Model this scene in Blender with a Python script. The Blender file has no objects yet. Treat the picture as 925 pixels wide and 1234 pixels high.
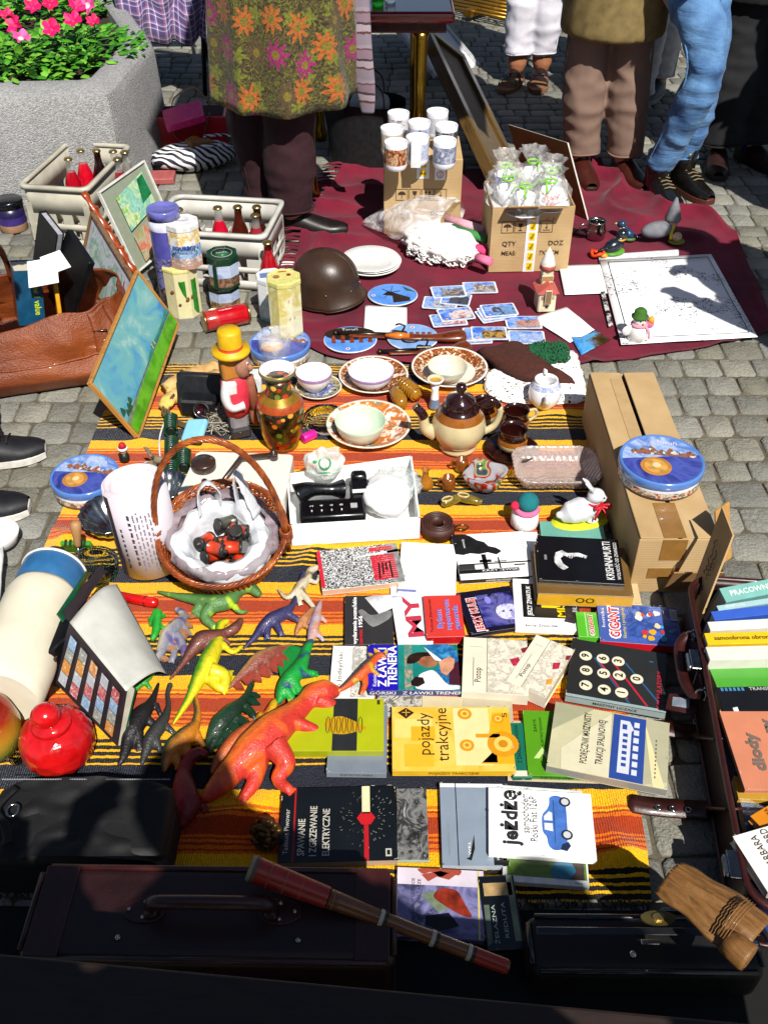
import bpy,bmesh,math,random
from mathutils import Vector,Matrix,Euler,noise
random.seed(7)
R=math.radians
PI=math.pi
S=bpy.context.scene
COL=S.collection
FOC,CX,CY,PITCH,HC=1194.0,462.5,617.0,R(40),1.6
_cp,_sp=math.cos(PITCH),math.sin(PITCH)
def _ray(px,py):
 a,b=(px-CX)/FOC,(py-CY)/FOC
 return Vector((a,_cp-b*_sp,-_sp-b*_cp))
def G(px,py,z=0.0):
 d=_ray(px,py);t=(z-HC)/d.z
 return Vector((d.x*t,d.y*t,z))
def PY(px,py,Y):
 d=_ray(px,py);t=Y/d.y
 return Vector((d.x*t,Y,HC+d.z*t))
def SC(px,py,z=0.0):
 p=G(px,py,z)
 return FOC/(p.y*_cp+(HC-z)*_sp)
def UP(px,py,pytop):
 b=G(px,py);return b,PY(px,pytop,b.y).z
def lin(h):
 h=h.lstrip('#')
 if len(h)==3:h=''.join(c*2 for c in h)
 o=[]
 for i in(0,2,4):
  c=int(h[i:i+2],16)/255
  o.append(c/12.92 if c<=.04045 else((c+.055)/1.055)**2.4)
 return o
def hx(h,k=.7):return tuple(min(.92,c*k)for c in lin(h))+(1.0,)
class NT:
 def __init__(s,name):
  s.m=bpy.data.materials.new(name);s.m.use_nodes=True
  s.t=s.m.node_tree;s.t.nodes.clear()
  s.out=s.n('ShaderNodeOutputMaterial');s.p=s.n('ShaderNodeBsdfPrincipled')
  s.l(s.p.outputs[0],s.out.inputs[0])
  s.tc=None
 def n(s,typ,**kw):
  n=s.t.nodes.new(typ)
  for k,v in kw.items():setattr(n,k,v)
  return n
 def l(s,a,b):s.t.links.new(a,b)
 def co(s,which='Object'):
  if not s.tc:s.tc=s.n('ShaderNodeTexCoord')
  return s.tc.outputs[which]
 def noise(s,scale,detail=3,rough=.55,vec=None,dist=0):
  n=s.n('ShaderNodeTexNoise');n.inputs['Scale'].default_value=scale
  n.inputs['Detail'].default_value=detail;n.inputs['Roughness'].default_value=rough
  n.inputs['Distortion'].default_value=dist
  s.l(vec if vec is not None else s.co(),n.inputs['Vector']);return n
 def math(s,op,a,b=None,c=None,clamp=False):
  n=s.n('ShaderNodeMath',operation=op);n.use_clamp=clamp
  for i,v in enumerate((a,b,c)):
   if v is None:continue
   if isinstance(v,(int,float)):n.inputs[i].default_value=v
   else:s.l(v,n.inputs[i])
  return n.outputs[0]
 def ramp(s,fac,stops,interp='LINEAR'):
  r=s.n('ShaderNodeValToRGB');r.color_ramp.interpolation=interp
  e=r.color_ramp.elements
  while len(e)>1:e.remove(e[-1])
  e[0].position,e[0].color=stops[0]
  for p,c in stops[1:]:
   x=e.new(p);x.color=c
  s.l(fac,r.inputs[0]);return r.outputs[0]
 def mix(s,fac,a,b,blend='MIX'):
  n=s.n('ShaderNodeMix',data_type='RGBA',blend_type=blend)
  for i,v in((0,fac),(6,a),(7,b)):
   if isinstance(v,(int,float)):n.inputs[i].default_value=v
   elif isinstance(v,tuple):n.inputs[i].default_value=v
   else:s.l(v,n.inputs[i])
  return n.outputs[2]
 def bump(s,h,strength=.3,dist=.002):
  b=s.n('ShaderNodeBump');b.inputs['Strength'].default_value=strength;b.inputs['Distance'].default_value=dist
  s.l(h,b.inputs['Height']);s.l(b.outputs[0],s.p.inputs['Normal'])
 def base(s,c):
  if isinstance(c,tuple):s.p.inputs['Base Color'].default_value=c
  else:s.l(c,s.p.inputs['Base Color'])
 def set(s,rough=.5,metal=0,coat=0,trans=0,alpha=1,spec=.5,sheen=0,ior=1.45,sss=0):
  i=s.p.inputs
  i['Roughness'].default_value=rough;i['Metallic'].default_value=metal
  i['Coat Weight'].default_value=coat;i['Coat Roughness'].default_value=.08
  i['Transmission Weight'].default_value=trans;i['Alpha'].default_value=alpha
  i['Specular IOR Level'].default_value=spec;i['Sheen Weight'].default_value=sheen
  i['IOR'].default_value=ior
  if sss:
   i['Subsurface Weight'].default_value=sss;i['Subsurface Radius'].default_value=(.01,.006,.004)
_mc={}
def m(h,rough=.5,metal=0,var=.16,vs=45,bump=.12,bs=350,coat=0,k=.7,**kw):
 key=(h,rough,metal,var,vs,bump,bs,coat,k,tuple(sorted(kw.items())))
 if key in _mc:return _mc[key]
 t=NT('surface_'+h.strip('#'));c=hx(h,k)
 t.set(rough,metal,coat,**kw)
 if var:
  n=t.noise(vs,4)
  lo=tuple(x*(1-var*1.4)for x in c[:3])+(1,);hi=tuple(min(.95,x*(1+var))for x in c[:3])+(1,)
  t.base(t.ramp(n.outputs[0],[(.28,lo),(.72,hi)]))
  r=t.n('ShaderNodeMapRange');r.inputs[3].default_value=max(.02,rough-.12);r.inputs[4].default_value=min(1,rough+.14)
  t.l(n.outputs[0],r.inputs[0]);t.l(r.outputs[0],t.p.inputs['Roughness'])
 else:t.base(c)
 if bump:t.bump(t.noise(bs,3).outputs[0],bump,.0015)
 _mc[key]=t.m;return t.m
def photo(cols,scale=18,seed=0,rough=.3,dist=1.2,k=.7,interp='LINEAR',stretch=(1,1,1),detail=4):
 """a printed picture: patches of the given colours"""
 key=('ph',tuple(cols),scale,seed,rough,dist,k,interp,stretch)
 if key in _mc:return _mc[key]
 t=NT('printed_picture');t.set(rough)
 mp=t.n('ShaderNodeMapping');mp.inputs['Location'].default_value=(seed*3.7,seed*1.9,seed*.77);mp.inputs['Scale'].default_value=stretch
 t.l(t.co(),mp.inputs[0])
 n=t.noise(scale,detail,.6,mp.outputs[0],dist)
 k0,k1=.3,.7
 st=[(k0+(k1-k0)*i/max(1,len(cols)-1),hx(c,k))for i,c in enumerate(cols)]
 t.base(t.ramp(n.outputs[0],st,interp));_mc[key]=t.m;return t.m
def vcol(rough=.4,bump=.2,bs=300,coat=0,sss=0,name='painted_plastic',var=.12):
 key=('vc',rough,bump,bs,coat,sss,name,var)
 if key in _mc:return _mc[key]
 t=NT(name);t.set(rough,coat=coat,sss=sss)
 a=t.n('ShaderNodeVertexColor');a.layer_name='tint'
 n=t.noise(90,4);f=t.ramp(n.outputs[0],[(.3,(1-var*2,)*3+(1,)),(.7,(1,1,1,1))])
 t.base(t.mix(1.0,a.outputs[0],f,'MULTIPLY'))
 if bump:t.bump(t.noise(bs,3).outputs[0],bump,.002)
 _mc[key]=t.m;return t.m
def glass(h='#ffffff',rough=.03,k=.9,ior=1.35,alpha=1):
 key=('gl',h,rough,k,ior,alpha)
 if key in _mc:return _mc[key]
 t=NT('clear_glass');t.set(rough,trans=1,ior=ior,alpha=alpha);t.base(hx(h,k));_mc[key]=t.m;return t.m
def film(h='#ffffff',alpha=.3,rough=.2,bump=.5,bs=70,k=.9):
 """thin plastic film: mostly see-through, with bright creases"""
 key=('fi',h,alpha,rough,bump,bs,k)
 if key in _mc:return _mc[key]
 t=NT('plastic_film');t.set(rough,spec=1.0);t.base(hx(h,k))
 n=t.noise(bs*.35,2,.5,None,2.5)
 r=t.n('ShaderNodeMapRange');r.inputs[1].default_value=.35;r.inputs[2].default_value=.7
 r.inputs[3].default_value=alpha*.5;r.inputs[4].default_value=min(1,alpha*1.6)
 t.l(n.outputs[0],r.inputs[0]);t.l(r.outputs[0],t.p.inputs['Alpha'])
 t.bump(n.outputs[0],bump,.006);_mc[key]=t.m;return t.m
def wood(h1,h2,scale=6,rough=.45,coat=0,stretch=(1,8,8),k=.7,bump=.25):
 key=('wd',h1,h2,scale,rough,coat,stretch,k)
 if key in _mc:return _mc[key]
 t=NT('wood_grain');t.set(rough,coat=coat)
 mp=t.n('ShaderNodeMapping');mp.inputs['Scale'].default_value=stretch;t.l(t.co(),mp.inputs[0])
 n=t.noise(scale,6,.65,mp.outputs[0],.8)
 t.base(t.ramp(n.outputs[0],[(.3,hx(h1,k)),(.5,hx(h2,k)),(.7,hx(h1,k))]));t.bump(n.outputs[0],bump,.002)
 _mc[key]=t.m;return t.m
class B:
 def __init__(s):s.bm=bmesh.new();s.mats=[];s.mx=Matrix()
 def mi(s,mat):
  if mat not in s.mats:s.mats.append(mat)
  return s.mats.index(mat)
 def add(s,vs,fs,mat,smooth=False):
  V=[s.bm.verts.new(s.mx@Vector(v))for v in vs];out=[]
  ml=isinstance(mat,(list,tuple))
  for k,f in enumerate(fs):
   if len(set(f))<3:continue
   try:F=s.bm.faces.new([V[i]for i in f])
   except ValueError:continue
   F.material_index=s.mi(mat[k]if ml else mat);F.smooth=smooth;out.append(F)
  return V,out
 def box(s,c,d,mat,rot=None,bev=0,seg=1,taper=1.0):
  x,y,z=d[0]/2,d[1]/2,d[2]/2
  vs=[Vector((a*x*(taper if cz>0 else 1),b*y*(taper if cz>0 else 1),cz*z))for cz in(-1,1)for b in(-1,1)for a in(-1,1)]
  Mx=rot.to_4x4()if rot is not None else Matrix()
  vs=[Mx@v+Vector(c)for v in vs]
  V,Fs=s.add(vs,[(0,2,3,1),(4,5,7,6),(0,1,5,4),(1,3,7,5),(3,2,6,7),(2,0,4,6)],mat)
  if bev:
   es=list({e for f in Fs for e in f.edges})
   r=bmesh.ops.bevel(s.bm,geom=es,offset=bev,segments=seg,affect='EDGES',profile=.5)
   for f in r['faces']:f.smooth=seg>1
  return s
 def poly(s,pts,mat):
  s.add(pts,[tuple(range(len(pts)))],mat);return s
 def prism(s,pts,z0,z1,mat,side=None,bev=0,seg=1):
  n=len(pts)
  a=sum(pts[i][0]*pts[(i+1)%n][1]-pts[(i+1)%n][0]*pts[i][1]for i in range(n))
  if a<0:pts=pts[::-1]
  vs=[(p[0],p[1],z0)for p in pts]+[(p[0],p[1],z1)for p in pts]
  fs=[tuple(range(n))[::-1],tuple(range(n,2*n))]+[(i,(i+1)%n,n+(i+1)%n,n+i)for i in range(n)]
  V,Fs=s.add(vs,fs,[mat,mat]+[side or mat]*n)
  if bev:
   es=[e for e in Fs[1].edges]
   r=bmesh.ops.bevel(s.bm,geom=es,offset=bev,segments=seg,affect='EDGES',profile=.5)
   for f in r['faces']:f.smooth=True
  return s
 def lathe(s,prof,mat,seg=28,c=(0,0,0),sq=(1,1),smooth=True,cap=True,rot=None,wob=None,ph=0):
  vs,fs,ms=[],[],[]
  ml=isinstance(mat,(list,tuple));n=len(prof)
  Mx=rot.to_4x4()if rot is not None else Matrix()
  for i,(r,z)in enumerate(prof):
   for j in range(seg):
    a=ph+2*PI*j/seg;rr=r*(wob(a,i)if wob else 1)
    vs.append(Mx@Vector((rr*math.cos(a)*sq[0],rr*math.sin(a)*sq[1],z))+Vector(c))
  for i in range(n-1):
   for j in range(seg):
    k=(j+1)%seg
    fs.append((i*seg+j,i*seg+k,(i+1)*seg+k,(i+1)*seg+j));ms.append(mat[i]if ml else mat)
  if cap:
   if prof[0][0]>1e-5:fs.append(tuple(range(seg))[::-1]);ms.append(mat[0]if ml else mat)
   if prof[-1][0]>1e-5:fs.append(tuple((n-1)*seg+j for j in range(seg)));ms.append(mat[-1]if ml else mat)
  V,F=s.add(vs,fs,ms,smooth)
  for f in F:
   if len(f.verts)>4:f.smooth=False
  bmesh.ops.remove_doubles(s.bm,verts=[v for v in V if v.is_valid],dist=1e-6)
  return s
 def tube(s,pts,r,mat,seg=8,closed=False,caps=True,flat=1.0,upv=None,smooth=True,tip=True):
  pts=[Vector(p)for p in pts];n=len(pts)
  rs=list(r)if isinstance(r,(list,tuple))else[r]*n
  if len(rs)!=n:
   q=lambda i:i*(len(rs)-1)/max(1,n-1)
   rs=[rs[int(q(i))]+(rs[min(len(rs)-1,int(q(i))+1)]-rs[int(q(i))])*(q(i)%1)for i in range(n)]
  vs,fs=[],[];prev=Vector(upv)if upv else None
  for i,p in enumerate(pts):
   a=pts[(i-1)%n]if(closed or i>0)else p;b=pts[(i+1)%n]if(closed or i<n-1)else p
   d=(b-a);d=d.normalized()if d.length>1e-9 else Vector((0,0,1))
   if prev is None:
    prev=Vector((0,0,1))if abs(d.z)<.9 else Vector((1,0,0))
   u=prev-d*prev.dot(d)
   if u.length<1e-4:u=d.orthogonal()
   u.normalize();w=d.cross(u);prev=u if not upv else Vector(upv)
   for j in range(seg):
    an=2*PI*j/seg
    vs.append(p+(w*math.cos(an)+u*(math.sin(an)*flat))*rs[i])
  m_=n if closed else n-1
  for i in range(m_):
   q=(i+1)%n
   for j in range(seg):
    k=(j+1)%seg;fs.append((i*seg+j,i*seg+k,q*seg+k,q*seg+j))
  if caps and not closed:
   fs.append(tuple(range(seg))[::-1]);fs.append(tuple((n-1)*seg+j for j in range(seg)))
  s.add(vs,fs,mat,smooth);return s
 def ball(s,c,r,mat,seg=14,rings=9,rot=None,fn=None):
  if isinstance(r,(int,float)):r=(r,r,r)
  Mx=rot.to_4x4()if rot is not None else Matrix()
  vs,fs=[Mx@Vector((0,0,-r[2]))+Vector(c)],[]
  for i in range(1,rings):
   t=PI*i/rings-PI/2
   for j in range(seg):
    a=2*PI*j/seg;v=Vector((math.cos(t)*math.cos(a),math.cos(t)*math.sin(a),math.sin(t)))
    k=fn(v)if fn else 1
    vs.append(Mx@Vector((v.x*r[0]*k,v.y*r[1]*k,v.z*r[2]*k))+Vector(c))
  vs.append(Mx@Vector((0,0,r[2]))+Vector(c));L=len(vs)-1
  for j in range(seg):
   k=(j+1)%seg;fs.append((0,1+k,1+j));fs.append((L,L-seg+j,L-seg+k))
   for i in range(rings-2):
    a=1+i*seg;fs.append((a+j,a+k,a+seg+k,a+seg+j))
  s.add(vs,fs,mat,True);return s
 def grid(s,fn,nu,nv,mat,smooth=True,matfn=None):
  vs=[fn(i/nu,j/nv)for j in range(nv+1)for i in range(nu+1)]
  fs,ms=[],[]
  for j in range(nv):
   for i in range(nu):
    a=j*(nu+1)+i;fs.append((a,a+1,a+nu+2,a+nu+1))
    ms.append(matfn((i+.5)/nu,(j+.5)/nv)if matfn else mat)
  s.add(vs,fs,ms,smooth);return s
 def text(s,st,size,loc,mat,rz=0,sx=1.0,bold=0.0,ax='CENTER',ay='CENTER',mx=None,shear=0,lsp=1.0,ext=0):
  cu=bpy.data.curves.new('lettering','FONT');cu.body=st;cu.size=size;cu.align_x=ax;cu.align_y=ay
  cu.offset=bold*size;cu.shear=shear;cu.resolution_u=2;cu.space_line=lsp;cu.extrude=ext
  ob=bpy.data.objects.new('lettering',cu);COL.objects.link(ob)
  dg=bpy.context.evaluated_depsgraph_get();me=bpy.data.meshes.new_from_object(ob.evaluated_get(dg))
  Mx=mx if mx is not None else Matrix.Translation(Vector(loc))@Matrix.Rotation(rz,4,'Z')
  Mx=s.mx@Mx@Matrix.Diagonal((sx,1,1,1))
  idx=s.mi(mat);V=[s.bm.verts.new(Mx@v.co)for v in me.vertices]
  for p in me.polygons:
   try:f=s.bm.faces.new([V[i]for i in p.vertices])
   except ValueError:continue
   f.material_index=idx
  bpy.data.objects.remove(ob);bpy.data.curves.remove(cu);bpy.data.meshes.remove(me);return s
 def build(s,name,parent=None,loc=None,rz=0,rot=None,tint=None,norm=True):
  if norm:bmesh.ops.recalc_face_normals(s.bm,faces=[f for f in s.bm.faces if len(f.edges)and any(len(e.link_faces)>1 for e in f.edges)])
  me=bpy.data.meshes.new(name);s.bm.to_mesh(me);s.bm.free()
  for x in s.mats:me.materials.append(x)
  if tint:
   at=me.color_attributes.new('tint','FLOAT_COLOR','POINT')
   for i,v in enumerate(me.vertices):at.data[i].color=tint(v.co)
  o=bpy.data.objects.new(name,me);COL.objects.link(o)
  if parent is not None:o.parent=parent
  if loc is not None:o.location=loc
  o.rotation_euler=rot if rot is not None else(0,0,rz)
  return o
def tag(o,label,cat,group=None,kind=None):
 if label:o['label']=label
 if cat:o['category']=cat
 if group:o['group']=group
 if kind:o['kind']=kind
 return o
def thing(name,label,cat,loc=(0,0,0),rz=0,group=None,rot=None):
 o=bpy.data.objects.new(name,None);o.empty_display_size=.05;COL.objects.link(o)
 o.location=loc;o.rotation_euler=rot if rot is not None else(0,0,rz)
 return tag(o,label,cat,group)
def dup(root,loc,rz=None,label=None,group=None,rot=None):
 r=root.copy();COL.objects.link(r);r.location=loc
 if rot is not None:r.rotation_euler=rot
 elif rz is not None:r.rotation_euler=(0,0,rz)
 if label:r['label']=label
 if group:r['group']=group
 for ch in list(root.children):
  c=ch.copy();COL.objects.link(c);c.parent=r
  for g in list(ch.children):
   d=g.copy();COL.objects.link(d);d.parent=c
 return r
def fuse(o,voxel,smooth=4,tint=None,sub=0):
 """weld overlapping limbs of one body into one continuous skin"""
 md=o.modifiers.new('r','REMESH');md.mode='VOXEL';md.voxel_size=voxel;md.use_smooth_shade=True
 if smooth:
  sm=o.modifiers.new('s','SMOOTH');sm.iterations=smooth;sm.factor=.5
 dg=bpy.context.evaluated_depsgraph_get();me=bpy.data.meshes.new_from_object(o.evaluated_get(dg))
 old=o.data;o.modifiers.clear();me.materials.clear()
 for x in old.materials:me.materials.append(x)
 for p in me.polygons:p.use_smooth=True;p.material_index=0
 o.data=me;me.name=old.name
 if tint:
  at=me.color_attributes.new('tint','FLOAT_COLOR','POINT')
  for i,v in enumerate(me.vertices):at.data[i].color=tint(v.co)
 return o
def rn(a,b):return random.uniform(a,b)
def N3(x,y,z=0.0):return noise.noise(Vector((x,y,z)))
def catmull(pts,n=6,closed=False):
 P=[Vector(p)for p in pts];L=len(P);out=[]
 for i in range(L if closed else L-1):
  g=lambda k:P[k%L]if closed else P[max(0,min(L-1,k))]
  p0,p1,p2,p3=g(i-1),g(i),g(i+1),g(i+2)
  for j in range(n):
   t=j/n
   out.append(.5*((2*p1)+(p2-p0)*t+(2*p0-5*p1+4*p2-p3)*t*t+(3*p1-p0-3*p2+p3)*t**3))
 if not closed:out.append(P[-1])
 return out
 # == camera, light
cam=bpy.data.cameras.new('camera');co=bpy.data.objects.new('camera',cam);COL.objects.link(co)
co.location=(0,0,HC);co.rotation_euler=(R(90)-PITCH,0,0)
cam.sensor_fit='VERTICAL';cam.sensor_height=36;cam.lens=36*FOC/1234.0;cam.clip_start=.02;cam.clip_end=400
S.camera=co
EL=R(50.5);SH=Vector((-.34,.93,0)).normalized()
to_sun=Vector((-SH.x*math.cos(EL),-SH.y*math.cos(EL),math.sin(EL)))
sl=bpy.data.lights.new('sun','SUN');sl.energy=5.0;sl.angle=R(.53);sl.color=(1,.955,.88)
so=bpy.data.objects.new('sun',sl);COL.objects.link(so);so.rotation_euler=to_sun.to_track_quat('Z','Y').to_euler();so.location=to_sun*20
W=bpy.data.worlds.new('World');S.world=W;W.use_nodes=True
nt=W.node_tree;sky=nt.nodes.new('ShaderNodeTexSky');sky.sky_type='NISHITA';sky.sun_disc=False
sky.sun_elevation=EL;sky.sun_rotation=math.atan2(to_sun.x,to_sun.y)
nt.links.new(sky.outputs[0],nt.nodes['Background'].inputs[0]);nt.nodes['Background'].inputs[1].default_value=.05
S.view_settings.view_transform='Standard';S.view_settings.look='None';S.view_settings.exposure=.55;S.view_settings.gamma=1
S.view_settings.use_curve_mapping=False
# == ground
t=NT('joint_sand');t.set(.95)
t.base(t.ramp(t.noise(14,6).outputs[0],[(.3,hx('#4a4538')),(.7,hx('#746b58'))]));t.bump(t.noise(120,5).outputs[0],.6,.006)
b=B();b.poly([(-150,-150,-.0075),(150,-150,-.0075),(150,150,-.0075),(-150,150,-.0075)],t.m);b.build('ground').__setitem__('kind','structure')
t=NT('granite_sett');t.set(.8)
a=t.n('ShaderNodeVertexColor');a.layer_name='tint'
n1=t.noise(9,5);n2=t.noise(160,3)
f=t.mix(.5,t.ramp(n1.outputs[0],[(.3,(.5,.49,.46,1)),(.7,(1,1,1,1))]),t.ramp(n2.outputs[0],[(.35,(.5,.5,.5,1)),(.65,(1.0,1.0,1.0,1))]))
t.base(t.mix(1.0,a.outputs[0],f,'MULTIPLY'));t.bump(t.math('ADD',n2.outputs[0],t.math('MULTIPLY',t.noise(45,5).outputs[0],1.6)),.75,.006)
b=B();tints=[]
y=-1.6;row=0
while y<13:
 d=rn(.084,.108);x=-5.5-rn(0,.1)-max(0,y)*.12
 while x<5.5+max(0,y)*.12:
  w=rn(.075,.122);g=.0022
  x0,x1,y0,y1=x+g,x+w-g,y+g,y+d-g
  wv=lambda X:.018*math.sin(X*1.7+row*.15)+.03*N3(X*.9,y*.9)
  cxm,cym=(x0+x1)/2,(y0+y1)/2;top=rn(-.003,.0005)
  ring=[]
  c_=rn(.07,.13)
  for(u,v)in((c_,0),(1-c_,0),(1,c_),(1,1-c_),(1-c_,1),(c_,1),(0,1-c_),(0,c_)):
   ring.append((x0+(x1-x0)*u+rn(-.003,.003),y0+(y1-y0)*v+rn(-.003,.003)))
  o0=[(p[0],p[1]+wv(p[0]),-.016)for p in ring]
  o1=[(cxm+(p[0]-cxm)*.97,cym+(p[1]-cym)*.97+wv(p[0]),top-.0025)for p in ring]
  tl,tv=rn(-.02,.02),rn(-.02,.02)
  o2=[(cxm+(p[0]-cxm)*.9,cym+(p[1]-cym)*.9+wv(p[0]),top+tl*(p[0]-cxm))for p in ring]
  vs=o0+o1+o2+[(cxm,cym+wv(cxm),top+.0005)]
  fs=[]
  for k in range(8):
   q=(k+1)%8;fs+=[(k,q,8+q,8+k),(8+k,8+q,16+q,16+k),(16+k,16+q,24)]
  b.add(vs,fs,t.m,True)
  L=rn(.17,.27)*(.8 if random.random()<.2 else 1);wm=rn(.004,.028)
  tints+=[(L+wm,L+wm*.7,L*.93-wm*.5,1)]*25
  x+=w
 y+=d;row+=1
ti=iter(tints);o=b.build('cobbled_pavement',tint=lambda c:next(ti),norm=False);o['kind']='structure'
# == striped wool blanket
Yv,Bk,Or,Rd,Nv='#ffbe00','#1c1a16','#ee7400','#b03a06','#141a2c'
stops=[(0,Nv),(.14,Yv),(.27,Or),(.295,Yv),(.31,Rd),(.328,Or),(.355,Rd),(.48,Or),(.5,Rd),(.515,Or),(.535,Rd),(.552,Or),(.58,Rd),(.592,Or),(.61,Yv),(.73,Bk),(.76,Yv),(.785,Bk),(.815,Yv),(.835,Bk),(.867,Yv),(.885,Bk),(.925,Yv),(.94,Nv)]
t=NT('striped_wool');t.set(.95,sheen=.15,spec=.15)
sp=t.n('ShaderNodeSeparateXYZ');t.l(t.co(),sp.inputs[0])
fz=t.noise(90,3);fz2=t.noise(9,2)
yy=t.math('ADD',sp.outputs[1],t.math('MULTIPLY_ADD',fz.outputs[0],.006,t.math('MULTIPLY',fz2.outputs[0],.008)))
fr=t.math('FRACT',t.math('DIVIDE',t.math('SUBTRACT',1.415+2.79,yy),.279))
cr=t.ramp(fr,[(p,hx(c,.86))for p,c in stops],'CONSTANT')
w1=t.n('ShaderNodeTexWave',wave_type='BANDS',bands_direction='X');w1.inputs['Scale'].default_value=70;w1.inputs['Distortion'].default_value=3;t.l(t.co(),w1.inputs['Vector'])
w2=t.n('ShaderNodeTexNoise');w2.inputs['Scale'].default_value=260;t.l(t.co(),w2.inputs['Vector'])
t.base(t.mix(1.0,cr,t.ramp(w2.outputs[0],[(.3,(.74,.7,.66,1)),(.62,(1,1,1,1))]),'MULTIPLY'))
t.bump(t.math('ADD',t.math('MULTIPLY',w1.outputs[0],.5),w2.outputs[0]),.8,.004)
ZB=.009
bc=[G(-120,1070),G(784,1088),G(702,446),G(150,441)]
RUCK=[(G(60,640),G(110,660),.014),(G(40,690),G(95,640),.01),(G(725,990),G(770,1060),.013),(G(720,1050),G(780,1020),.011),(G(245,1000),G(330,960),.012),(G(700,500),G(640,505),.008),(G(130,500),G(190,545),.01),(G(740,965),G(760,1000),.01),(G(350,690),G(400,640),.008)]
def blk(u,v):
 p=bc[0]*(1-u)*(1-v)+bc[1]*u*(1-v)+bc[2]*u*v+bc[3]*(1-u)*v
 e=.006*N3(v*9,u*2,3)
 z=ZB-.0035+.003*N3(p.x*7,p.y*7,1)+.0015*N3(p.x*25,p.y*25,4)
 for a,c,hh in RUCK:
  ab=c-a;t_=max(0,min(1,(p-a).dot(ab)/ab.length_squared));d_=(p-a-ab*t_).length;z+=hh*math.exp(-(d_/.018)**2)*math.sin(PI*min(1,max(.02,t_)))**.6
 return Vector((p.x+e,p.y+.005*N3(u*9,0,v),z))
b=B();b.grid(blk,110,110,t.m)
for k in range(330):
 u=(k+.5)/330
 for v,s in((1,1),(0,-1)):
  p=blk(u,v)
  if random.random()<.6:b.tube([p,p+Vector((rn(-.004,.004),s*.008,-.001)),p+Vector((rn(-.008,.008),s*rn(.011,.018),-.004))],.0012,t.m,4)
tag(b.build('striped_blanket',norm=False),'yellow, orange and navy striped wool blanket spread on the cobbles under the goods','blanket')
# == maroon cloth
t=NT('maroon_weave');t.set(.9,sheen=.1,spec=.2)
n=t.noise(300,2);n5=t.noise(6,4)
t.base(t.mix(1.0,t.ramp(n5.outputs[0],[(.3,hx('#62102a')),(.7,hx('#8c1c38'))]),t.ramp(n.outputs[0],[(.3,(.7,.7,.7,1)),(.7,(1,1,1,1))]),'MULTIPLY'));t.bump(n.outputs[0],.5,.002)
ZC=.008
def curve(pts):
 P=catmull([G(*p)for p in pts],8);L=[0]
 for i in range(1,len(P)):L.append(L[-1]+(P[i]-P[i-1]).length)
 def f(s):
  s*=L[-1]
  for i in range(1,len(P)):
   if s<=L[i]+1e-9:return P[i-1].lerp(P[i],(s-L[i-1])/max(1e-9,L[i]-L[i-1]))
  return P[-1]
 return f
cL=curve([(366,418),(352,360),(360,300),(376,258),(418,200)])
cR=curve([(985,392),(935,390),(905,330),(868,272),(780,240),(712,196)])
cBt=curve([(366,418),(395,431),(440,438),(560,442),(700,441),(850,421),(925,403),(985,392)])
cT=curve([(418,200),(500,205),(610,204),(680,192),(712,196)])
def clo(u,v):
 p=cL(v)*(1-u)+cR(v)*u+cBt(u)*(1-v)+cT(u)*v-(cL(0)*(1-u)*(1-v)+cR(0)*u*(1-v)+cL(1)*(1-u)*v+cR(1)*u*v)
 q=p-Vector((0,0,0));s=SC(462,300)
 w=max(0,min(1,(u-.62)/.3))*max(0,min(1,(v-.3)/.3))+.6*max(0,min(1,(.2-u)/.15))*(1 if v>.35 else.3)+.25*max(0,(.14-v)/.14)
 r1=1-abs(N3(p.x*4+p.y*2.5,p.y*5-p.x*2.2,8))*2.4
 z=ZC-.004+.0025*N3(p.x*9,p.y*9,5)+.002*(1-abs(N3(p.x*6+3,p.y*8,2))*3)+w*(.042*max(0,r1)**2+.004*(1+N3(p.x*16,p.y*16)))
 e=min(u,1-u,v,1-v)
 return Vector((p.x,p.y,z+(.004*N3(p.x*20,p.y*20)+.003 if e<.02 else 0)))
b=B();b.grid(clo,130,90,t.m)
for k in range(46):
 v=.12+.88*k/46;p=clo(0,v)
 for j in range(3):
  d=Vector((-1,rn(-.25,.1),0));q=p+Vector((0,rn(-.008,.008),0));L=rn(.05,.085)
  b.tube([q,q+d*L*.4+Vector((0,0,.004)),q+d*L+Vector((0,0,-.002))],[.003,.0034,.0018],t.m,5)
tag(b.build('maroon_cloth',norm=False),'crumpled maroon cloth with fringed edge laid on the cobbles under boxes and map','cloth')
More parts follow.
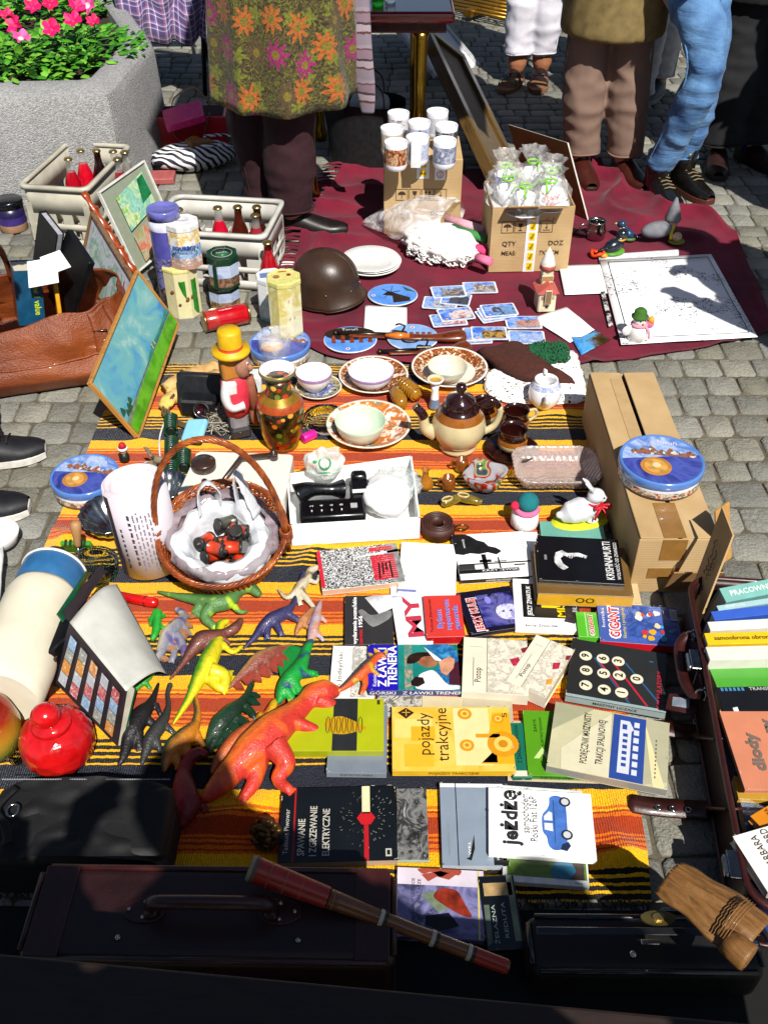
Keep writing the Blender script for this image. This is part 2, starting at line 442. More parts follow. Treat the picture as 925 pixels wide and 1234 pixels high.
# == people
SKIN=m('#e0a285',.5,var=.1,bump=.1,bs=200,sss=.08)
def shoe(parent,heel,d,L,up,sole,name='shoe',hgt=.075,wid=.095,tall=0,strap=None,label=None,laces=None):
 """one shoe as a loft from heel to toe; local x points to the toe"""
 b=B();ang=math.atan2(d[1],d[0])
 b.mx=Matrix.Translation(Vector((heel[0],heel[1],heel[2]if len(heel)>2 else 0)))@Matrix.Rotation(ang,4,'Z')
 def wf(t):return wid/2*(.66+.34*math.sin(min(1,t*1.25)*PI*.62))*(1-max(0,(t-.72)/.28)**2.2*.55)*(1-max(0,(.1-t)/.1)**2*.35)
 n=14
 outl=[(t/n*L,wf(t/n))for t in range(n+1)]
 pts=[(x,-w*1.06)for x,w in outl]+[(x,w*1.06)for x,w in outl[::-1]]
 b.prism(pts,.002,.022,sole,bev=.003)
 def hf(t):return hgt*(1-.62*max(0,min(1,(t-.3)/.5))**.8)*(1-.5*max(0,(t-.88)/.12)**2)
 def fn(u,v):
  t=v;w=wf(t);h=max(.02,hf(t));a=PI*u
  return Vector((t*L,-math.cos(a)*w,.02+(math.sin(a)**.75)*h))
 if strap is None:
  b.grid(fn,12,n,up)
  if tall:b.lathe([(.048,.04),(.05,tall*.6),(.054,tall),(.047,tall),(.045,.06)],up,16,(.065,0,0),sq=(1.15,.95),cap=False)
  else:b.lathe([(.036,hgt*.8),(.043,hgt+.018),(.039,hgt+.02),(.034,hgt*.8)],up,14,(.06,0,0),sq=(1.4,.9),cap=False)
  for k in range(5 if laces else 0):
   t=.36+k*.07;b.tube([(t*L,-.022,.025+hf(t)*.94),(t*L,0,.026+hf(t)),(t*L+.008,.022,.025+hf(t)*.94)],.0028,laces,5)
 else:
  for t0,t1 in strap:
   b.grid(lambda u,v:fn(u,t0+(t1-t0)*v)+Vector((0,0,.004)),10,3,up)
 o=b.build(name,parent)
 if label:o['label']=label
 return o
def person(label,legs,face,hgt=1.68,skin=SKIN,trousers=None,top=None,top_hem=.85,shoes=None,arms=None,hair='#3a2a1c',bare=0,lean=(0,0),top_r=1.0,name='person',belly=.13,legr=(.1,.075,.055),coat=None):
 """legs: two lists of world points hip, knee, ankle; shoes: list of dict(up, sole, d, ...)"""
 f=Vector((face[0],face[1],0)).normalized();sd=Vector((f.y,-f.x,0))
 k=hgt/1.7
 hip=(legs[0][0]+legs[1][0])/2
 up=Vector((lean[0],lean[1],1)).normalized()
 P=lambda z,s=0,fw=0:hip+up*(z*k*.92)+sd*(s*k)+f*(fw*k)
 root_p=Vector((hip.x,hip.y,0))
 b=B();X=lambda p:Vector(p)-root_p
 for L in legs:
  b.tube([X(p)for p in catmull(L,5)],[legr[0]*k-(legr[0]-legr[1])*k*min(1,i/5)-max(0,i-5)/5*(legr[1]-legr[2])*k*.8 for i in range(11)],skin,10)
  a=L[2];b.ball(X((a.x,a.y,a.z)),(.045,.045,.05),skin)
 b.tube([X(P(-.06)),X(P(.05)),X(P(.2)),X(P(.38)),X(P(.52)),X(P(.58))],[.13*k,.15*k,.125*k,.15*k,.13*k,.06],skin,14)
 b.ball(X(P(.49)),(.2*k if abs(sd.x)>abs(sd.y)else.11,.2*k if abs(sd.y)>=abs(sd.x)else.11,.07),skin)
 b.tube([X(P(.54)),X(P(.68,0,.02))],[.055,.05],skin,10)
 hc=P(.79,0,.03)
 b.ball(X(hc),(.08,.095,.115),skin,18,12,rot=Matrix.Rotation(math.atan2(f.y,f.x)-PI/2,3,'Z'))
 b.ball(X(hc-up*.055+f*.03),(.055,.055,.06),skin)
 b.ball(X(hc+f*.1-up*.015),(.014,.014,.02),skin)
 for s in(-1,1):b.ball(X(hc+sd*(s*.082)-f*.01),(.014,.014,.03),skin)
 if arms is None:
  arms=[[P(.47,s*.19),P(.2,s*.25,-.04),P(.2,s*.13,.22)]for s in(-1,1)]
 for A in arms:
  b.tube([X(p)for p in catmull(A,4)],[.05*k-.022*k*i/8 for i in range(9)],skin,9)
  dr=(A[2]-A[1]).normalized();sw=dr.cross(up).normalized();nn=sw.cross(dr)
  pc=A[2]+dr*.05
  b.tube([X(A[2]),X(pc),X(A[2]+dr*.095)],[.026,.038,.034],skin,10,flat=.45,upv=nn)
  for q in range(4):
   st=A[2]+dr*.09+sw*(-.027+.018*q);L=(.062,.072,.068,.052)[q]
   b.tube([X(st),X(st+dr*L*.5),X(st+dr*L*.85-nn*.018),X(st+dr*L-nn*.034)],[.0088,.0085,.008,.006],skin,7)
  st=A[2]+dr*.03-sw*.03
  b.tube([X(st),X(st-sw*.025+dr*.03),X(st-sw*.02+dr*.06-nn*.01)],[.012,.01,.008],skin,7)
 body=b.build(name,None,root_p);fuse(body,.0075,3);tag(body,label,'person')
 e=B()
 for s in(-1,1):
  e.ball(X(hc+f*.083+sd*(s*.033)+up*.012),.012,m('#f4f0ea',.2,var=0,bump=0));e.ball(X(hc+f*.092+sd*(s*.033)+up*.012),.006,m('#30231a',.2,var=0,bump=0))
 e.build('eyes',body)
 e=B();e.tube([X(hc+f*.083-up*.058-sd*.024),X(hc+f*.092-up*.06),X(hc+f*.083-up*.058+sd*.024)],[.004,.007,.004],m('#a85a50',.5),7);e.build('mouth',body)
 e=B()
 e.ball(X(hc+up*.028-f*.025),(.094,.094,.108),m(hair,.6,var=.3,vs=120,bump=.6,bs=260),20,12,fn=lambda v:(1+.04*N3(v.x*6,v.y*6,v.z*6)))
 e.build('hair',body)
 if trousers is not None:
  e=B()
  for i,L in enumerate(legs):
   L2=[L[0]+Vector((0,0,.04)),L[1],L[2]+Vector((0,0,bare))]
   C=catmull(L2,7);nC=len(C)-1
   rs=[(legr[0]+.015)*k+((legr[1]+.018+.006*math.sin(j*5.1+i))*k-(legr[0]+.015)*k)*min(1,j/7)+max(0,j-7)/7*((legr[2]+.02)-(legr[1]+.018))*k for j in range(nC+1)]
   e.tube([X(p)for p in C],rs,trousers,14)
  e.tube([X(P(-.07)),X(P(.0)),X(P(.1))],[.15*k,.175*k,.155*k],trousers,16)
  o=e.build('trousers',body);fuse(o,.011,3)
  for i,L in enumerate(legs):
   kn,an=X(L[1]),X(L[2]+Vector((0,0,bare)));e=B();ra=(legr[2]+.0215)*k
   e.tube([(an.x+ra*math.cos(q*PI/9),an.y+ra*math.sin(q*PI/9),an.z+.012+.003*math.sin(q))for q in range(18)],.004,trousers,6,closed=True);e.build('hem',o)
  nz_=[v.normal.copy()for v in o.data.vertices]
  for v,nn in zip(o.data.vertices,nz_):
   w_=v.co+root_p;q=1-2.4*abs(N3(w_.x*7+w_.z*4,w_.y*7-w_.z*3,w_.z*13));q2=N3(w_.x*14,w_.y*14,w_.z*30)
   v.co+=nn*(.007*max(-.3,q)+.0035*q2)
  for i,L in enumerate(legs):
   e=B();sg=-1 if i==0 else 1;C=catmull([L[0]+Vector((0,0,.04)),L[1],L[2]+Vector((0,0,bare+.01))],8);nC=len(C)-1
   e.tube([X(p)+sd*(sg if(L[0]-hip).dot(sd)*sg>0 else-sg)*((legr[0]+.017)*k+((legr[1]+.02)-(legr[0]+.017))*k*min(1,q*2/nC)+max(0,q*2/nC-1)*(legr[2]-legr[1])*k)for q,p in enumerate(C)],.0035,trousers,6);e.build('side_seam',o)
 if top is not None:
  e=B();zt=top_hem-hip.z
  e.tube([X(P(zt/k)),X(P(zt/k*.5+.05)),X(P(.2)),X(P(.38)),X(P(.53)),X(P(.585))],[.185*k*top_r,.18*k*top_r,.155*k,.175*k,.15*k,.07],top,18)
  e.ball(X(P(.47)),(.22*k if abs(sd.x)>abs(sd.y)else.13,.22*k if abs(sd.y)>=abs(sd.x)else.13,.085),top)
  for A in arms:
   e.tube([X(p)for p in catmull(A,4)],[.068*k-.024*k*i/8 for i in range(9)],top,10)
  o=e.build('jacket',body);fuse(o,.014,3)
 for i,sh in enumerate(shoes or[]):
  L=legs[i];d=Vector(sh['d']).normalized();a=L[2]
  kw={q:v for q,v in sh.items()if q not in('d','L')}
  hl=Vector((a.x,a.y,0))-Vector((d[0],d[1],0))*.065
  shoe(body,tuple(X(hl)),d,sh.get('L',.27),**kw)
 return body
Zv=lambda p,z:Vector((p.x,p.y,z))
def foot(px,py,z=.09):
 p=G(px,py,z);return Vector((p.x,p.y,z))
def floral():
 t=NT('floral_brocade');t.set(.85,sheen=.1)
 sp=t.n('ShaderNodeSeparateXYZ');t.l(t.co('UV'),sp.inputs[0])
 def flowers(scale,off,petals,rad,depth):
  cx=t.n('ShaderNodeCombineXYZ');t.l(t.math('ADD',t.math('MULTIPLY',sp.outputs[0],scale),off),cx.inputs[0]);t.l(t.math('ADD',t.math('MULTIPLY',sp.outputs[1],scale),off*.37),cx.inputs[1])
  v=t.n('ShaderNodeTexVoronoi',voronoi_dimensions='2D');v.inputs['Scale'].default_value=1;v.inputs['Randomness'].default_value=.55;t.l(cx.outputs[0],v.inputs['Vector'])
  d=t.n('ShaderNodeVectorMath',operation='SUBTRACT');t.l(cx.outputs[0],d.inputs[0]);t.l(v.outputs['Position'],d.inputs[1])
  s2=t.n('ShaderNodeSeparateXYZ');t.l(d.outputs[0],s2.inputs[0])
  ang=t.math('ARCTAN2',s2.outputs[1],s2.outputs[0]);
  lim=t.math('MULTIPLY_ADD',t.math('COSINE',t.math('MULTIPLY',ang,petals)),depth,rad)
  inside=t.math('LESS_THAN',v.outputs['Distance'],t.math('MULTIPLY',lim,t.math('MULTIPLY_ADD',t.noise(45,3,vec=t.co('UV')).outputs[0],1.1,.42)))
  core=t.math('LESS_THAN',v.outputs['Distance'],rad*.4)
  sc=t.n('ShaderNodeSeparateColor');t.l(v.outputs['Color'],sc.inputs[0])
  return inside,core,sc.outputs[0],v
 basec=t.ramp(t.noise(60,4,vec=t.co('UV')).outputs[0],[(.35,hx('#3a2e1c')),(.65,hx('#665332'))])
 n=t.noise(19,2,vec=t.co('UV'),dist=3.2)
 sw=t.math('LESS_THAN',t.math('ABSOLUTE',t.math('SUBTRACT',n.outputs[0],.5)),.03)
 c=t.mix(sw,basec,hx('#7e8626'))
 i,k,r,v=flowers(14,3.1,5,.3,.12);c=t.mix(t.math('MULTIPLY',i,t.math('LESS_THAN',r,.55)),c,hx('#868e2a'))
 i,k,r,v=flowers(9.5,0,9,.34,.12);col=t.ramp(r,[(0,hx('#d0742a')),(.42,hx('#d0742a')),(.43,hx('#b02a78')),(.74,hx('#b02a78')),(.75,hx('#6a5636'))],'CONSTANT')
 c=t.mix(i,c,col);c=t.mix(k,c,hx('#948428'))
 t.base(t.mix(.75,c,t.ramp(t.noise(120,3,vec=t.co('UV')).outputs[0],[(.35,(.3,.25,.2,1)),(.7,(1,1,1,1))]),'MULTIPLY'));t.bump(t.noise(200,3,vec=t.co('UV')).outputs[0],.4,.003)
 return t.m
COATM=floral()
cord=m('#33101a',.9,var=.3,vs=60,bump=.5,bs=140)
fr_,fl_=foot(352,252),foot(322,236)
legs=[[Vector((fl_.x-.04,fl_.y+.02,.86)),Vector((fl_.x-.03,fl_.y+.0,.47)),fl_],[Vector((fr_.x+.05,fr_.y+.05,.86)),Vector((fr_.x+.01,fr_.y+.0,.47)),fr_]]
lady=person('person in a long brown floral brocade coat and dark corduroy trousers beside the crates',legs,(.75,-.66),1.66,trousers=cord,top=m('#5c4a2c',.9),top_hem=.8,hair='#5a3a22',shoes=[dict(up=m('#1a1414',.4),sole=m('#151010',.6),d=(.8,-.5)),dict(up=m('#1a1414',.4),sole=m('#151010',.6),d=(.95,-.1))],legr=(.1,.078,.062))
hem=[]
cc=PY(338,60,fr_.y+.03)
b=B();uvs=[]
def coat(u,v):
 a=2*PI*u;z=.495+.62*v
 rx=.245-.035*v+.02*math.sin(a*6+v*2+N3(a,v))*(1.1-v);ry=.19-.03*v+.02*math.sin(a*8+1)*(1.1-v)
 zz=z+.02*math.sin(a*1+.5)*(1-v)
 return Vector((math.cos(a)*rx+(.015*(1-v)),math.sin(a)*ry,zz))
b.grid(coat,72,24,COATM)
o=b.build('floral_coat',None);
uvl=o.data.uv_layers.new(name='UVMap')
for p in o.data.polygons:
 us=[math.atan2(o.data.vertices[o.data.loops[l].vertex_index].co.y,o.data.vertices[o.data.loops[l].vertex_index].co.x)for l in p.loop_indices]
 for l,a in zip(p.loop_indices,us):
  if max(us)-min(us)>PI and a<0:a+=2*PI
  uvl.data[l].uv=(a*.22+1,o.data.vertices[o.data.loops[l].vertex_index].co.z)
sm=o.modifiers.new('s','SOLIDIFY');sm.thickness=.008;sm.offset=0
o.parent=lady;o.location=Vector((cc.x,cc.y,0))-Vector(lady.location)
t=NT('striped_knit');t.set(.95,sheen=.1);sp=t.n('ShaderNodeSeparateXYZ');t.l(t.co(),sp.inputs[0])
fr=t.math('FRACT',t.math('MULTIPLY',t.math('MULTIPLY_ADD',t.noise(40).outputs[0],.015,sp.outputs[2]),9.0))
t.base(t.ramp(fr,[(0,hx('#8c7f8c')),(.3,hx('#5c3836')),(.36,hx('#a898a2')),(.55,hx('#40343a')),(.62,hx('#8c7280')),(.85,hx('#64484e')),(.9,hx('#9a8c96'))],'CONSTANT'));t.bump(t.noise(300).outputs[0],.5,.003)
b=B();Yl=fr_.y+.08
sc=catmull([PY(415,-60,Yl),PY(424,0,Yl-.02),PY(432,60,Yl-.05),PY(440,105,Yl-.06),PY(443,136,Yl-.06)],8)
b.tube(sc,[.075-.052*(i/(len(sc)-1))for i in range(len(sc))],t.m,14,flat=.3,upv=(.3,.95,0))
o=b.build('scarf',lady);o.location=-Vector(lady.location);o['label']='mauve striped knitted scarf end'
tr=m('#8a7062',.9,var=.1,vs=6,bump=.5,bs=420)
a1,a2=foot(700,184),foot(752,186)
sh=m('#45180e',.45,coat=.15)
person('person in an olive beige jacket and dusty pink trousers with brown shoes',[[Vector((a1.x+.03,a1.y+.05,.86)),Vector((a1.x-.02,a1.y+.02,.46)),a1],[Vector((a2.x-.07,a2.y+.06,.86)),Vector((a2.x-.03,a2.y+.03,.46)),a2]],(-.1,-1),1.72,trousers=tr,top=m('#8a7648',.85,var=.2,vs=30),top_hem=.52,hair='#777068',top_r=1.1,shoes=[dict(up=sh,sole=m('#301008',.6),d=(.1,-1)),dict(up=sh,sole=m('#301008',.6),d=(.3,-1))],legr=(.09,.064,.05))
t=NT('blue_denim');t.set(.85,sheen=.05);n=t.noise(7,4);n2=t.noise(420,2)
t.base(t.mix(1.0,t.ramp(n.outputs[0],[(.3,hx('#2c5a92')),(.6,hx('#6fa2d6'))]),t.ramp(n2.outputs[0],[(.3,(.7,.7,.75,1)),(.7,(1,1,1,1))]),'MULTIPLY'));mp_=t.n('ShaderNodeMapping');mp_.inputs['Scale'].default_value=(1,1,3.2);t.l(t.co(),mp_.inputs[0]);t.bump(t.noise(9,3,.5,mp_.outputs[0],1.2).outputs[0],.45,.014)
den=t.m
a1,a2=foot(793,205,.1),foot(822,196,.1)
kn1,kn2=PY(850,78,a1.y-.1),PY(853,70,a2.y-.03)
bt=m('#14110f',.25,coat=.4,bump=.2);bs_=m('#5a2418',.6)
person('person in tight blue jeans and laced black ankle boots',[[PY(815,-30,a1.y+.12),kn1,a1+Vector((0,0,.05))],[PY(842,-35,a2.y+.1),kn2,a2+Vector((0,0,.05))]],(.2,-1),1.68,trousers=den,top=m('#28303c',.8),top_hem=.86,hair='#6a4a2a',bare=-.03,shoes=[dict(up=bt,sole=bs_,d=(.25,-1),tall=.17,hgt=.085,laces=m('#8a7a58',.8)),dict(up=bt,sole=bs_,d=(.45,-1),tall=.17,hgt=.085,laces=m('#8a7a58',.8))],legr=(.088,.052,.034))
a1,a2=foot(622,78),foot(655,84)
wh=m('#e6e4f0',.8,var=.06);sd_=m('#241410',.4)
person('person in white cropped trousers and dark strappy sandals',[[Vector((a1.x+.06,a1.y+.1,.86)),Vector((a1.x+.02,a1.y+.05,.46)),a1],[Vector((a2.x-.02,a2.y+.2,.86)),Vector((a2.x,a2.y+.12,.46)),a2+Vector((0,.1,0))]],(-.5,-1),1.65,skin=m('#b87a58',.5,var=.1,sss=.05),trousers=wh,top=m('#b8b0a0',.8),top_hem=.85,bare=.05,hair='#2a1c14',shoes=[dict(up=sd_,sole=m('#8a6040',.7),d=(-.45,-1),strap=[(.08,.2),(.42,.56),(.66,.78)]),dict(up=sd_,sole=m('#8a6040',.7),d=(-.2,-1),strap=[(.08,.2),(.42,.56),(.66,.78)])],legr=(.1,.072,.046))
a1,a2=foot(866,172),foot(905,168)
dk=m('#14161c',.9,var=.2);
person('person in black coat and black trousers standing at the cane',[[Vector((a1.x+.02,a1.y+.1,.88)),Vector((a1.x,a1.y+.05,.47)),a1],[Vector((a2.x-.06,a2.y+.1,.88)),Vector((a2.x-.02,a2.y+.05,.47)),a2]],(-.3,-1),1.74,trousers=dk,top=m('#0e0e12',.9),top_hem=.62,top_r=1.15,hair='#222',shoes=[dict(up=m('#2a1612',.5),sole=m('#111',.6),d=(-.2,-1)),dict(up=m('#2a1612',.5),sole=m('#111',.6),d=(.5,-1))],legr=(.11,.09,.075))
rt=thing('walking_cane','slim dark blue walking cane by the dark coated person','cane',foot(892,196,0))
b=B();b.lathe([(.009,.012),(.0085,.9)],m('#142a8a',.35),12);b.build('shaft',rt)
b=B();b.lathe([(.014,0),(.016,.006),(.012,.04),(.009,.05)],m('#141414',.8),12);b.build('ferrule',rt)
b=B();b.tube(catmull([(0,0,.9),(0,0,.95),(-.03,0,.99),(-.08,0,.985),(-.11,0,.96)],5),.012,m('#141414',.5),10);b.build('handle',rt)
a1,a2=foot(768,112),foot(796,96)
person('person in pale grey trousers standing behind the pink trousers',[[Vector((a1.x,a1.y+.1,.86)),Vector((a1.x,a1.y+.03,.46)),a1],[Vector((a2.x,a2.y+.15,.86)),Vector((a2.x,a2.y+.1,.46)),a2+Vector((0,.06,0))]],(-.6,-1),1.7,trousers=m('#c4c4c8',.85),top=m('#3a3432',.85),top_hem=.72,hair='#4a3a2a',shoes=[dict(up=m('#22303e',.5),sole=m('#888',.6),d=(-.6,-1))]*2)
a1,a2=foot(-40,524),foot(-66,588)
djean=m('#27406a',.9,var=.3,vs=20,bump=.4,bs=160)
snk=m('#12131a',.6,bump=.3)
person('person in dark jeans and black sneakers standing near the brown leather bag',[[Vector((a1.x-.14,a1.y+.05,.87)),Vector((a1.x-.05,a1.y+.04,.46)),a1],[Vector((a2.x-.12,a2.y,.87)),Vector((a2.x-.04,a2.y,.46)),a2]],(1,.15),1.75,trousers=djean,top=m('#3c4250',.85),top_hem=.8,hair='#3a2c20',shoes=[dict(up=snk,sole=m('#e8e4dc',.7),d=(1,.22),laces=m('#1a1a1a',.8),L=.25),dict(up=snk,sole=m('#e8e4dc',.7),L=.25,d=(1,.12),laces=m('#1a1a1a',.8))])
ph1,ph2=Vector((-.02,-.24,.09)),Vector((.24,-.26,.09))
person('person with raised arms taking the picture, seen as a shadow over the nearest goods',[[Vector((.01,-.24,.9)),Vector((-.01,-.22,.48)),ph1],[Vector((.21,-.24,.9)),Vector((.24,-.22,.48)),ph2]],(0,1),1.8,trousers=m('#39404a',.85),top=m('#7a828c',.85),top_hem=.82,hair='#3a2a20',top_r=1.15,arms=[[Vector((-.12,-.24,1.45)),Vector((-.28,-.22,1.22)),Vector((-.14,-.16,1.47))],[Vector((.32,-.24,1.45)),Vector((.46,-.22,1.22)),Vector((.22,-.16,1.47))]],shoes=[dict(up=snk,sole=m('#ddd',.7),d=(-.1,1)),dict(up=snk,sole=m('#ddd',.7),d=(.15,1))])
def bystander(x,y,label,face,jac,h=1.7,arms=None,tr=None,r=1.1):
 person(label,[[Vector((x-.1,y,.88)),Vector((x-.1,y+.02,.47)),Vector((x-.1,y,.09))],[Vector((x+.1,y,.88)),Vector((x+.1,y+.02,.47)),Vector((x+.1,y,.09))]],face,h,trousers=tr or m('#4a4a52',.85),top=m(jac,.85),top_hem=.75,top_r=r,shoes=[dict(up=snk,sole=m('#333',.7),d=face)]*2,arms=arms)
bystander(1.6,2.2,'person watching from the side whose shadow reaches the map',(-1,.4),'#6a3838',1.72)
bystander(1.9,3.35,'unseen person in green jacket added to shade the cobbles by the cane holder',(-1,.3),'#3a5a3a',1.78,r=1.3)  # out of view, added to throw shade over the far cobbles
bystander(2.45,3.5,'unseen person in blue jacket, added shadow caster beside the one in green',(-1,.3),'#3a4a6a',1.8,r=1.3)  # second added shadow caster outside the view
bystander(-.5,-.08,'unseen person beside the photographer, added to shade the goods near the leather suitcase',(.2,1),'#4a5a6a',1.62)  # added behind the camera so the near left goods fall into shadow
bystander(.74,-.44,'unseen person beside the photographer, added to shade the black case',(-.2,1),'#8a8070',1.7,r=1.3)  # added out of view to cast a shadow over the black case
rt=thing('shade_parasol','large square cantilever parasol, unseen, added to shade the ground under the red table','parasol',(-2.95,4.6,0))  # out of view, added to cast shade around the red table
pm_=m('#8a8a88',.4,metal=.7);b=B();b.lathe([(.035,0),(.035,2.75)],pm_,14);b.build('pole',rt)
b=B();b.box((0,0,.04),(.7,.7,.08),m('#77736c',.9));b.build('base',rt)
b=B();b.tube([(0,0,2.72),(3.27,-1.02,2.72)],.03,pm_,10);b.build('arm',rt)
b=B();cx_,cy_=3.27,-1.02;z_=2.25;hx2,hy2=.72,.98
q=[(cx_-hx2,cy_-hy2,z_),(cx_+hx2,cy_-hy2,z_),(cx_+hx2,cy_+hy2,z_),(cx_-hx2,cy_+hy2,z_)]
b.add(q+[(cx_,cy_,z_+.4)],[(0,1,4),(1,2,4),(2,3,4),(3,0,4)],m('#a01c24',.9));o=b.build('canopy',rt);md=o.modifiers.new('s','SOLIDIFY');md.thickness=.006
b=B();b.tube([(cx_,cy_,2.72),(cx_,cy_,z_)],.02,pm_,10);b.build('hub',rt)
for p_ in q:b=B();b.tube([(cx_,cy_,z_+.36),Vector(p_)+Vector((0,0,-.01))],.01,pm_,6);b.build('rib',rt)
c=PY(752,-6,4.1);rt=thing('brown_handbag','glossy brown leather handbag hanging in front of the pink trousers','bag',(c.x,4.1,c.z-.06),.15)
hb_=m('#7a3c10',.25,coat=.5,var=.3,vs=14);b=B();b.box((0,0,.1),(.3,.1,.22),hb_,bev=.03,seg=3);b.build('body',rt)
b=B();b.tube(catmull([(-.1,0,.2),(-.08,0,.38),(0,0,.44),(.08,0,.38),(.1,0,.2)],6),.01,hb_,8);b.build('handle',rt)
# == planter with petunias
t=NT('exposed_aggregate');t.set(.85)
v=t.n('ShaderNodeTexVoronoi');v.inputs['Scale'].default_value=210;t.l(t.co(),v.inputs['Vector'])
sc=t.n('ShaderNodeSeparateColor');t.l(v.outputs['Color'],sc.inputs[0])
t.base(t.mix(.35,t.ramp(sc.outputs[0],[(0,hx('#7e7e80')),(.45,hx('#a0a0a0')),(.8,hx('#b4b4b4')),(1,hx('#cacac8'))]),t.ramp(t.noise(5,4).outputs[0],[(.3,hx('#8a8a8a')),(.7,hx('#b4b4b4'))])))
t.bump(t.math('SUBTRACT',1,v.outputs['Distance']),.7,.006)
HP=.42
px_=[(-260,118),(132,111),(186,48),(150,0),(80,-40),(-260,-45)]
out=[G(x,y,HP)for x,y in px_]
cen=sum(out,Vector())/6
root=thing('planter','large angular exposed aggregate concrete planter full of pink petunias','planter',(cen.x,cen.y,0))
loc=[(p.x-cen.x,p.y-cen.y)for p in out]
def ringp(k,z):return[(x*k,y*k,z)for x,y in loc]
b=B();rings=[ringp(1.03,0),ringp(1.012,.2),ringp(1.0,HP-.05),ringp(.985,HP-.018),ringp(.955,HP),ringp(.86,HP),ringp(.83,HP-.012),ringp(.82,HP-.1)]
def sub(r):
 o=[]
 for i in range(6):
  p,q,n_=Vector(r[i-1]),Vector(r[i]),Vector(r[(i+1)%6])
  a,c=q+(p-q).normalized()*.05,q+(n_-q).normalized()*.05
  o+=[a,a.lerp(q,.5).lerp(q.lerp(c,.5),.5)*.5+(a+c)*.0+q*.25+(a+c)*.125,c]
 return o
rr=[sub(r)for r in rings];n=18
b.add([p for r in rr for p in r],[(i*n+j,i*n+(j+1)%n,(i+1)*n+(j+1)%n,(i+1)*n+j)for i in range(len(rr)-1)for j in range(n)],t.m,True)
o=b.build('shell',root);md=o.modifiers.new('e','EDGE_SPLIT');md.split_angle=R(32)
b=B();b.poly([(x*.825,y*.825,HP-.05)for x,y in loc],m('#3a2c20',.95,var=.4,bump=.8,bs=80));b.build('soil',root)
leafm=[m('#4c9a22',.45,var=.3,vs=14,bump=.2,spec=.4),m('#7cc03a',.45,var=.25,vs=14,bump=.2),m('#2e6a1a',.5,var=.3,vs=14)]
pet=[m('#f0086c',.6,var=.2,vs=25,bump=.1),m('#e00060',.6,var=.2,vs=25),m('#f45aa4',.6,var=.2,vs=25)]
eye=m('#ffd0e0',.5)
def leaf(b,p,d,L,w,mat,droop):
 d=d.normalized();s=d.cross(Vector((0,0,1)));s=s.normalized()if s.length>.01 else Vector((1,0,0));u=s.cross(d)
 P=[p,p+d*L*.35+s*w-u*.003,p+d*L*.75+s*w*.7-u*droop*.5,p+d*L-u*droop,p+d*L*.75-s*w*.7-u*droop*.5,p+d*L*.35-s*w-u*.003,p+d*L*.5+u*.006]
 b.add(P,[(0,1,6),(1,2,6),(2,3,6),(3,4,6),(4,5,6),(5,0,6)],mat,True)
def petunia(c,r,label,fl):
 rt=thing('petunia_plant',label,'flower',(c.x,c.y,HP-.05),0,'petunias in the concrete planter')
 b=B()
 for k in range(430):
  a,q=rn(0,2*PI),math.sqrt(random.random());h=rn(.02,.13)*(1-.5*q)
  p=Vector((math.cos(a)*r*q,math.sin(a)*r*q,h));d=Vector((math.cos(a+rn(-.9,.9)),math.sin(a+rn(-.9,.9)),rn(-.2,.7)))
  leaf(b,p,d,rn(.034,.06),rn(.012,.021),leafm[0 if random.random()<.5 else(1 if random.random()<.6 else 2)],rn(0,.012))
 for k in range(22):
  a=rn(0,6.28);e=Vector((math.cos(a)*r*rn(.2,.9),math.sin(a)*r*rn(.2,.9),rn(.06,.13)));b.tube([(0,0,0),e*.5+Vector((0,0,.03)),e],.0022,leafm[2],5)
 b.build('foliage',rt)
 for(px,py,s,ci)in fl:
  s*=1.08;w=G(px,py,HP+.1)-Vector((c.x,c.y,HP-.05));b=B()
  n=30;rim,mid=[],[]
  tl=Matrix.Rotation(rn(.3,1.0),3,'X')@Matrix.Rotation(rn(-.4,.4),3,'Y')
  for j in range(n):
   a=2*PI*j/n;k=(.7+.3*abs(math.cos(2.5*a))**.5)*rn(.95,1.05)
   rim.append(Vector((math.cos(a)*s*k,math.sin(a)*s*k,.008*math.sin(5*a+.5)+.012*rn(.3,1))));mid.append(Vector((math.cos(a)*s*.3,math.sin(a)*s*.3,-.004)))
  vs=[tl@v+w for v in rim+mid+[Vector((0,0,-.02))]]
  b.add(vs,[(j,(j+1)%n,n+(j+1)%n,n+j)for j in range(n)],pet[ci],True)
  b.add(vs,[(n+j,n+(j+1)%n,2*n)for j in range(n)],eye if ci==2 else pet[1],True)
  b.tube([w+tl@Vector((0,0,-.018)),w+tl@Vector((0,-.0,-.05))+Vector((0,.0,-.02)),(w.x*.6,w.y*.6,.02)],.0025,leafm[0],5)
  b.build('flower',rt)
petunia(G(14,72,HP),.33,'petunia with deep pink blooms over the near rim of the concrete planter',[(18,30,.035,0),(25,45,.036,2),(40,8,.034,0),(-20,40,.036,0),(8,18,.03,1)])
petunia(G(84,58,HP),.3,'petunia with bright pink blooms at the planter corner near the plaid jacket',[(62,34,.036,0),(88,24,.038,0),(105,6,.042,2),(60,4,.034,1),(92,8,.036,0),(112,26,.028,1)])
petunia(G(-70,20,HP),.32,'petunia deep in the concrete planter, mostly cut off by the picture edge',[(-60,20,.035,0),(-40,5,.035,2)])
petunia(G(60,2,HP),.3,'petunia furthest back in the concrete planter with one pale bloom',[(48,-10,.036,0),(80,-8,.034,2),(20,-10,.034,0)])
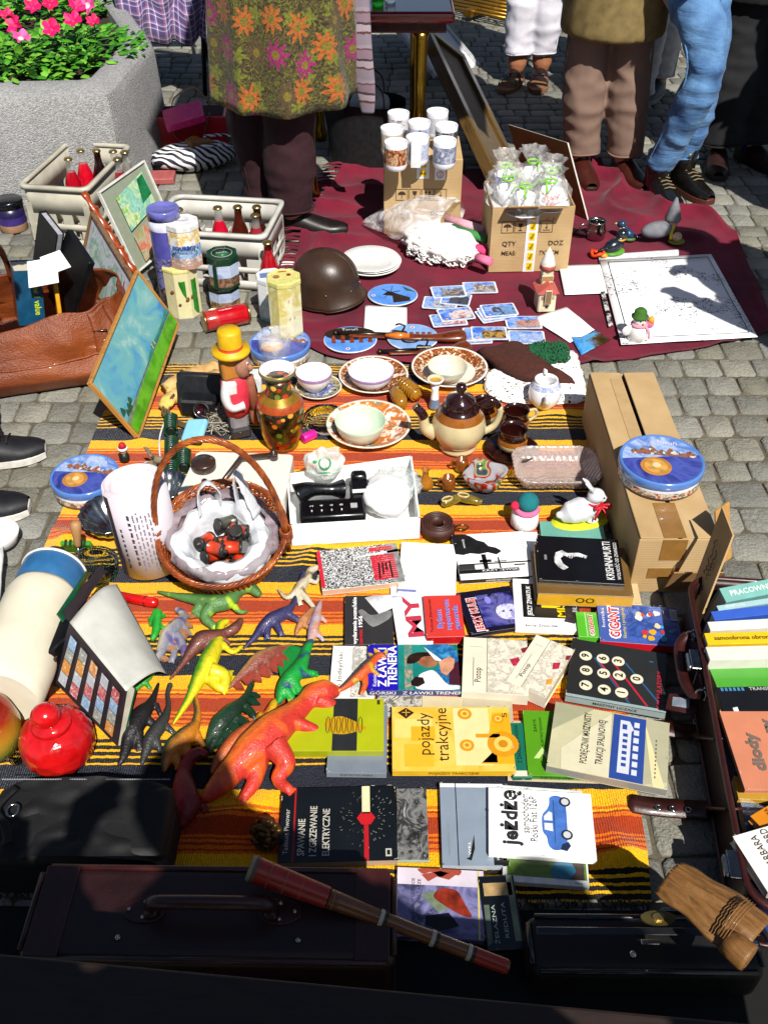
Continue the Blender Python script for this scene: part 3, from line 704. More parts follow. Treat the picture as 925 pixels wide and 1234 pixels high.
# == chair with plaid jacket
p=G(212,100);rt=thing('folding_chair','black metal folding chair under a plaid jacket behind the planter','chair',(p.x,p.y,0))
bk=m('#16161a',.4,metal=.6)
for(x,y0,y1)in((-.18,-.2,.2),(.18,-.2,.2)):
 b=B();b.tube([(x,y0,0),(x,y1,.78)],.011,bk);b.build('leg',rt);b=B();b.tube([(x*.9,y1,0),(x*.9,y0+.04,.43)],.011,bk);b.build('leg',rt)
b=B();b.box((0,0,.44),(.38,.36,.02),bk,bev=.006);b.build('seat',rt)
b=B();b.box((0,.19,.7),(.38,.02,.14),bk,bev=.006);b.build('backrest',rt)
t=NT('plaid_flannel');t.set(.9,sheen=.1);sp=t.n('ShaderNodeSeparateXYZ');t.l(t.co('UV'),sp.inputs[0])
def band(o,sc):return t.ramp(t.math('FRACT',t.math('MULTIPLY',o,sc)),[(0,(.06,.045,.13,1)),(.35,(.3,.12,.25,1)),(.5,(.55,.5,.6,1)),(.58,(.05,.04,.12,1)),(.8,(.16,.1,.26,1)),(.88,(.6,.5,.62,1)),(.93,(.06,.045,.13,1))],'CONSTANT')
t.base(t.mix(.5,band(sp.outputs[0],7),band(sp.outputs[1],7)));t.bump(t.noise(200).outputs[0],.4,.003)
b=B();c0=PY(190,8,p.y)
def pl(u,v):
 x=(u-.5)*.44;s=v*.62
 w=.03*math.sin(u*17+v*5)+.03*N3(u*5,v*5,2)
 if s<.2:q=Vector((x,-.02+s-.22,.5+.02*math.sin(u*9)+w))
 else:q=Vector((x*(1-.3*(s-.2)),-.26-.1*math.sin((s-.2)*4)+w,.5-(s-.2)*.75+.012*math.sin(u*22)))
 return q
b.grid(pl,50,50,t.m);o=b.build('plaid_jacket',None,(p.x-.02,p.y+.1,.08),R(8));uvl=o.data.uv_layers.new(name='UVMap')
for q in o.data.polygons:
 i,j=q.index%50,q.index//50
 for l,(a,c)in zip(q.loop_indices,((0,0),(1,0),(1,1),(0,1))):uvl.data[l].uv=((i+a)/50,(j+c)/50*1.3)
md=o.modifiers.new('s','SOLIDIFY');md.thickness=.012
tag(o,'navy, purple and white plaid jacket draped over the chair behind the planter','jacket')
# == gift boxes, bags behind
def pbox(name,bl,br,h,depth,mat,label,cat,z=0,parts=None,bev=.004):
 """box whose near bottom edge runs bl-br on the ground"""
 a,c=G(*bl,z),G(*br,z);w=(c-a).length;rz=math.atan2(c.y-a.y,c.x-a.x)
 mid=(a+c)/2+Vector((-math.sin(rz),math.cos(rz),0))*depth/2
 rt=thing(name,label,cat,(mid.x,mid.y,z),rz)
 return rt,w
redm=m('#d01830',.35,coat=.2)
rt,w=pbox('gift_bag',(190,184),(275,182),.13,.16,redm,'red glossy paper carrier with tan ribbon handles and yellow oval badge','bag')
b=B();b.box((0,0,.075),(w,.16,.15),redm,bev=.004);b.box((0,0,.1505),(w-.02,.14,.002),m('#3a1014',.9));b.build('body',rt)
for y in(-.083,.05):
 b=B();b.tube(catmull([(-w*.28,y,.15),(-w*.2,y-.012,.07 if y<0 else.2),(0.02,y-.02,.02 if y<0 else.24),(w*.2,y-.012,.09 if y<0 else.2),(w*.3,y,.17)],6),.008,m('#b08a68',.7),6,flat=.3);b.build('handle',rt)
b=B();b.mx=Matrix.Translation((w*.04,-.081,.05))@Matrix.Rotation(PI/2,4,'X');pts=[(math.cos(a*PI/12)*.03,math.sin(a*PI/12)*.02)for a in range(24)]
b.prism(pts,0,.0015,m('#ffd21a',.4));b.text('wawel',.018,(0,0,.0022),m('#c01020',.4));b.build('badge',rt)
p=G(222,150,.15);o=B().box((0,0,.02),(.17,.12,.035),m('#f0308a',.35,coat=.2),bev=.003).build('gift_box',None,(p.x,p.y+.04,.155),rot=(R(14),R(-12),R(12)));tag(o,'magenta cardboard box lid tilted on the red gift bag','box')
rt,w=pbox('zebra_bag',(188,218),(292,206),.06,.2,None,'zebra striped fabric bag lying open with a brown parcel','bag')
t=NT('zebra_print');t.set(.6);wv=t.n('ShaderNodeTexWave',bands_direction='DIAGONAL');wv.inputs['Scale'].default_value=17;wv.inputs['Distortion'].default_value=6;wv.inputs['Detail'].default_value=1;wv.inputs['Detail Scale'].default_value=.8;t.l(t.co(),wv.inputs['Vector'])
t.base(t.ramp(wv.outputs[0],[(0,hx('#14182c')),(.45,hx('#f0f0f4'))],'CONSTANT'))
b=B();b.ball((0,0,.05),(w*.5,.1,.055),t.m,22,10,fn=lambda v:1+.1*N3(v.x*3,v.y*3,v.z*3));b.build('body',rt)
b=B();b.tube(catmull([(w*.1,-.03,.1),(w*.35,-.08,.11),(w*.52,-.02,.08),(w*.42,.06,.1),(w*.15,.05,.11)],6),.011,t.m,8,flat=.5);b.build('handle',rt)
b=B();b.box((.03,0,.1),(.11,.06,.025),m('#9a6a3a',.6),rot=Matrix.Rotation(.3,3,'Z')@Matrix.Rotation(.15,3,'Y'),bev=.003);b.build('parcel',rt)
p=G(197,217);o=B().box((0,0,.012),(.1,.1,.024),m('#b05a58',.6),bev=.003).build('flat_carton',None,(p.x,p.y,0),R(5));tag(o,'flat dusty red carton under the zebra striped bag','box')
p=G(300,172);o=B().ball((0,0,.06),(.075,.07,.06),m('#d8a018',.8,var=.4,vs=30),20,12,fn=lambda v:1+.25*N3(v.x*3,v.y*3,v.z*3)).build('yellow_bundle',None,(p.x,p.y,.0));tag(o,'crumpled golden yellow fabric bundle in the shade behind the floral coat','fabric')
p=G(440,205);rt=thing('tote_bag','black tote bag with a white parcel inside under the red table','bag',(p.x,p.y+.08,0))
bl=m('#101114',.6,var=.3)
b=B();b.grid(lambda u,v:Vector(((.15+.02*v)*math.cos(2*PI*u)*(1+.05*N3(math.cos(6.28*u)*2,math.sin(6.28*u)*2,v*3)),(.09+.01*v)*math.sin(2*PI*u),.26*v+.01*math.sin(12*u))),40,12,bl)
b.prism([(.15*math.cos(a*PI/12),.09*math.sin(a*PI/12))for a in range(24)],0.001,.006,bl);b.build('body',rt)
for s in(-1,1):b=B();b.tube(catmull([(-.08,s*.095,.24),(-.07,s*.1,.33),(0,s*.08,.37),(.07,s*.1,.33),(.08,s*.095,.24)],5),.008,bl,6,flat=.4);b.build('handle',rt)
o=B().ball((0,0,0),(.085,.055,.06),m('#c8ccd2',.5,bump=.8,bs=40),16,10,fn=lambda v:1+.2*N3(v.x*4,v.y*4,v.z*4)).build('white_parcel',None,(p.x+.02,p.y+.08,.245));tag(o,'crumpled white plastic parcel sitting in the black tote bag','parcel')
# == red table
pt=PY(490,20,4.15)
zt=.70;a=G(380,20,zt);c=G(549,15,zt)
rt=thing('red_table','glossy dark red lacquered table on turned brass legs','table',(0,0,0))
mah=m('#8a1420',.12,coat=.8,var=.2,vs=8)
x1,y1_=c.x,c.y;TW=.66
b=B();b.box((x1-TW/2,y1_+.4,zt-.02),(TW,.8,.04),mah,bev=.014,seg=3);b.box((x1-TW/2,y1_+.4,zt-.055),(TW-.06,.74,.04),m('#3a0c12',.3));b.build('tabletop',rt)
br=m('#c8a03a',.18,metal=1,var=.1)
for(lx,ly)in((x1-.12,y1_+.05),(x1-.54,y1_+.05),(x1-.12,y1_+.72),(x1-.54,y1_+.72)):
 b=B();b.lathe([(.028,0),(.03,.02),(.022,.05),(.019,.1),(.021,.3),(.026,.33),(.021,.36),(.026,.6),(.032,.625)],br,18,(lx,ly,0));b.build('leg',rt)
for i,(px,py,mat,lab,sz)in enumerate(((455,8,'#3ac03a','small green glass trinket on the glossy red table',.02),(470,4,'#d8e0e0','small clear glass trinket on the glossy red table',.018))):
 q=G(px,py,zt);o=B().lathe([(sz,0),(sz*1.2,sz),(sz*.6,sz*1.8),(sz*.8,sz*2.4)],glass(mat,.1),14).build('glass_trinket',None,(q.x,q.y,zt));tag(o,lab,'trinket')
def lean(name,bl,br,ztop,dy,th,label,cat,mats,frame=.03,inner=None,loc_dx=0):
 a,c=G(*bl),G(*br);w=(c-a).length;rz=math.atan2(c.y-a.y,c.x-a.x)
 L=math.hypot(ztop,dy);tilt=math.atan2(dy,ztop)
 rt=thing(name,label,cat,(a+c)/2,0,rot=(-(tilt),0,rz));return rt,w,L
wf=wood('#3e2c14','#6a5024',5,.3,.3,(8,8,1))
def picture(name,label,w,h,fr,fm,pm,loc,rot,th=.022,glassy=False,art=None):
 """upright framed picture in local x (width) z (height); faces -y"""
 rt=thing(name,label,'picture',loc,rot=rot)
 b=B()
 for(cx_,cz,sx_,sz)in((0,fr/2,w,fr),(0,h-fr/2,w,fr),(-w/2+fr/2,h/2,fr,h-2*fr),(w/2-fr/2,h/2,fr,h-2*fr)):b.box((cx_,0,cz),(sx_,th,sz),fm,bev=min(.004,fr*.2))
 b.build('frame',rt)
 b=B();b.box((0,.003,h/2),(w-2*fr+.002,th*.4,h-2*fr+.002),pm)
 if art:art(b,w-2*fr,h-2*fr,-th*.2+.0025)
 b.build('picture_panel',rt);return rt
p=G(612,243);q=PY(527,62,p.y+.45)
import mathutils
def place(d_up,d_w):
 z=d_up.normalized();x=(d_w-z*d_w.dot(z)).normalized();y=z.cross(x);return Matrix((x,y,z)).transposed().to_euler()
q2=PY(527,62,p.y+.75);up_=q2-p
picture('framed_picture','large dark wooden frame with gilt edge leaning against the red table beside the mug box',.3,up_.length,.045,wf,m('#6a5a44',.6),p+Vector((.02,.14,.0)),place(up_,Vector((.13,.99,0))),th=.05)
p=G(560,108);q2=PY(480,12,p.y+.35);up_=q2-p
picture('silver_picture','pale silver framed white board leaning beside the brass table leg',.5,up_.length+.1,.035,m('#b8b8b8',.35),m('#e4e4e8',.3),p+Vector((0,.22,0)),place(up_,Vector((.35,.92,0))))
p=G(580,25);rt=thing('brass_grille','gilded slatted panel lying near the white trousered person','panel',(p.x-.05,p.y,.0),R(-40))
gb=m('#b08430',.3,metal=.8)
for k in range(9):b=B();b.tube([(-.35,k*.03,.05+k*.012),(.3,k*.03,.05+k*.012)],.011,gb,8);b.build('rod',rt)
b=B();b.box((-.02,.12,.045),(.05,.32,.04),gb);b.build('bar',rt)
# == mugs box
card=NT('corrugated_card');card.set(.85,spec=.25)
wv=card.n('ShaderNodeTexWave',bands_direction='Z');wv.inputs['Scale'].default_value=60;wv.inputs['Distortion'].default_value=.6;card.l(card.co(),wv.inputs['Vector'])
card.base(card.ramp(card.noise(7,5).outputs[0],[(.3,hx('#bb9a6c')),(.7,hx('#d2b485'))]));card.bump(card.math('ADD',wv.outputs[0],card.noise(60).outputs[0]),.18,.002)
CARD=card.m;CARD2=m('#a87f4e',.85,var=.14,vs=9);ink=m('#3a2a1c',.8,var=0,bump=0);TAPE=m('#eef0f0',.25,var=.05);ylw=m('#ffd000',.4,var=0);redp=m('#d02030',.5,var=0);BLK=m('#0c0c0c',.5,var=0,bump=0)
def frontface(w,d,z):
 return Matrix.Translation((0,-d/2-.0012,z))@Matrix.Rotation(PI/2,4,'X')
def symbols(b,mx,u,v,s,kinds='ugth'):
 o=b.mx;b.mx=mx
 for k,kd in enumerate(kinds):
  x=u+k*s*1.12
  for(cx_,cy_,sx_,sy_)in((0,s/2,s,.0016),(0,-s/2,s,.0016),(-s/2,0,.0016,s),(s/2,0,.0016,s)):b.box((x+cx_,v+cy_,0),(sx_,sy_,.0006),ink)
  if kd=='u':b.prism([(x+math.cos(a*PI/8)*s*.34,v+math.sin(a*PI/8)*s*.3)for a in range(9)],0,.0004,ink);b.box((x,v-s*.18,0),(.002,s*.36,.0006),ink)
  if kd=='g':b.prism([(x-s*.2,v+s*.32),(x+s*.2,v+s*.32),(x+s*.12,v),(x-s*.12,v)],0,.0004,ink);b.box((x,v-s*.15,0),(.002,s*.3,.0006),ink);b.box((x,v-s*.3,0),(s*.3,.003,.0006),ink)
  if kd=='t':
   for e in(-.17,.17):b.box((x+e*s,v-.05*s,0),(.003,s*.5,.0006),ink);b.prism([(x+e*s-s*.12,v+s*.16),(x+e*s+s*.12,v+s*.16),(x+e*s,v+s*.38)],0,.0004,ink)
   b.box((x,v-.36*s,0),(s*.7,.002,.0006),ink)
  if kd=='h':b.box((x,v+s*.08,0),(.002,s*.4,.0006),ink);b.prism([(x-s*.12,v-s*.05),(x+s*.12,v-s*.05),(x,v-s*.2)],0,.0004,ink);b.box((x,v-.3*s,0),(s*.6,.002,.0006),ink)
 b.mx=o
def carton(name,label,bl,br,h,d,z=ZC,open_top=False):
 rt,w=pbox(name,bl,br,h,d,None,label,'box',z)
 b=B()
 if open_top:
  for(cx_,cy_,sx_,sy_)in((0,-d/2+.002,w,.004),(0,d/2-.002,w,.004),(-w/2+.002,0,.004,d-.008),(w/2-.002,0,.004,d-.008)):b.box((cx_,cy_,h/2),(sx_,sy_,h),CARD)
  b.box((0,0,.003),(w-.01,d-.01,.004),CARD)
 else:b.box((0,0,h/2),(w,d,h),CARD,bev=.004,seg=2)
 return rt,w,b
hb=.285
rt,w,b=carton('mug_carton','brown corrugated box with handling symbols carrying printed mugs on top',(462,283),(553,283),hb,.24)
MUGBOX=(rt,w)
symbols(b,frontface(w,.24,0),-.075,.155,.042)
b.mx=frontface(w,.24,0);b.text('DOZ',.024,(.055,.085,.001),ink,sx=.9,bold=.01);b.text('MADE',.02,(-.07,.085,.001),ink,sx=.9);b.mx=Matrix()
b.build('carton_body',rt)
b=B();b.box((.0,-.1212,hb-.035),(.045,.0012,.07),TAPE);b.box((0,0,hb+.0008),(.045,.24,.0012),TAPE)
for z in(hb-.02,hb-.05):b.box((0,-.1222,z),(.024,.001,.022),ylw);b.mx=Matrix.Translation((0,-.1234,z))@Matrix.Rotation(PI/2,4,'X');b.text('duo',.013,(0,0,0),BLK,bold=.02);b.mx=Matrix()
b.build('tape',rt)
b=B();b.box((.062,-.1215,hb-.04),(.04,.0012,.07),TAPE);b.box((.062,-.1225,hb-.018),(.034,.001,.025),redp)
b.mx=Matrix.Translation((.062,-.1224,hb-.055))@Matrix.Rotation(PI/2,4,'X');b.tube([(math.cos(a*PI/8)*.011,math.sin(a*PI/8)*.011,0)for a in range(16)],.0013,redp,5,closed=True);b.text('2',.014,(0,0,.001),redp);b.mx=Matrix();b.build('sticker',rt)
wht=m('#f4f4fa',.18,coat=.5,var=.04,bump=0,k=.78)
def mug(px,py,z,label,prints,hang,hgt=.095,r=.04):
 c=G(px,py,z+hgt)
 rt=thing('printed_mug',label,'mug',(c.x,c.y,z),rn(-.3,.3),'printed mugs standing on the box')
 pm=photo(prints,42,rn(0,9),.2)
 b=B();b.lathe([(r*.8,0),(r*.9,.003),(r,.014),(r,.02),(r*1.003,.021),(r*1.003,hgt-.018),(r,hgt-.017),(r*1.02,hgt-.002),(r*.99,hgt),(r*.92,hgt-.003),(r*.9,.012),(0,.008)],[wht]*4+[pm]+[wht]*6,30);b.build('cup',rt)
 b=B();h=[(math.cos(hang)*(r-.002+q),math.sin(hang)*(r-.002+q),z_)for q,z_ in((0,.022),(.02,.026),(.03,.045),(.022,.066),(0,.072))];b.tube(catmull(h,5),.0055,wht,8);b.build('handle',rt)
zt_=ZC+hb
for px,py,lab,pr,ha in((480,135,'mug with pale grey print, in the rear row by the black bag',['#c8c4c8','#e8e8ec','#88808e'],1.2),(527,133,'plain white mug in the rear row of the box by the brass leg',['#e0e0e8','#c8ccd8','#f0f0f4'],.7),(472,153,'mug with beige town print at the edge of the middle row',['#8a7050','#d8ccb8','#504030'],2.4),(505,146,'mug with blue sky print in the centre of the mug cluster',['#7a90c8','#d8dcec','#4a5a8a'],1.5),(538,150,'mug with black and white town print behind the grey skyline mug',['#d0d0d4','#202028','#888890'],.2),(477,170,'mug with dark brown brick town print in the front row',['#401810','#a05028','#d8b890','#2a1010'],2.8),(503,164,'mug wrapped in a white paper slip, centre of the front row',['#98a4cc','#dce0f0','#7888b0'],1.8),(536,168,'mug with grey skyline print at the box corner in the front row',['#d8dae4','#6a7290','#a8aec4','#e8e8f0'],.4)):
 mug(px,py,zt_,lab,pr,PI/2+.5*math.sin(ha*5))
c=G(503,164,zt_+.095);o=B().grid(lambda u,v:Vector(((u-.5)*.034,-.0425-.004*math.sin(v*3),.1-v*.1)),4,8,m('#f8f8f8',.8)).build('paper_slip',None,(c.x-.006,c.y,zt_));tag(o,'white paper slip hanging down the front of a mug','paper')
# == cellophane cup box
h2=.235
rt,w,b=carton('cup_carton','brown open carton printed QTY DOZ with yellow marked tape down its front',(588,328),(683,326),h2,.235,open_top=True)
symbols(b,frontface(w,.235,0),-.085,.165,.04,'ugth')
mx=frontface(w,.235,0);b.mx=mx;b.text('QTY',.024,(-.1,.105,.0012),ink,ax='LEFT',bold=.008);b.text('DOZ',.024,(.06,.105,.0012),ink,ax='LEFT',bold=.008);b.text('MEAS:',.022,(-.1,.07,.0012),ink,ax='LEFT',sx=.9,bold=.008);b.text('7X31CM',.022,(.032,.07,.0012),ink,ax='LEFT',sx=.85,bold=.008);b.text('*',.03,(-.05,.185,.0012),redp);b.text('* *',.03,(.06,.187,.0012),redp);b.mx=Matrix()
b.build('carton_body',rt)
b=B();b.box((0,-.1187,h2/2),(.04,.0014,h2),TAPE)
for k in range(6):z=.02+k*.037;b.box((0.002,-.1198,z),(.02,.001,.028),ylw);b.mx=Matrix.Translation((.002,-.1208,z))@Matrix.Rotation(PI/2,4,'X')@Matrix.Rotation(R(70),4,'Z');b.text('duo',.014,(0,0,0),BLK,bold=.02);b.mx=Matrix()
b.build('tape',rt)
for(cx_,cy_,sx_,sy_,rot)in((-.05,-.15,.1,.075,(-.5,0,0)),(.05,-.16,.1,.07,(-.35,0,0))):
 b=B();b.box((0,0,0),(sx_,sy_,.004),CARD2);b.build('flap',rt,(cx_,cy_ if abs(cx_)>.1 else-.1175-.033,h2+.012 if abs(cx_)<.1 else h2+.015),rot=rot)
BX,BW=rt,w
cel=film('#ffffff',.2,.08,1.0,60);grn=m('#8ade3a',.3)
Mb=Matrix.Translation(rt.location)@Matrix.Rotation(rt.rotation_euler.z,4,'Z')
b=B();b.box((0,0,h2*.8),(w-.02,.21,.004),CARD2);b.build('inner_lid',rt)
k=0
for(x,y,lab,pr,zz)in((-.075,.07,'cup and saucer in cellophane at the rear corner by the dark frame',['#ffffff','#2a4aa0','#e8e8f0'],.02),(.02,.075,'tallest cellophane wrapped cup at the rear of the carton',['#ffffff','#d0d0d8','#505868'],.03),(-.08,-.03,'cellophane wrapped cup with handle showing over the carton side',['#ffffff','#e0e4ec'],.012),(.06,-.055,'cup printed blue and red on a white saucer at the carton front',['#3048a8','#ffffff','#c03040','#ffffff'],.012),(-.03,-.085,'cup in cellophane with lime ribbon over the yellow marked tape',['#ffffff','#d8dce4','#a0a8b8'],.008),(.075,.02,'cup in cellophane with lime ribbon against the leaning panel',['#ffffff','#98a0b0','#e8e8e8'],.016)):
 P=Mb@Vector((x,y,h2*.8+.004+zz));r_=thing('wrapped_cup',lab,'cup',P,rn(0,6),'cellophane wrapped cups on the carton')
 b=B();b.lathe([(.03,.003),(.035,0),(.07,.012),(.072,.015),(.068,.015),(.035,.005),(0,.005)],wht,30);b.build('saucer',r_)
 b=B();b.lathe([(.02,.006),(.03,.02),(.038,.065),(.036,.065),(.027,.02),(0,.012)],[photo(pr,40,k+3,.2)]*2+[wht]*3,26);b.build('cup',r_)
 b=B();b.tube(catmull([(.033,0,.055),(.055,0,.055),(.058,0,.035),(.03,0,.022)],5),.0045,wht,7);b.build('handle',r_)
 b=B();b.lathe([(.07,.012),(.066,.04),(.05,.075),(.018,.095),(.03,.115),(.048,.14)],cel,26,cap=False,wob=lambda a,i:1+.12*math.sin(a*7+i)+.1*math.sin(a*11+2*i));b.build('cellophane',r_)
 b=B();b.tube([(.02*math.cos(a),.02*math.sin(a),.095)for a in[q*PI/6 for q in range(12)]],.004,grn,6,closed=True);b.tube(catmull([(.02,0,.095),(.045,.01,.1),(.05,.02,.07)],4),.004,grn,6,flat=.4);b.tube(catmull([(.02,0,.095),(.04,-.02,.105),(.045,-.035,.08)],4),.004,grn,6,flat=.4);b.build('ribbon',r_)
 k+=1
p=G(707,272);q=PY(614,148,p.y+.24);
a=Mb@Vector((.155,.03,0))
o=thing('hardboard_sheet','brown hardboard picture panel with white edge leaning behind the cup carton','panel',(G(707,268).x,G(707,268).y,.01))
tl=PY(612,150,3.86)-o.location;tr_=PY(683,172,3.62)-o.location;bl_=PY(640,262,3.62)-o.location
b=B();n_=(tr_-tl).cross(bl_-tl).normalized()*.008;br_=Vector((0,0,0));bl_=tl+(br_-tr_)
b.add([tl,tr_,br_,bl_,tl+n_,tr_+n_,br_+n_,bl_+n_],[(0,1,2,3),(7,6,5,4),(0,4,5,1),(1,5,6,2),(2,6,7,3),(3,7,4,0)],[m('#8a5c2c',.7,var=.25,vs=8),m('#8a5c2c',.7,var=.25,vs=8)]+[m('#f0ece0',.6)]*4);b.build('board',o)
# == bottle crates
def crate(name,label,LF,RF,BR,h,mat,z0=0):
 a,c,e=G(*LF,h),G(*RF,h),G(*BR,h)
 w=(c-a).length;ux=(c-a).normalized();uy=Vector((-ux.y,ux.x,0));d=(e-c).dot(uy)
 mid=(a+c)/2+uy*d/2;rz=math.atan2(ux.y,ux.x)
 rt=thing(name,label,'crate',(mid.x,mid.y,z0),rz)
 def rr(w_,d_,z,r=.03):
  o=[]
  for cx_,cy_,a0 in((w_/2-r,d_/2-r,0),(-w_/2+r,d_/2-r,90),(-w_/2+r,-d_/2+r,180),(w_/2-r,-d_/2+r,270)):
   for q in range(6):t_=R(a0+q*18);o.append((cx_+r*math.cos(t_),cy_+r*math.sin(t_),z))
  return o
 def band(b,z0_,z1_,t_=.007,fl=0):
  rs=[rr(w+fl,d+fl,z0_),rr(w+fl,d+fl,z1_),rr(w-2*t_,d-2*t_,z1_),rr(w-2*t_,d-2*t_,z0_),rr(w+fl,d+fl,z0_)]
  n=24;b.add([p for r_ in rs[:4]for p in r_],[(i*n+j,i*n+(j+1)%n,((i+1)%4)*n+(j+1)%n,((i+1)%4)*n+j)for i in range(4)for j in range(n)],mat,True)
 b=B();band(b,h-.016,h,fl=.016);band(b,h*.56,h-.017);band(b,h*.3,h*.4);band(b,0,h*.15)
 for sx_ in(-1,1):
  for k in range(3):b.box((sx_*(w/2-.0035),(-.3+.3*k)*d,h*.42),(.006,.034,h*.62),mat)
  for k in range(4):b.box(((-.375+.25*k)*w,sx_*(d/2-.0035),h*.42),(.036,.006,h*.62),mat)
 for sx_ in(-1,1):
  for sy_ in(-1,1):b.box((sx_*(w/2-.022),sy_*(d/2-.004),h*.42),(.036,.006,h*.62),mat);b.box((sx_*(w/2-.004),sy_*(d/2-.024),h*.42),(.006,.034,h*.62),mat)
 b.build('crate_wall',rt)
 b=B()
 for k in range(9):b.box(((-.44+.11*k)*w,0,.006),(.012,d-.02,.008),mat)
 for k in range(7):b.box((0,(-.42+.14*k)*d,.0065),(w-.02,.01,.006),mat)
 b.build('grid_floor',rt)
 b=B()
 for k in range(1,4):b.box(((-.5+.25*k)*w,0,.05),(.004,d-.02,.09),mat)
 for k in range(1,3):b.box((0,(-.5+k/3)*d,.05),(w-.02,.004,.09),mat)
 b.build('divider',rt)
 return Matrix.Translation(rt.location)@Matrix.Rotation(rz,4,'Z'),w,d
crm=m('#c4bfae',.45,var=.22,vs=10,bump=.15,bs=80);crm2=m('#d2d0c8',.42,var=.16,vs=10,bump=.12,bs=80)
C1,w1_,d1=crate('bottle_crate','weathered beige plastic bottle crate turned cornerwise against the planter',(24,222),(104,227),(167,175),.235,crm)
C2,w2_,d2=crate('bottle_crate','pale grey plastic bottle crate standing behind the tall tins',(180,276),(318,284),(326,240),.2,crm2)
def bottle(P,label,liquid,gl,hgt=.23,r=.031,cap='#c8b070',lab=None):
 rt=thing('bottle',label,'bottle',P,rn(0,6),'bottles of red drink in the crates')
 g_=m(gl,.05,coat=.9,var=.05,bump=0,alpha=.28 if gl=='#d8d8d4' else 1);lq=m(liquid,.06,coat=.9,var=.1,bump=0)
 pr=[(r*.9,0),(r,.006),(r,hgt*.52),(r*.92,hgt*.6),(r*.5,hgt*.78),(r*.42,hgt*.86),(r*.42,hgt*.95),(r*.47,hgt*.955),(r*.47,hgt*.975)]
 b=B();b.lathe(pr,[lq]*4+([lq]if gl!='#d8d8d4' else[g_])+[g_]*4,22);b.build('glass_body',rt)
 b=B();b.lathe([(r*.52,hgt*.97),(r*.5,hgt*.985),(r*.42,hgt),(0,hgt+.001)],m(cap,.25,metal=.9,var=.05),21,wob=lambda a,i:1+(.05*math.cos(21*a)if i==0 else 0));b.build('crown_cap',rt)
 if lab:b=B();b.lathe([(r*1.012,hgt*.2),(r*1.012,hgt*.46)],m(lab,.7,var=.3,vs=50),22,cap=False);b.build('paper_label',rt)
def at_top(px,py,z):p=G(px,py,z);return Vector((p.x,p.y,0))
for i,(px,py,lab,lq,gl,pl_)in enumerate(((82,190,'red bottle with cream label, at the near side of the beige crate','#b80a22','#d8d8d4','#e8c8a8'),(97,180,'brightest red tall bottle in the middle of the beige crate','#d80c28','#d8d8d4',None),(116,180,'nearly black bottle beside the bright red one in the beige crate','#1c0408','#1c0408',None),(136,181,'half empty clear red bottle near the rear corner of the beige crate','#a01426','#d8d8d4',None),(150,182,'clear bottle with gold cap in the rear corner of the beige crate','#888078','#d8d8d4',None),(141,190,'clear bottle with red dregs in front of the gold capped one in the beige crate','#901828','#d8d8d4',None))):
 P=at_top(px,py,.245);P.z=.012;bottle(P,lab,lq,gl,.233,lab=pl_)
for i,(px,py,lab,lq,gl,hh)in enumerate(((215,251,'clear bottle of faded red drink beside the blue tall tin in the grey crate','#8a2a3a','#d8d8d4',.215),(234,260,'brown glass bottle behind the white tin in the grey crate','#3a1206','#3a1206',.2),(262,249,'bright red clear necked bottle in the middle of the grey crate','#d01030','#d8d8d4',.215),(286,248,'amber brown bottle with paper label in the grey crate','#4a1808','#4a1808',.215),(309,248,'brown bottle in the rear corner of the grey crate','#3a1408','#3a1408',.215),(307,258,'clear bottle of pale red drink at the grey crate edge','#a02a34','#d8d8d4',.205))):
 P=at_top(px,py,hh+.012);P.z=.012;bottle(P,lab,lq,gl,hh,lab='#d8b890' if i==3 else None)
P=at_top(322,291,.2);bottle(Vector((P.x,P.y,0)),'red bottle standing on the cobbles outside the grey crate corner','#b00a1a','#5a0608',.2)
# == paintings
oilsky=lambda s:photo(['#2f7fc0','#4a9ad0','#6ab4c4','#7abcbc','#a8d0d0','#6ab0c0'],7,s,.35,.9,detail=6)
gw=wood('#a06a30','#c89048',4,.5,0,(8,8,1))
def frame4(name,label,TL,TR,BL,zTL,zTR,zBL,fr,fm,pm,th=.02,art=None):
 """framed picture through three corner points given as pixel + height"""
 a,c,e=G(*TL,zTL),G(*TR,zTR),G(*BL,zBL)
 up_=a-e;w=(c-a).length
 return picture(name,label,w,up_.length,fr,fm,pm,e+(c-a)/2,place(up_,c-a),th,art=art)
def art_land(b,w,h,y):
 g1=photo(['#3a7a10','#4a9a18','#6ab828','#5aa820'],14,5,.4,.5);dk_=m('#2a5a3a',.5);gy=m('#7a8a78',.5,var=.3);bl_=m('#2a6a9a',.5);wt=m('#e0e8e8',.5,var=.2)
 Q=lambda u,v,l:(-w/2+u*w,-.0062-l*.0006,.012+v*h)
 P=lambda pts,mat,l:b.poly([Q(u,v,l)for u,v in pts],mat)
 P([(0,0),(1,0),(1,.2),(.6,.23),(.25,.22),(0,.16)],g1,1)
 P([(.0,.16),(.25,.22),(.6,.23),(1,.2),(1,.235),(.62,.262),(.25,.26),(0,.24)],gy,1)
 P([(.2,.245),(1,.225),(1,.24),(.2,.258)],bl_,2)
 for u,v,s in((.06,.25,.05),(.1,.24,.07),(.03,.33,.06),(.14,.3,.05)):P([(u-s*.4,v),(u+s*.4,v),(u+s*.2,v+s*1.2),(u,v+s*1.8),(u-s*.25,v+s)],dk_,3)
 n=16;P([(.5+.5*k/n,.27+(.03*abs(N3(k*.9,2))+.015)*(k>0))for k in range(n+1)]+[(1,.235),(.5,.25)],m('#3a8a78',.5,var=.3),2)
 for u in(.62,.66):P([(u,.25),(u+.015,.25),(u+.012,.33),(u+.003,.33)],m('#c0b090',.5),3)
frame4('landscape_painting','oil landscape of blue sky over green meadow in thin wood frame, leaning on leather bag',(106,461),(165,326),(166,529),.2,.26,.007,.007,gw,oilsky(1),.014,art_land)
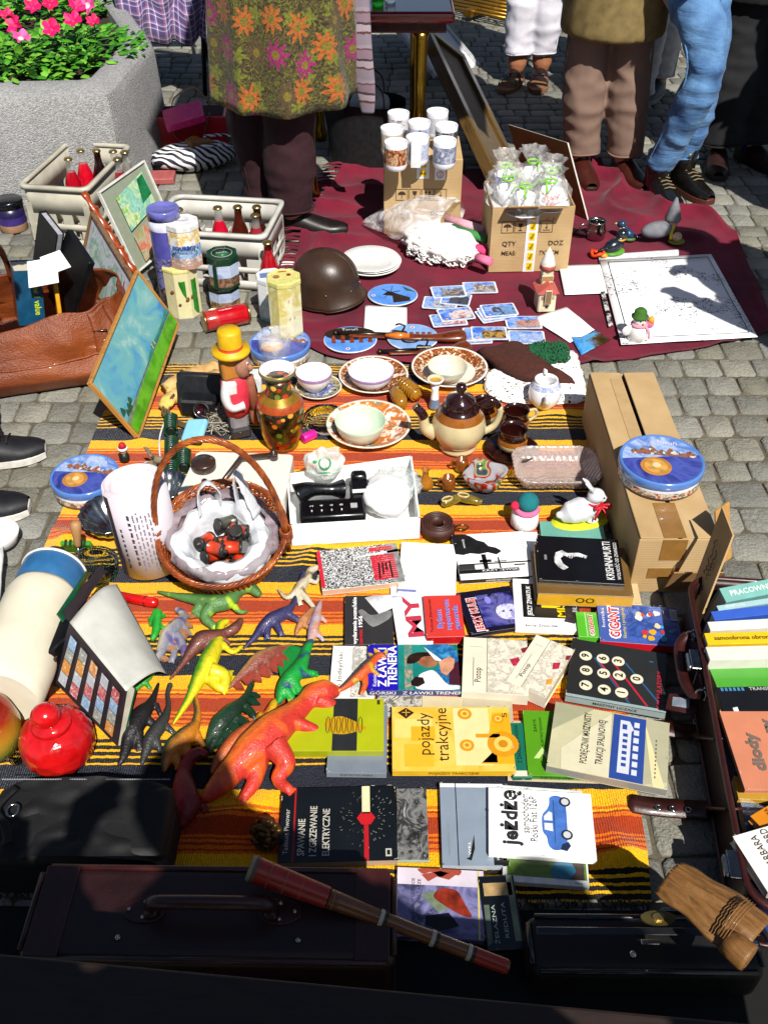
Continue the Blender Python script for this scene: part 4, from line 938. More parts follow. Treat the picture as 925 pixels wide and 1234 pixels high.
def art_pale(b,w,h,y):
 Q=lambda u,v:(-w/2+u*w,-.0075,.012+v*h)
 b.poly([Q(.1,.1),Q(.9,.1),Q(.9,.9),Q(.1,.9)],photo(['#b8c8d0','#c8d8d0','#78a890','#d0d4e0','#a8c0b0','#e0e0ea'],10,2,.4,.8))
frame4('pale_painting','pale washed watercolour in a narrow brown frame propped beside the carved easel leg',(111,259),(163,333),(96,330),.3,.26,.1,.01,wood('#5a4630','#8a6a48',5,.5,0,(8,8,1)),m('#c8c4d2',.6),.016,art_pale)
def art_green(b,w,h,y):
 Q=lambda u,v,l=0:(-w/2+u*w,-.0085-l*.0006,.01+v*h)
 b.poly([Q(.2,.42),Q(.86,.5),Q(.86,.92),Q(.2,.84)],photo(['#a0d060','#5ab848','#e0e8b0','#78c8b0','#b0dcd0','#2a8a48'],13,4,.4,.7))
 b.poly([Q(.2,.02),Q(.92,.1),Q(.92,.46),Q(.2,.36)],photo(['#a0a890','#e06a48','#c0b8a0','#9aa868','#e8785a','#889a80'],11,6,.4,.8))
 b.poly([Q(.62,.6,1),Q(.86,.64,1),Q(.84,.9,1),Q(.7,.88,1)],m('#1a7a48',.5,var=.4,vs=30))
frame4('matted_painting','two colourful garden sketches in one grey green mount leaning against the beige crate',(118,232),(173,193),(165,330),.3,.31,.02,.006,m('#e4e4dc',.5),m('#97a08c',.7,var=.06),.014,art_green)
easel=wood('#7a2c10','#b04a1e',6,.3,.4,(8,8,1))
rt=thing('carved_staff','red brown carved wooden slat leaning between the two small paintings','stick',G(163,328,.06))
o_=Vector(rt.location);P0,P1=G(163,328,.06)-o_,G(101,232,.3)-o_
b=B();b.tube([P0.lerp(P1,k/20)+Vector((.002*math.sin(k*2.1),0,0))for k in range(21)],[.011+.0035*math.sin(k*1.7)for k in range(21)],easel,8,flat=.55);b.build('slat',rt)
for k in(.3,.55,.8):b=B();b.box(P0.lerp(P1,k),(.03,.012,.02),easel,bev=.003);b.build('knuckle',rt)
# == brown leather bag
t=NT('tan_leather');t.set(.45,coat=.08);n=t.noise(5,5);n3=t.noise(22,4,dist=1)
t.base(t.ramp(n.outputs[0],[(.25,hx('#5a240a')),(.5,hx('#86401a')),(.75,hx('#a05220'))]));t.bump(t.math('ADD',t.math('MULTIPLY',n3.outputs[0],1.4),t.noise(240,3).outputs[0]),.35,.01)
LEA=t.m
c=G(48,446);rt=thing('leather_bag','large worn tan leather travel bag standing open full of books','bag',(c.x-.035,c.y+.05,0),R(14))
def bagf(u,v):
 a=2*PI*u;ca,sa=math.cos(a),math.sin(a)
 rx,ry,z=[(.2,.1,.0),(.29,.17,.012),(.315,.19,.06),(.305,.18,.12),(.28,.15,.18),(.26,.118,.235),(.255,.112,.25)][0],0,0
 pr=[(.24,.13,.002),(.3,.185,.004),(.325,.205,.05),(.32,.195,.09),(.312,.185,.14),(.3,.165,.19),(.29,.15,.225)]
 s=v*6;i=min(5,int(s));f=s-i
 q=[pr[i][k]*(1-f)+pr[i+1][k]*f for k in range(3)]
 sg=lambda x,p:math.copysign(abs(x)**p,x)
 w=1+.07*N3(ca*2.2,sa*2.2,v*3)+.03*(1-2.6*abs(N3(ca*3.1+v*1.4,sa*3.1,v*2.2+5)))*min(1,v*2)
 zz=q[2]+(.02*N3(ca*2,sa*2,7)if v>.6 else 0)-(.035*max(0,v-.45)*max(0,-sa)*math.exp(-((ca+.25)/.5)**2)*1.9)
 return Vector((q[0]*sg(ca,.7)*w,q[1]*sg(sa,.75)*w,max(.001,zz)))
b=B();b.grid(bagf,110,44,LEA);b.prism([(x*.98,y*.98)for x,y,_ in[bagf(k/36,.05)for k in range(36)]],.001,.004,LEA)
o=b.build('bag_shell',rt);md=o.modifiers.new('s','SOLIDIFY');md.thickness=.006
b=B();b.tube([bagf(k/48,.5)+Vector((0,0,0))for k in range(48)],.004,LEA,6,closed=True);b.build('seam_welt',rt)
b=B();b.grid(lambda u,v:bagf(.6+.36*u,.1+.42*v)*(1.02+.02*math.sin(PI*u))+Vector((0,-.008*math.sin(PI*v),.002)),40,16,LEA);o=b.build('front_pocket',rt);md=o.modifiers.new('s','SOLIDIFY');md.thickness=.005
b=B();b.tube([bagf(.6+.36*k/20,.52)*(1.025+.02*math.sin(PI*k/20))for k in range(21)],.004,LEA,6);b.build('pocket_welt',rt)
b=B();b.grid(lambda u,v:bagf(.84+.05*u,.3+.65*v)*1.035,6,16,LEA);o=b.build('buckle_strap',rt);md=o.modifiers.new('s','SOLIDIFY');md.thickness=.005
zm=m('#6a5a30',.3,metal=.8)
b=B();b.tube([bagf(.72,.5+.08*k)*1.015 for k in range(7)],.0035,zm,6);b.build('zip',rt)
for sy_,an in((1,.3),):
 b=B();b.tube(catmull([(-.02,sy_*.15,.22),(-.03,sy_*.12,.32),(-.1,sy_*.06,.36),(-.2,0,.33),(-.24,-.06,.26),(-.25,-.13,.2)],8),.02,LEA,8,flat=.4);b.build('handle',rt)
mt=m('#c0c0b8',.2,metal=1)
p_=bagf(.86,.72);b=B();b.tube([(p_.x+x*.018,p_.y-.012,p_.z+z*.016)for x,z in((-1,-1),(1,-1),(1,1),(-1,1))],.0026,mt,6,closed=True);b.build('buckle',rt)
def slab(name,label,cat,c3,d,rot,mat,bev=.002,pages=None):
 r_=thing(name,label,cat,c3,rot=rot);b=B()
 if pages:
  for s in(-1,1):b.box((0,s*(d[1]/2-.0015),0),(d[0],.003,d[2]),mat)
  b.box((-d[0]/2+.0015,0,0),(.003,d[1]-.006,d[2]),mat);b.build('cover',r_);b=B();b.box((.001,0,0),(d[0]-.008,d[1]-.0065,d[2]-.008),pages);b.build('pages',r_)
 else:b.box((0,0,0),d,mat,bev=bev);b.build('cover',r_)
 return r_
PG=m('#e4dcc4',.9,var=.1,vs=200,bump=.3,bs=600)
tl_=slab('thick_book','dark teal blue thick book with green and yellow spine lettering inside the leather bag','book',G(33,352,.2),(.075,.15,.16),(R(-12),R(8),R(22)),m('#0f4868',.3,coat=.3),pages=PG)
b=B();b.mx=Matrix.Translation((-.0385,0,0))@Matrix.Rotation(-PI/2,4,'Y')@Matrix.Rotation(PI/2,4,'Z');b.mx=Matrix.Translation((.02,-.0762,.0))@Matrix.Rotation(PI/2,4,'X')@Matrix.Rotation(-PI/2,4,'Z');b.text('now 1 value',.026,(0,0,.001),m('#b8d020',.5),sx=.8,bold=.02);b.build('spine_lettering',tl_)
slab('black_folder','black cardboard folder sticking up from the leather bag near the paintings','folder',G(84,335,.2),(.16,.02,.24),(R(-22),R(18),R(-55)),m('#101012',.4))
slab('black_notebook','black notebook with grey edges standing behind the white cards in the leather bag','notebook',G(58,300,.26),(.11,.024,.2),(R(-10),R(20),R(-50)),m('#17181c',.4),pages=m('#a8a8b4',.8))
slab('yellow_booklet','thin booklet with yellow and white stripe beside the black folder','book',G(70,366,.17),(.012,.09,.14),(R(-10),R(5),R(20)),m('#f0a818',.5))
for(px,py,z,rz,s,lab)in((52,328,.29,.2,.085,'white card lying over the bag opening beside the teal book'),(67,316,.3,.6,.062,'smaller white card tilted on top of the other white card')):
 p=G(px,py,z);o=B().box((0,0,0),(s,s*1.2,.0015),m('#f6f6fa',.7,var=.03,k=.85)).build('white_card',None,(p.x,p.y,z),rot=(R(20),R(-6),rz));tag(o,lab,'card')
c,h=UP(16,278,243);rt=thing('purple_jar','dark purple tin with black lid behind the leather bag','tin',(c.x,c.y+.02,0))
b=B();b.lathe([(.05,0),(.052,.003),(.052,h*.25),(.052,h*.5),(.052,h*.8)],[m('#b08868',.5),m('#b08868',.5),m('#40307a',.3),m('#241c4a',.3)],26);b.build('tin_body',rt)
b=B();b.lathe([(.054,h*.8),(.054,h),(.05,h+.003),(0,h+.003)],m('#0c0c14',.25,coat=.3),26);b.build('lid',rt)
# == decorated tins
def tin(label,base_px,top_py,rpx,bands,lidmat,lidh,seg=8,z0=0,sq=(1,1),rz=.2,lidart=None,grow=0,dz=0,ang=None,group=None,name='tin_box'):
 c=G(base_px[0],base_px[1],z0);H=PY(base_px[0],top_py,c.y).z-z0;r=rpx/SC(base_px[0],base_px[1],z0)
 rt=thing(name,label,'tin',(c.x,c.y,z0),rz,group)
 hb_=H-lidh;pr,ms=[(r,0)],[]
 for f,mat in bands:pr.append((r,hb_*f));ms.append(mat)
 b=B();b.lathe(pr,ms,seg,sq=sq,ph=PI/seg,smooth=seg>12)
 if dz:b.lathe([(r*1.01,hb_*.985),(r*1.01,hb_)],m('#d8d8d0',.2,metal=.8),seg,sq=sq,ph=PI/seg,smooth=seg>12)
 b.build('tin_body',rt)
 b=B();b.lathe([(r*1.03,hb_+.001),(r*1.03,H-.004),(r*.99,H),(r*.9,H),(r*.88,H-.002),(0,H-.002)],[lidmat]*5,seg,sq=sq,ph=PI/seg,smooth=seg>12)
 if lidart:lidart(b,r,H)
 b.build('lid',rt)
 return rt,r,H,c
mtb=dict(rough=.22,coat=.5)
blueblk=photo(['#1a1440','#3a3a90','#8a88c8','#2a2058','#c0b8d8','#402040'],14,2,.2)
tin('tall round indigo blue tin standing behind the white topped tin',(214,372),250,18,[(.28,photo(['#7a4a50','#302030','#c09880'],30,5,.2)),(.62,blueblk),(.9,m('#5a58b0',.2,coat=.5)),(1,m('#e0e0f0',.2,coat=.5))],m('#6f70c0',.2,coat=.5),.03,28,rz=0)
almond=m('#8a5a28',.4,var=.3);cream=m('#ece4b0',.25,coat=.4,var=.05)
rt,r,H,c=tin('lower cream and green tin printed with almonds, carrying the white tin',(224,376),317,21,[(.03,m('#d8d8d0',.2,metal=.6)),(1,cream)],m('#f0e890',.25,coat=.4),.012,8)
b=B()
for a0,zz,s in((-2.2,.55,.01),(-1.9,.3,.011),(-1.2,.42,.016)):
 b.mx=Matrix.Rotation(a0,4,'Z')@Matrix.Translation((r*.94,0,H*zz));b.ball((0,0,0),(.0025,s,s*.6),almond,12,7,rot=Matrix.Rotation(.5,3,'X'))
b.mx=Matrix()
for k in(6,7):pass
b.build('almond_print',rt)
b=B();gsw=m('#2a8a2a',.25,coat=.4);rr=r*1.004
def arc(a0,a1,z0f,z1f,curve_=0):
 pts0,pts1=[],[]
 vs=[]
 for k in range(9):
  a=a0+(a1-a0)*k/8
  seg_a=(math.floor(a/(PI/4))+.5)*PI/4;d=rr*math.cos(PI/8)/math.cos(a-seg_a)
  zb_=H*(z0f+curve_*(1-k/8)**2);vs+=[(math.cos(a)*d,math.sin(a)*d,zb_),(math.cos(a)*d,math.sin(a)*d,H*z1f)]
 return vs
b.add(arc(-1.75,-.3,.02,.78,.7),[(2*k,2*k+2,2*k+3,2*k+1)for k in range(8)],gsw);b.build('green_swoosh',rt)
zz=H
rt,r,H,c=tin('white tin with blue title and yellow flowers stacked on the almond tin',(222,329),277,20,[(.1,m('#c89888',.4)),(.3,photo(['#ffffff','#b08a78','#e8d8d0'],40,1,.3)),(.62,photo(['#ffffff','#a8c8e8','#5a88c8','#ffffff'],22,2,.25)),(1,photo(['#ffffff','#ffffff','#e8c030','#ffffff'],26,4,.25))],m('#f4f4f4',.2,coat=.5),.02,8,z0=zz)
rt.location=(rt.location.x,G(224,376).y,zz)
b=B();b.mx=Matrix.Translation((0,-r*.985,H*.52))@Matrix.Rotation(PI/2,4,'X');b.text('BOURBON',.0165,(0,0,.0018),m('#2a4a9a',.3),bold=.04);b.text('VANILLE',.011,(0,-.014,.0018),m('#5a7ab8',.3),bold=.02);b.mx=Matrix.Translation((0,0,H+.0005));b.text('VANILLE',.01,(0,.0,0),m('#6a6a9a',.3));b.build('lettering',rt)
city=photo(['#b8c8e8','#8a9cc8','#7a5a48','#a88068','#3a302c','#c8a888'],26,3,.2,.4)
dkg=m('#123c28',.25,coat=.5,var=.1)
rt,r,H0,c=tin('lower octagonal tin with town skyline print under the green lidded tin',(272,370),342,19,[(.1,m('#5a4030',.4)),(.55,photo(['#7a5a40','#b08a60','#4a3420','#d8b890'],40,6,.2)),(1,m('#b8c8e8',.25,coat=.4))],m('#23211e',.3,metal=.5),.012,8)
rt,r,H,c=tin('octagonal tin with dark green lid and town print stacked on a matching tin',(271,343),305,19,[(.12,dkg),(.45,photo(['#6a4a38','#a07a60','#382820','#c8a080'],40,8,.2)),(.9,photo(['#a8c0e8','#c8d4ec','#7a90c8'],20,3,.2)),(1,dkg)],dkg,.018,8,z0=H0,lidart=lambda b,r,H:(b.lathe([(r*.6,H-.0012),(0,H-.0011)],m('#2a6848',.3),26),b.lathe([(r*.62,H-.0015),(r*.66,H-.001),(r*.62,H-.0008)],m('#d8d8c0',.3),26,cap=False),b.text('KAWA',.012,(0,0,H-.0005),m('#e8e8d8',.4))))
rt.location=(rt.location.x,G(272,370).y,H0)
b=B();b.box((-r*.55,-r*.8,H*.4),(.012,.004,H*.75),dkg,rot=Matrix.Rotation(R(-30),3,'Z'));b.build('side_panel',rt)
a,e=G(246,388,.034),G(298,377,.034);mid=(a+e)/2;L=(e-a).length
rt=thing('coffee_tin','glossy red round tin lying on its side by the yellow hatted figure','tin',(mid.x,mid.y,.034),math.atan2(e.y-a.y,e.x-a.x))
Ry=Matrix.Rotation(PI/2,3,'Y');rdt=m('#c0101c',.15,coat=.8,var=.08)
b=B();b.lathe([(.032,-L/2+.004),(.033,-L/2+.006),(.033,-L*.2),(.033,L*.1),(.033,L/2-.006),(.032,L/2-.004)],[rdt,m('#b8302c',.2,coat=.7),rdt,rdt,rdt],30,rot=Ry);b.build('tin_body',rt)
for s in(-1,1):b=B();b.lathe([(.033,0),(.0345,.003),(.033,.006),(.03,.004),(0,.004)],m('#c8a860',.25,metal=.9),30,c=(s*L/2-(.003),0,0),rot=Ry);b.build('rim',rt)
b=B()
for k in range(12):pass
b.mx=Matrix.Rotation(R(-38),4,'X')@Matrix.Translation((-L*.26,-.0005,.0335));b.prism([(math.cos(q*PI/10)*.016,math.sin(q*PI/10)*.014)for q in range(20)],-.004,.0004,m('#e8d8b0',.3));b.prism([(.005+math.cos(q*PI/10)*.008,math.sin(q*PI/10)*.007)for q in range(20)],0,.0012,m('#3a1a10',.3))
mx_=b.mx.copy();b.build('printed_badge',rt);b=B();b.mx=mx_;b.text('KAWA',.014,(L*.34,0,.001),m('#f0e0c0',.4),rz=-PI/2,bold=.02);b.text('mielona',.009,(L*.5,0,.001),m('#f0e0c0',.4),rz=-PI/2);b.build('printed_title',rt)
rt,r,H,c=tin('tall pale blue and white octagonal tin standing behind the yellow tin',(330,380),331,18,[(.1,m('#a0d0e0',.3)),(1,photo(['#f4f4f4','#d8e8f4','#ffffff','#a8d0e8'],18,3,.25))],m('#e8f0f4',.25,coat=.4),.016,8,lidart=lambda b,r,H:b.poly([(-r*.7,-r*.3,H+.0006),(r*.7,-r*.3,H+.0006),(r*.7,r*.3,H+.0006),(-r*.7,r*.3,H+.0006)],m('#6a80c0',.3)))
def cookie(px,py,z0,rpx,h,label,rz=0.0):
 c=G(px,py,z0+h);r=rpx/SC(px,py,z0+h)
 rt=thing('cookie_tin',label,'tin',(c.x,c.y,z0),rz,'round blue cookie tins')
 bl=m('#5a8ad8',.2,coat=.6,var=.05,bump=.03)
 b=B();b.lathe([(r*.93,0),(r*.96,.003),(r*.96,h*.14),(r*.96,h*.42),(r*.96,h*.7)],[m('#a8a8a0',.3,metal=.6),m('#5a4030',.4),photo(['#c87048','#f0f0f0','#503028','#e8d8c0','#b04830','#383030'],34,4,.2,.3),photo(['#c8d8f0','#e8ecf4','#98b0d8'],12,2,.2)],44);b.build('tin_body',rt)
 b=B();b.lathe([(r*.985,h*.62),(r,h*.66),(r,h-.004),(r*.985,h),(r*.95,h+.0005),(r*.93,h-.002),(0,h-.002)],bl,48)
 navy,sky_=photo(['#2a2a78','#5060b8','#3a3a98'],9,1,.15),photo(['#88a8e0','#b8ccf0','#5a80c8','#98b4e8'],9,3,.15)
 zt=h-.0012;circ=lambda R_,cx=0,cy=0,n=40,a0=0,a1=2*PI:[(cx+R_*math.cos(a0+(a1-a0)*k/n),cy+R_*math.sin(a0+(a1-a0)*k/n))for k in range(n+1)]
 P3=lambda pts,z:[(x,y,z)for x,y in pts]
 b.poly(P3(circ(r*.92)[:-1],zt),sky_);b.poly(P3(circ(r*.92,a0=PI*.95,a1=PI*2.02),zt+.0004),navy)
 b.poly(P3(circ(r*.36,-r*.22,-r*.25)[:-1],zt+.0008),m('#c88a3a',.3,var=.25,vs=30));b.poly(P3(circ(r*.27,-r*.22,-r*.25)[:-1],zt+.0012),m('#d8a050',.3,var=.3,vs=40));b.poly(P3(circ(r*.1,-r*.2,-r*.22)[:-1],zt+.0016),m('#f0d8a0',.3))
 cp=photo(['#d8a878','#f0e8e0','#604838','#b87048','#3a3030','#e8e0e0'],45,7,.2,.3)
 for k in range(7):
  x=-r*.62+k*r*.21;hh=r*(.12+.14*((k*37)%5)/5);y=r*(.32-.055*k);b.poly(P3([(x,y),(x+r*.2,y-r*.05),(x+r*.2,y+hh*.7),(x+r*.1,y+hh*1.5),(x,y+hh)],zt+.0008),cp)
 b.text('Toruń',r*.2,(r*.3,r*.62,zt+.001),m('#f0f0ff',.3),rz=-.3);b.build('lid',rt)
 return rt
cookie(102,571,ZB,41,.052,'round blue cookie tin lying by itself on the blanket edge near the sneakers')
cookie(337,412,0,37,.05,'round blue cookie tin under the tall yellow tin')
rt,r,H,c=tin('yellow octagonal tin with cocoa and nut rounds standing on a blue cookie tin',(346,398),333,20.5,[(.04,m('#d8cc90',.3)),(1,photo(['#e8e0a8','#f4f0d0','#d8c868','#f0e8b8'],10,3,.25))],m('#e6e08a',.25,coat=.4),.016,8,z0=.051,rz=.1,lidart=lambda b,r,H:(b.poly([(-r*.4+.01*math.cos(a*.5236),.01*math.sin(a*.5236),H+.0003)for a in range(12)],m('#b87850',.4)),b.poly([(r*.3+.007*math.cos(a*.5236),.2*r+.007*math.sin(a*.5236),H+.0003)for a in range(12)],m('#a03818',.4)),b.poly([(-.3*r,.55*r,H+.0003),(.2*r,.62*r,H+.0003),(.2*r,.72*r,H+.0003),(-.3*r,.66*r,H+.0003)],m('#e06020',.4))))
b=B()
for zz,cc_ in((.68,'#b8784a'),(.36,'#3a1c18')):
 b.mx=Matrix.Rotation(R(-67.5),4,'Z')@Matrix.Translation((r*math.cos(PI/8)+.0004,0,H*zz))@Matrix.Rotation(PI/2,4,'Y');b.prism([(math.cos(q*PI/9)*.013,math.sin(q*PI/9)*.0115)for q in range(18)],0,.0006,m('#e8dcc0',.4));b.prism([(math.cos(q*PI/9)*.009,math.sin(q*PI/9)*.008)for q in range(18)],0,.0012,m(cc_,.4))
b.mx=Matrix();b.build('round_print',rt)
p=G(347,322);o=B().box((0,0,0),(.09,.07,.001),m('#f4f4f0',.8,var=.03)).build('paper_sheet',None,(p.x+.02,p.y,.006),R(-6));tag(o,'small white sheet on the cobbles behind the pale blue tin','paper')
# == on the maroon cloth
ZT=ZC+.003
def ell(b,rx,ry,z,mat,n=36,c=(0,0)):b.poly([(c[0]+rx*math.cos(2*PI*k/n),c[1]+ry*math.sin(2*PI*k/n),z)for k in range(n)],mat)
plw=m('#f6f6f2',.2,coat=.5,var=.04,bump=.03)
def plate_prof(r,d=.016):return[(r*.55,0),(r*.58,.002),(r*.66,.004),(r*.97,d-.001),(r,d),(r*.985,d+.002),(r*.66,.008),(r*.6,.005),(0,.005)]
c=G(447,322,ZT)
for k,(dx,dy,lab)in enumerate(((0,0,'lower plain white plate of the stack behind the helmet'),(.003,.005,'middle plain white plate of the stack behind the helmet'),(-.002,.003,'topmost plain white plate of the stack behind the helmet'))):
 b=B();b.lathe(plate_prof(.105,.018),plw,48);tag(b.build('white_plate',None,(c.x+dx,c.y+dy,ZT+k*.0065)),lab,'plate','plain white plates stacked behind the helmet')
c=G(528,305,ZT);rt=None
wl=m('#f4f2ee',.9,var=.06,vs=60,bump=.9,bs=90,k=.8)
o=B()
o.ball((0,0,.045),(.15,.095,.06),wl,60,34,fn=lambda v:1+.12*N3(v.x*3,v.y*3,v.z*3)+.05*math.sin(v.y*26+5*N3(v.x*3,v.z*3))+.05*N3(v.x*11,v.y*11,v.z*11))
for k in range(60):
 a0=rn(-2.3,-.2);x,y=.142*math.cos(a0),.096*math.sin(a0);zz=rn(.008,.05);a=rn(0,6);r_=rn(.006,.01)
 o.tube([(x+r_*math.cos(t_),y+r_*.7*math.sin(t_)-.004,zz+.006*math.sin(t_+a))for t_ in[q*PI/4 for q in range(8)]],.0027,wl,5,closed=True)
o=o.build('crochet_bundle',None,(c.x+.01,c.y-.01,ZT),R(-30));tag(o,'bundle of folded white crochet lace spilling from a clear plastic bag','lace')
for k,(px,py,col,L,lab)in enumerate(((556,285,'#f0b0c0',.17,'pale pink rolled cloth in the clear bag beside the crochet lace'),(560,296,'#3a8a48',.15,'green rolled ribbon between pink cloth and crochet lace'),(572,305,'#e8407a',.07,'hot pink short roll at the end of the crochet bundle'),(578,318,'#f07aa0',.06,'pink crochet roll end next to the cup carton'))):
 p=G(px,py,ZT+.03);b=B()
 for q in range(3):b.lathe([(.014-q*.004,-L/2-q*.001),(.015-q*.004,-L/2),(.015-q*.004,L/2),(.014-q*.004,L/2+q*.001)],m(col,.85,bump=.4),14,rot=Matrix.Rotation(PI/2,3,'Y'),wob=lambda a,i:1+.06*math.sin(a*3))
 tag(b.build('cloth_roll',None,(p.x+.01,p.y-.02,ZT+.085-.03*(k>1)),R(-38)),lab,'cloth')
pf=film('#f8f6f8',.42,.1,1.0,34)
c=G(495,285,ZT);b=B()
def bagg(u,v):
 a=2*PI*u;s=v
 cx_,w,h=-.2+.36*s,.012+.11*math.sin(PI*min(1,s*.62)),.01+.068*math.sin(PI*min(1,s*.62))
 k=1+.14*N3(math.cos(a)*3,math.sin(a)*3,s*6)+.05*math.sin(a*9+s*7)
 return Vector((cx_,math.cos(a)*w*k,max(.002,h+math.sin(a)*h*1.05*k)))
b.grid(bagg,48,30,pf)
tag(b.build('plastic_bag',None,(c.x,c.y+.01,ZT),R(-28)),'crumpled clear plastic bag holding white crochet lace in front of the mug box','bag')
c=G(393,362,ZT);hm=m('#3d2a1e',.38,var=.25,vs=14,bump=.25,bs=120)
rt=thing('steel_helmet','dark brown steel soldier helmet with flared brim set down on the maroon cloth','helmet',(c.x,c.y+.012,ZT),R(-18))
def helm(u,v):
 a=2*PI*u;t_=v
 if t_<.72:ph=(1-t_/.72)*PI/2;r_=math.cos(ph);z=.075+.1*math.sin(ph)
 else:q=(t_-.72)/.28;r_=1+.02*q+q*q*(.22 if math.cos(a)>.3 else.1)*(.6+.4*abs(math.cos(a)));z=.075-.068*q+(.02*q*max(0,math.cos(a))**2)
 return Vector((math.cos(a)*.112*r_,math.sin(a)*.096*r_,z))
b=B();b.grid(helm,56,26,hm);o=b.build('shell',rt);md=o.modifiers.new('s','SOLIDIFY');md.thickness=.003
b=B();b.tube([helm(k/56,1)for k in range(56)],.0022,hm,6,closed=True);b.build('rolled_rim',rt);shl=o
for a in(.05,.3,.62,.8,.93):p=helm(a,.78);b=B();b.ball(p,.0042,m('#8a8478',.3,metal=.8),8,6);b.build('rivet',shl)
def oval(px,py,rx,ry,label,art,rz=0):
 c=G(px,py,ZT);s=SC(px,py)
 rt=thing('souvenir_disc',label,'souvenir',(c.x,c.y,ZT),rz,'oval town souvenir discs');a_,b_=rx/s,ry/(s*.58)
 b=B();b.lathe([(a_*.97,0),(a_,.002),(a_,.005),(a_*.98,.007),(0,.007)],[m('#6a4a30',.5)]*2+[m('#d8e0f0',.3)]*2,44,sq=(1,b_/a_));
 art(b,a_,b_,.0074);b.build('printed_disc',rt)
blu=photo(['#3a80e0','#68a0f0','#5090e8'],9,1,.2);brk=photo(['#6a2a18','#a04a30','#4a1a10','#c0785a'],50,2,.3);drk=m('#20140e',.4,var=.4)
def logo(b,x,y,z):ell(b,.007,.007,z,m('#f4f4f4',.3),14,(x,y));ell(b,.004,.004,z+.0003,redp,10,(x,y))
def a_mill(b,A,C,z):
 ell(b,A*.96,C*.96,z,blu);b.poly([(-A*.4,-C*.1,z+.0004),(0,-C*.15,z+.0004),(A*.1,-C*.75,z+.0004),(A*.75,-C*.5,z+.0004),(A*.7,-C*.2,z+.0004),(A*.2,C*.05,z+.0004),(-A*.2,C*.3,z+.0004)],drk)
 for a in(.3,1.5,2.7,4.2):b.tube([(-A*.1,C*.15,z+.001),(-A*.1+math.cos(a)*A*.4,C*.15+math.sin(a)*C*.6,z+.001)],.0012,drk,4)
 b.poly([(A*.3,C*.8,z+.0004),(A*.9,C*.3,z+.0004),(A*.5,C*.4,z+.0004)],m('#2a5a28',.5,var=.4));logo(b,-A*.75,-C*.2,z+.0005)
def a_town(b,A,C,z):
 ell(b,A*.96,C*.96,z,blu);ell(b,A*.95,C*.5,z+.0003,m('#2a1c14',.5,var=.5,vs=60),36,(0,C*.4))
 for k in range(5):x=-A*.7+k*A*.34;b.poly([(x,-C*.3,z+.0006),(x+A*.16,-C*.3,z+.0006),(x+A*.16,C*(.1+.15*(k%2)),z+.0006),(x+A*.08,C*(.3+.15*(k%2)),z+.0006),(x,C*(.1+.15*(k%2)),z+.0006)],brk)
 b.text('Toruń',C*.24,(0,C*.72,z+.0008),m('#f0f0f0',.4));logo(b,-A*.1,-C*.72,z+.0005)
def a_wall(b,A,C,z):
 ell(b,A*.96,C*.96,z,m('#88b4ec',.25))
 for k in range(7):x=-A*.8+k*A*.23;b.poly([(x,-C*.1,z+.0006),(x+A*.14,-C*.1,z+.0006),(x+A*.14,C*.35,z+.0006),(x,C*.35,z+.0006)],brk)
 logo(b,0,C*.7,z+.0005)
oval(473,357,30,16,'blue oval souvenir disc with a dark windmill picture above the white sheet',a_mill,-.1)
oval(422,411,32,18,'dark oval souvenir disc with brick towers by the helmet',a_town,.05)
oval(497,408,31,18,'pale blue oval souvenir disc with a brick wall partly under the wooden pistol',a_wall)
def sheet(quad,label,z=None,mat=None,name='paper_sheet',th=.0012,cat='paper'):
 z=z or ZT;P=[G(x,y,z)for x,y in quad];c=sum(P,Vector())/4
 pts=[(p.x-c.x,p.y-c.y)for p in P];b=B()
 def f(u,v):x=[pts[0][i]*(1-u)*(1-v)+pts[1][i]*u*(1-v)+pts[2][i]*u*v+pts[3][i]*(1-u)*v for i in(0,1)];return Vector((x[0],x[1],.0015*N3(x[0]*14+quad[0][0],x[1]*14)+.0018))
 b.grid(f,10,10,mat or m('#f8f8f6',.8,var=.03,k=.85));o=b.build(name,None,(c.x,c.y,z));md=o.modifiers.new('s','SOLIDIFY');md.thickness=th;md.offset=1
 return tag(o,label,cat)
sheet([(438,402),(490,402),(490,371),(440,368)],'blank white sheet under the blue windmill disc')
sheet([(680,356),(731,354),(725,319),(673,321)],'blank white sheet between cup carton and map')
sheet([(686,413),(716,398),(682,370),(640,384)],'blank white sheet tilted in front of the ceramic church')
def cardp(px,py,w,h,rz,label,cols,seed,z=0,tilt=0):
 p=G(px,py,ZT+z);rt=thing('picture_card',label,'card',(p.x,p.y,ZT+z),rot=(tilt,tilt*.5,rz),group='small town picture cards on the maroon cloth')
 r_=.006;pts=[]
 for sx_,sy_,a0 in((1,1,0),(-1,1,90),(-1,-1,180),(1,-1,270)):
  for q in range(4):t_=R(a0+q*30);pts.append((sx_*(w/2-r_)+r_*math.cos(t_),sy_*(h/2-r_)+r_*math.sin(t_)))
 b=B();b.prism(pts,0,.0024,m('#eef0f4',.3));b.build('card_base',rt)
 b=B();k=.9;b.poly([(x*k,y*k,.0028)for x,y in pts],photo(['#2450c0','#4a80e0','#a0c0f0','#3060cc'],22,seed,.15))
 pm=photo(cols,38,seed,.2,.5);n=6
 b.poly([(-w*.2,-h*.4,.0032)]+[(-w*.2+w*.64*q/n,h*(.1+.42*abs(N3(q*1.7,seed*2.3))),.0032)for q in range(n+1)]+[(w*.44,-h*.4,.0032)],pm)
 ell(b,.005,.005,.0034,m('#f4f4f4',.3),10,(-w*.32,-h*.36));ell(b,.003,.003,.0037,redp,8,(-w*.32,-h*.36));b.build('picture',rt)
W_,H_=.115,.08
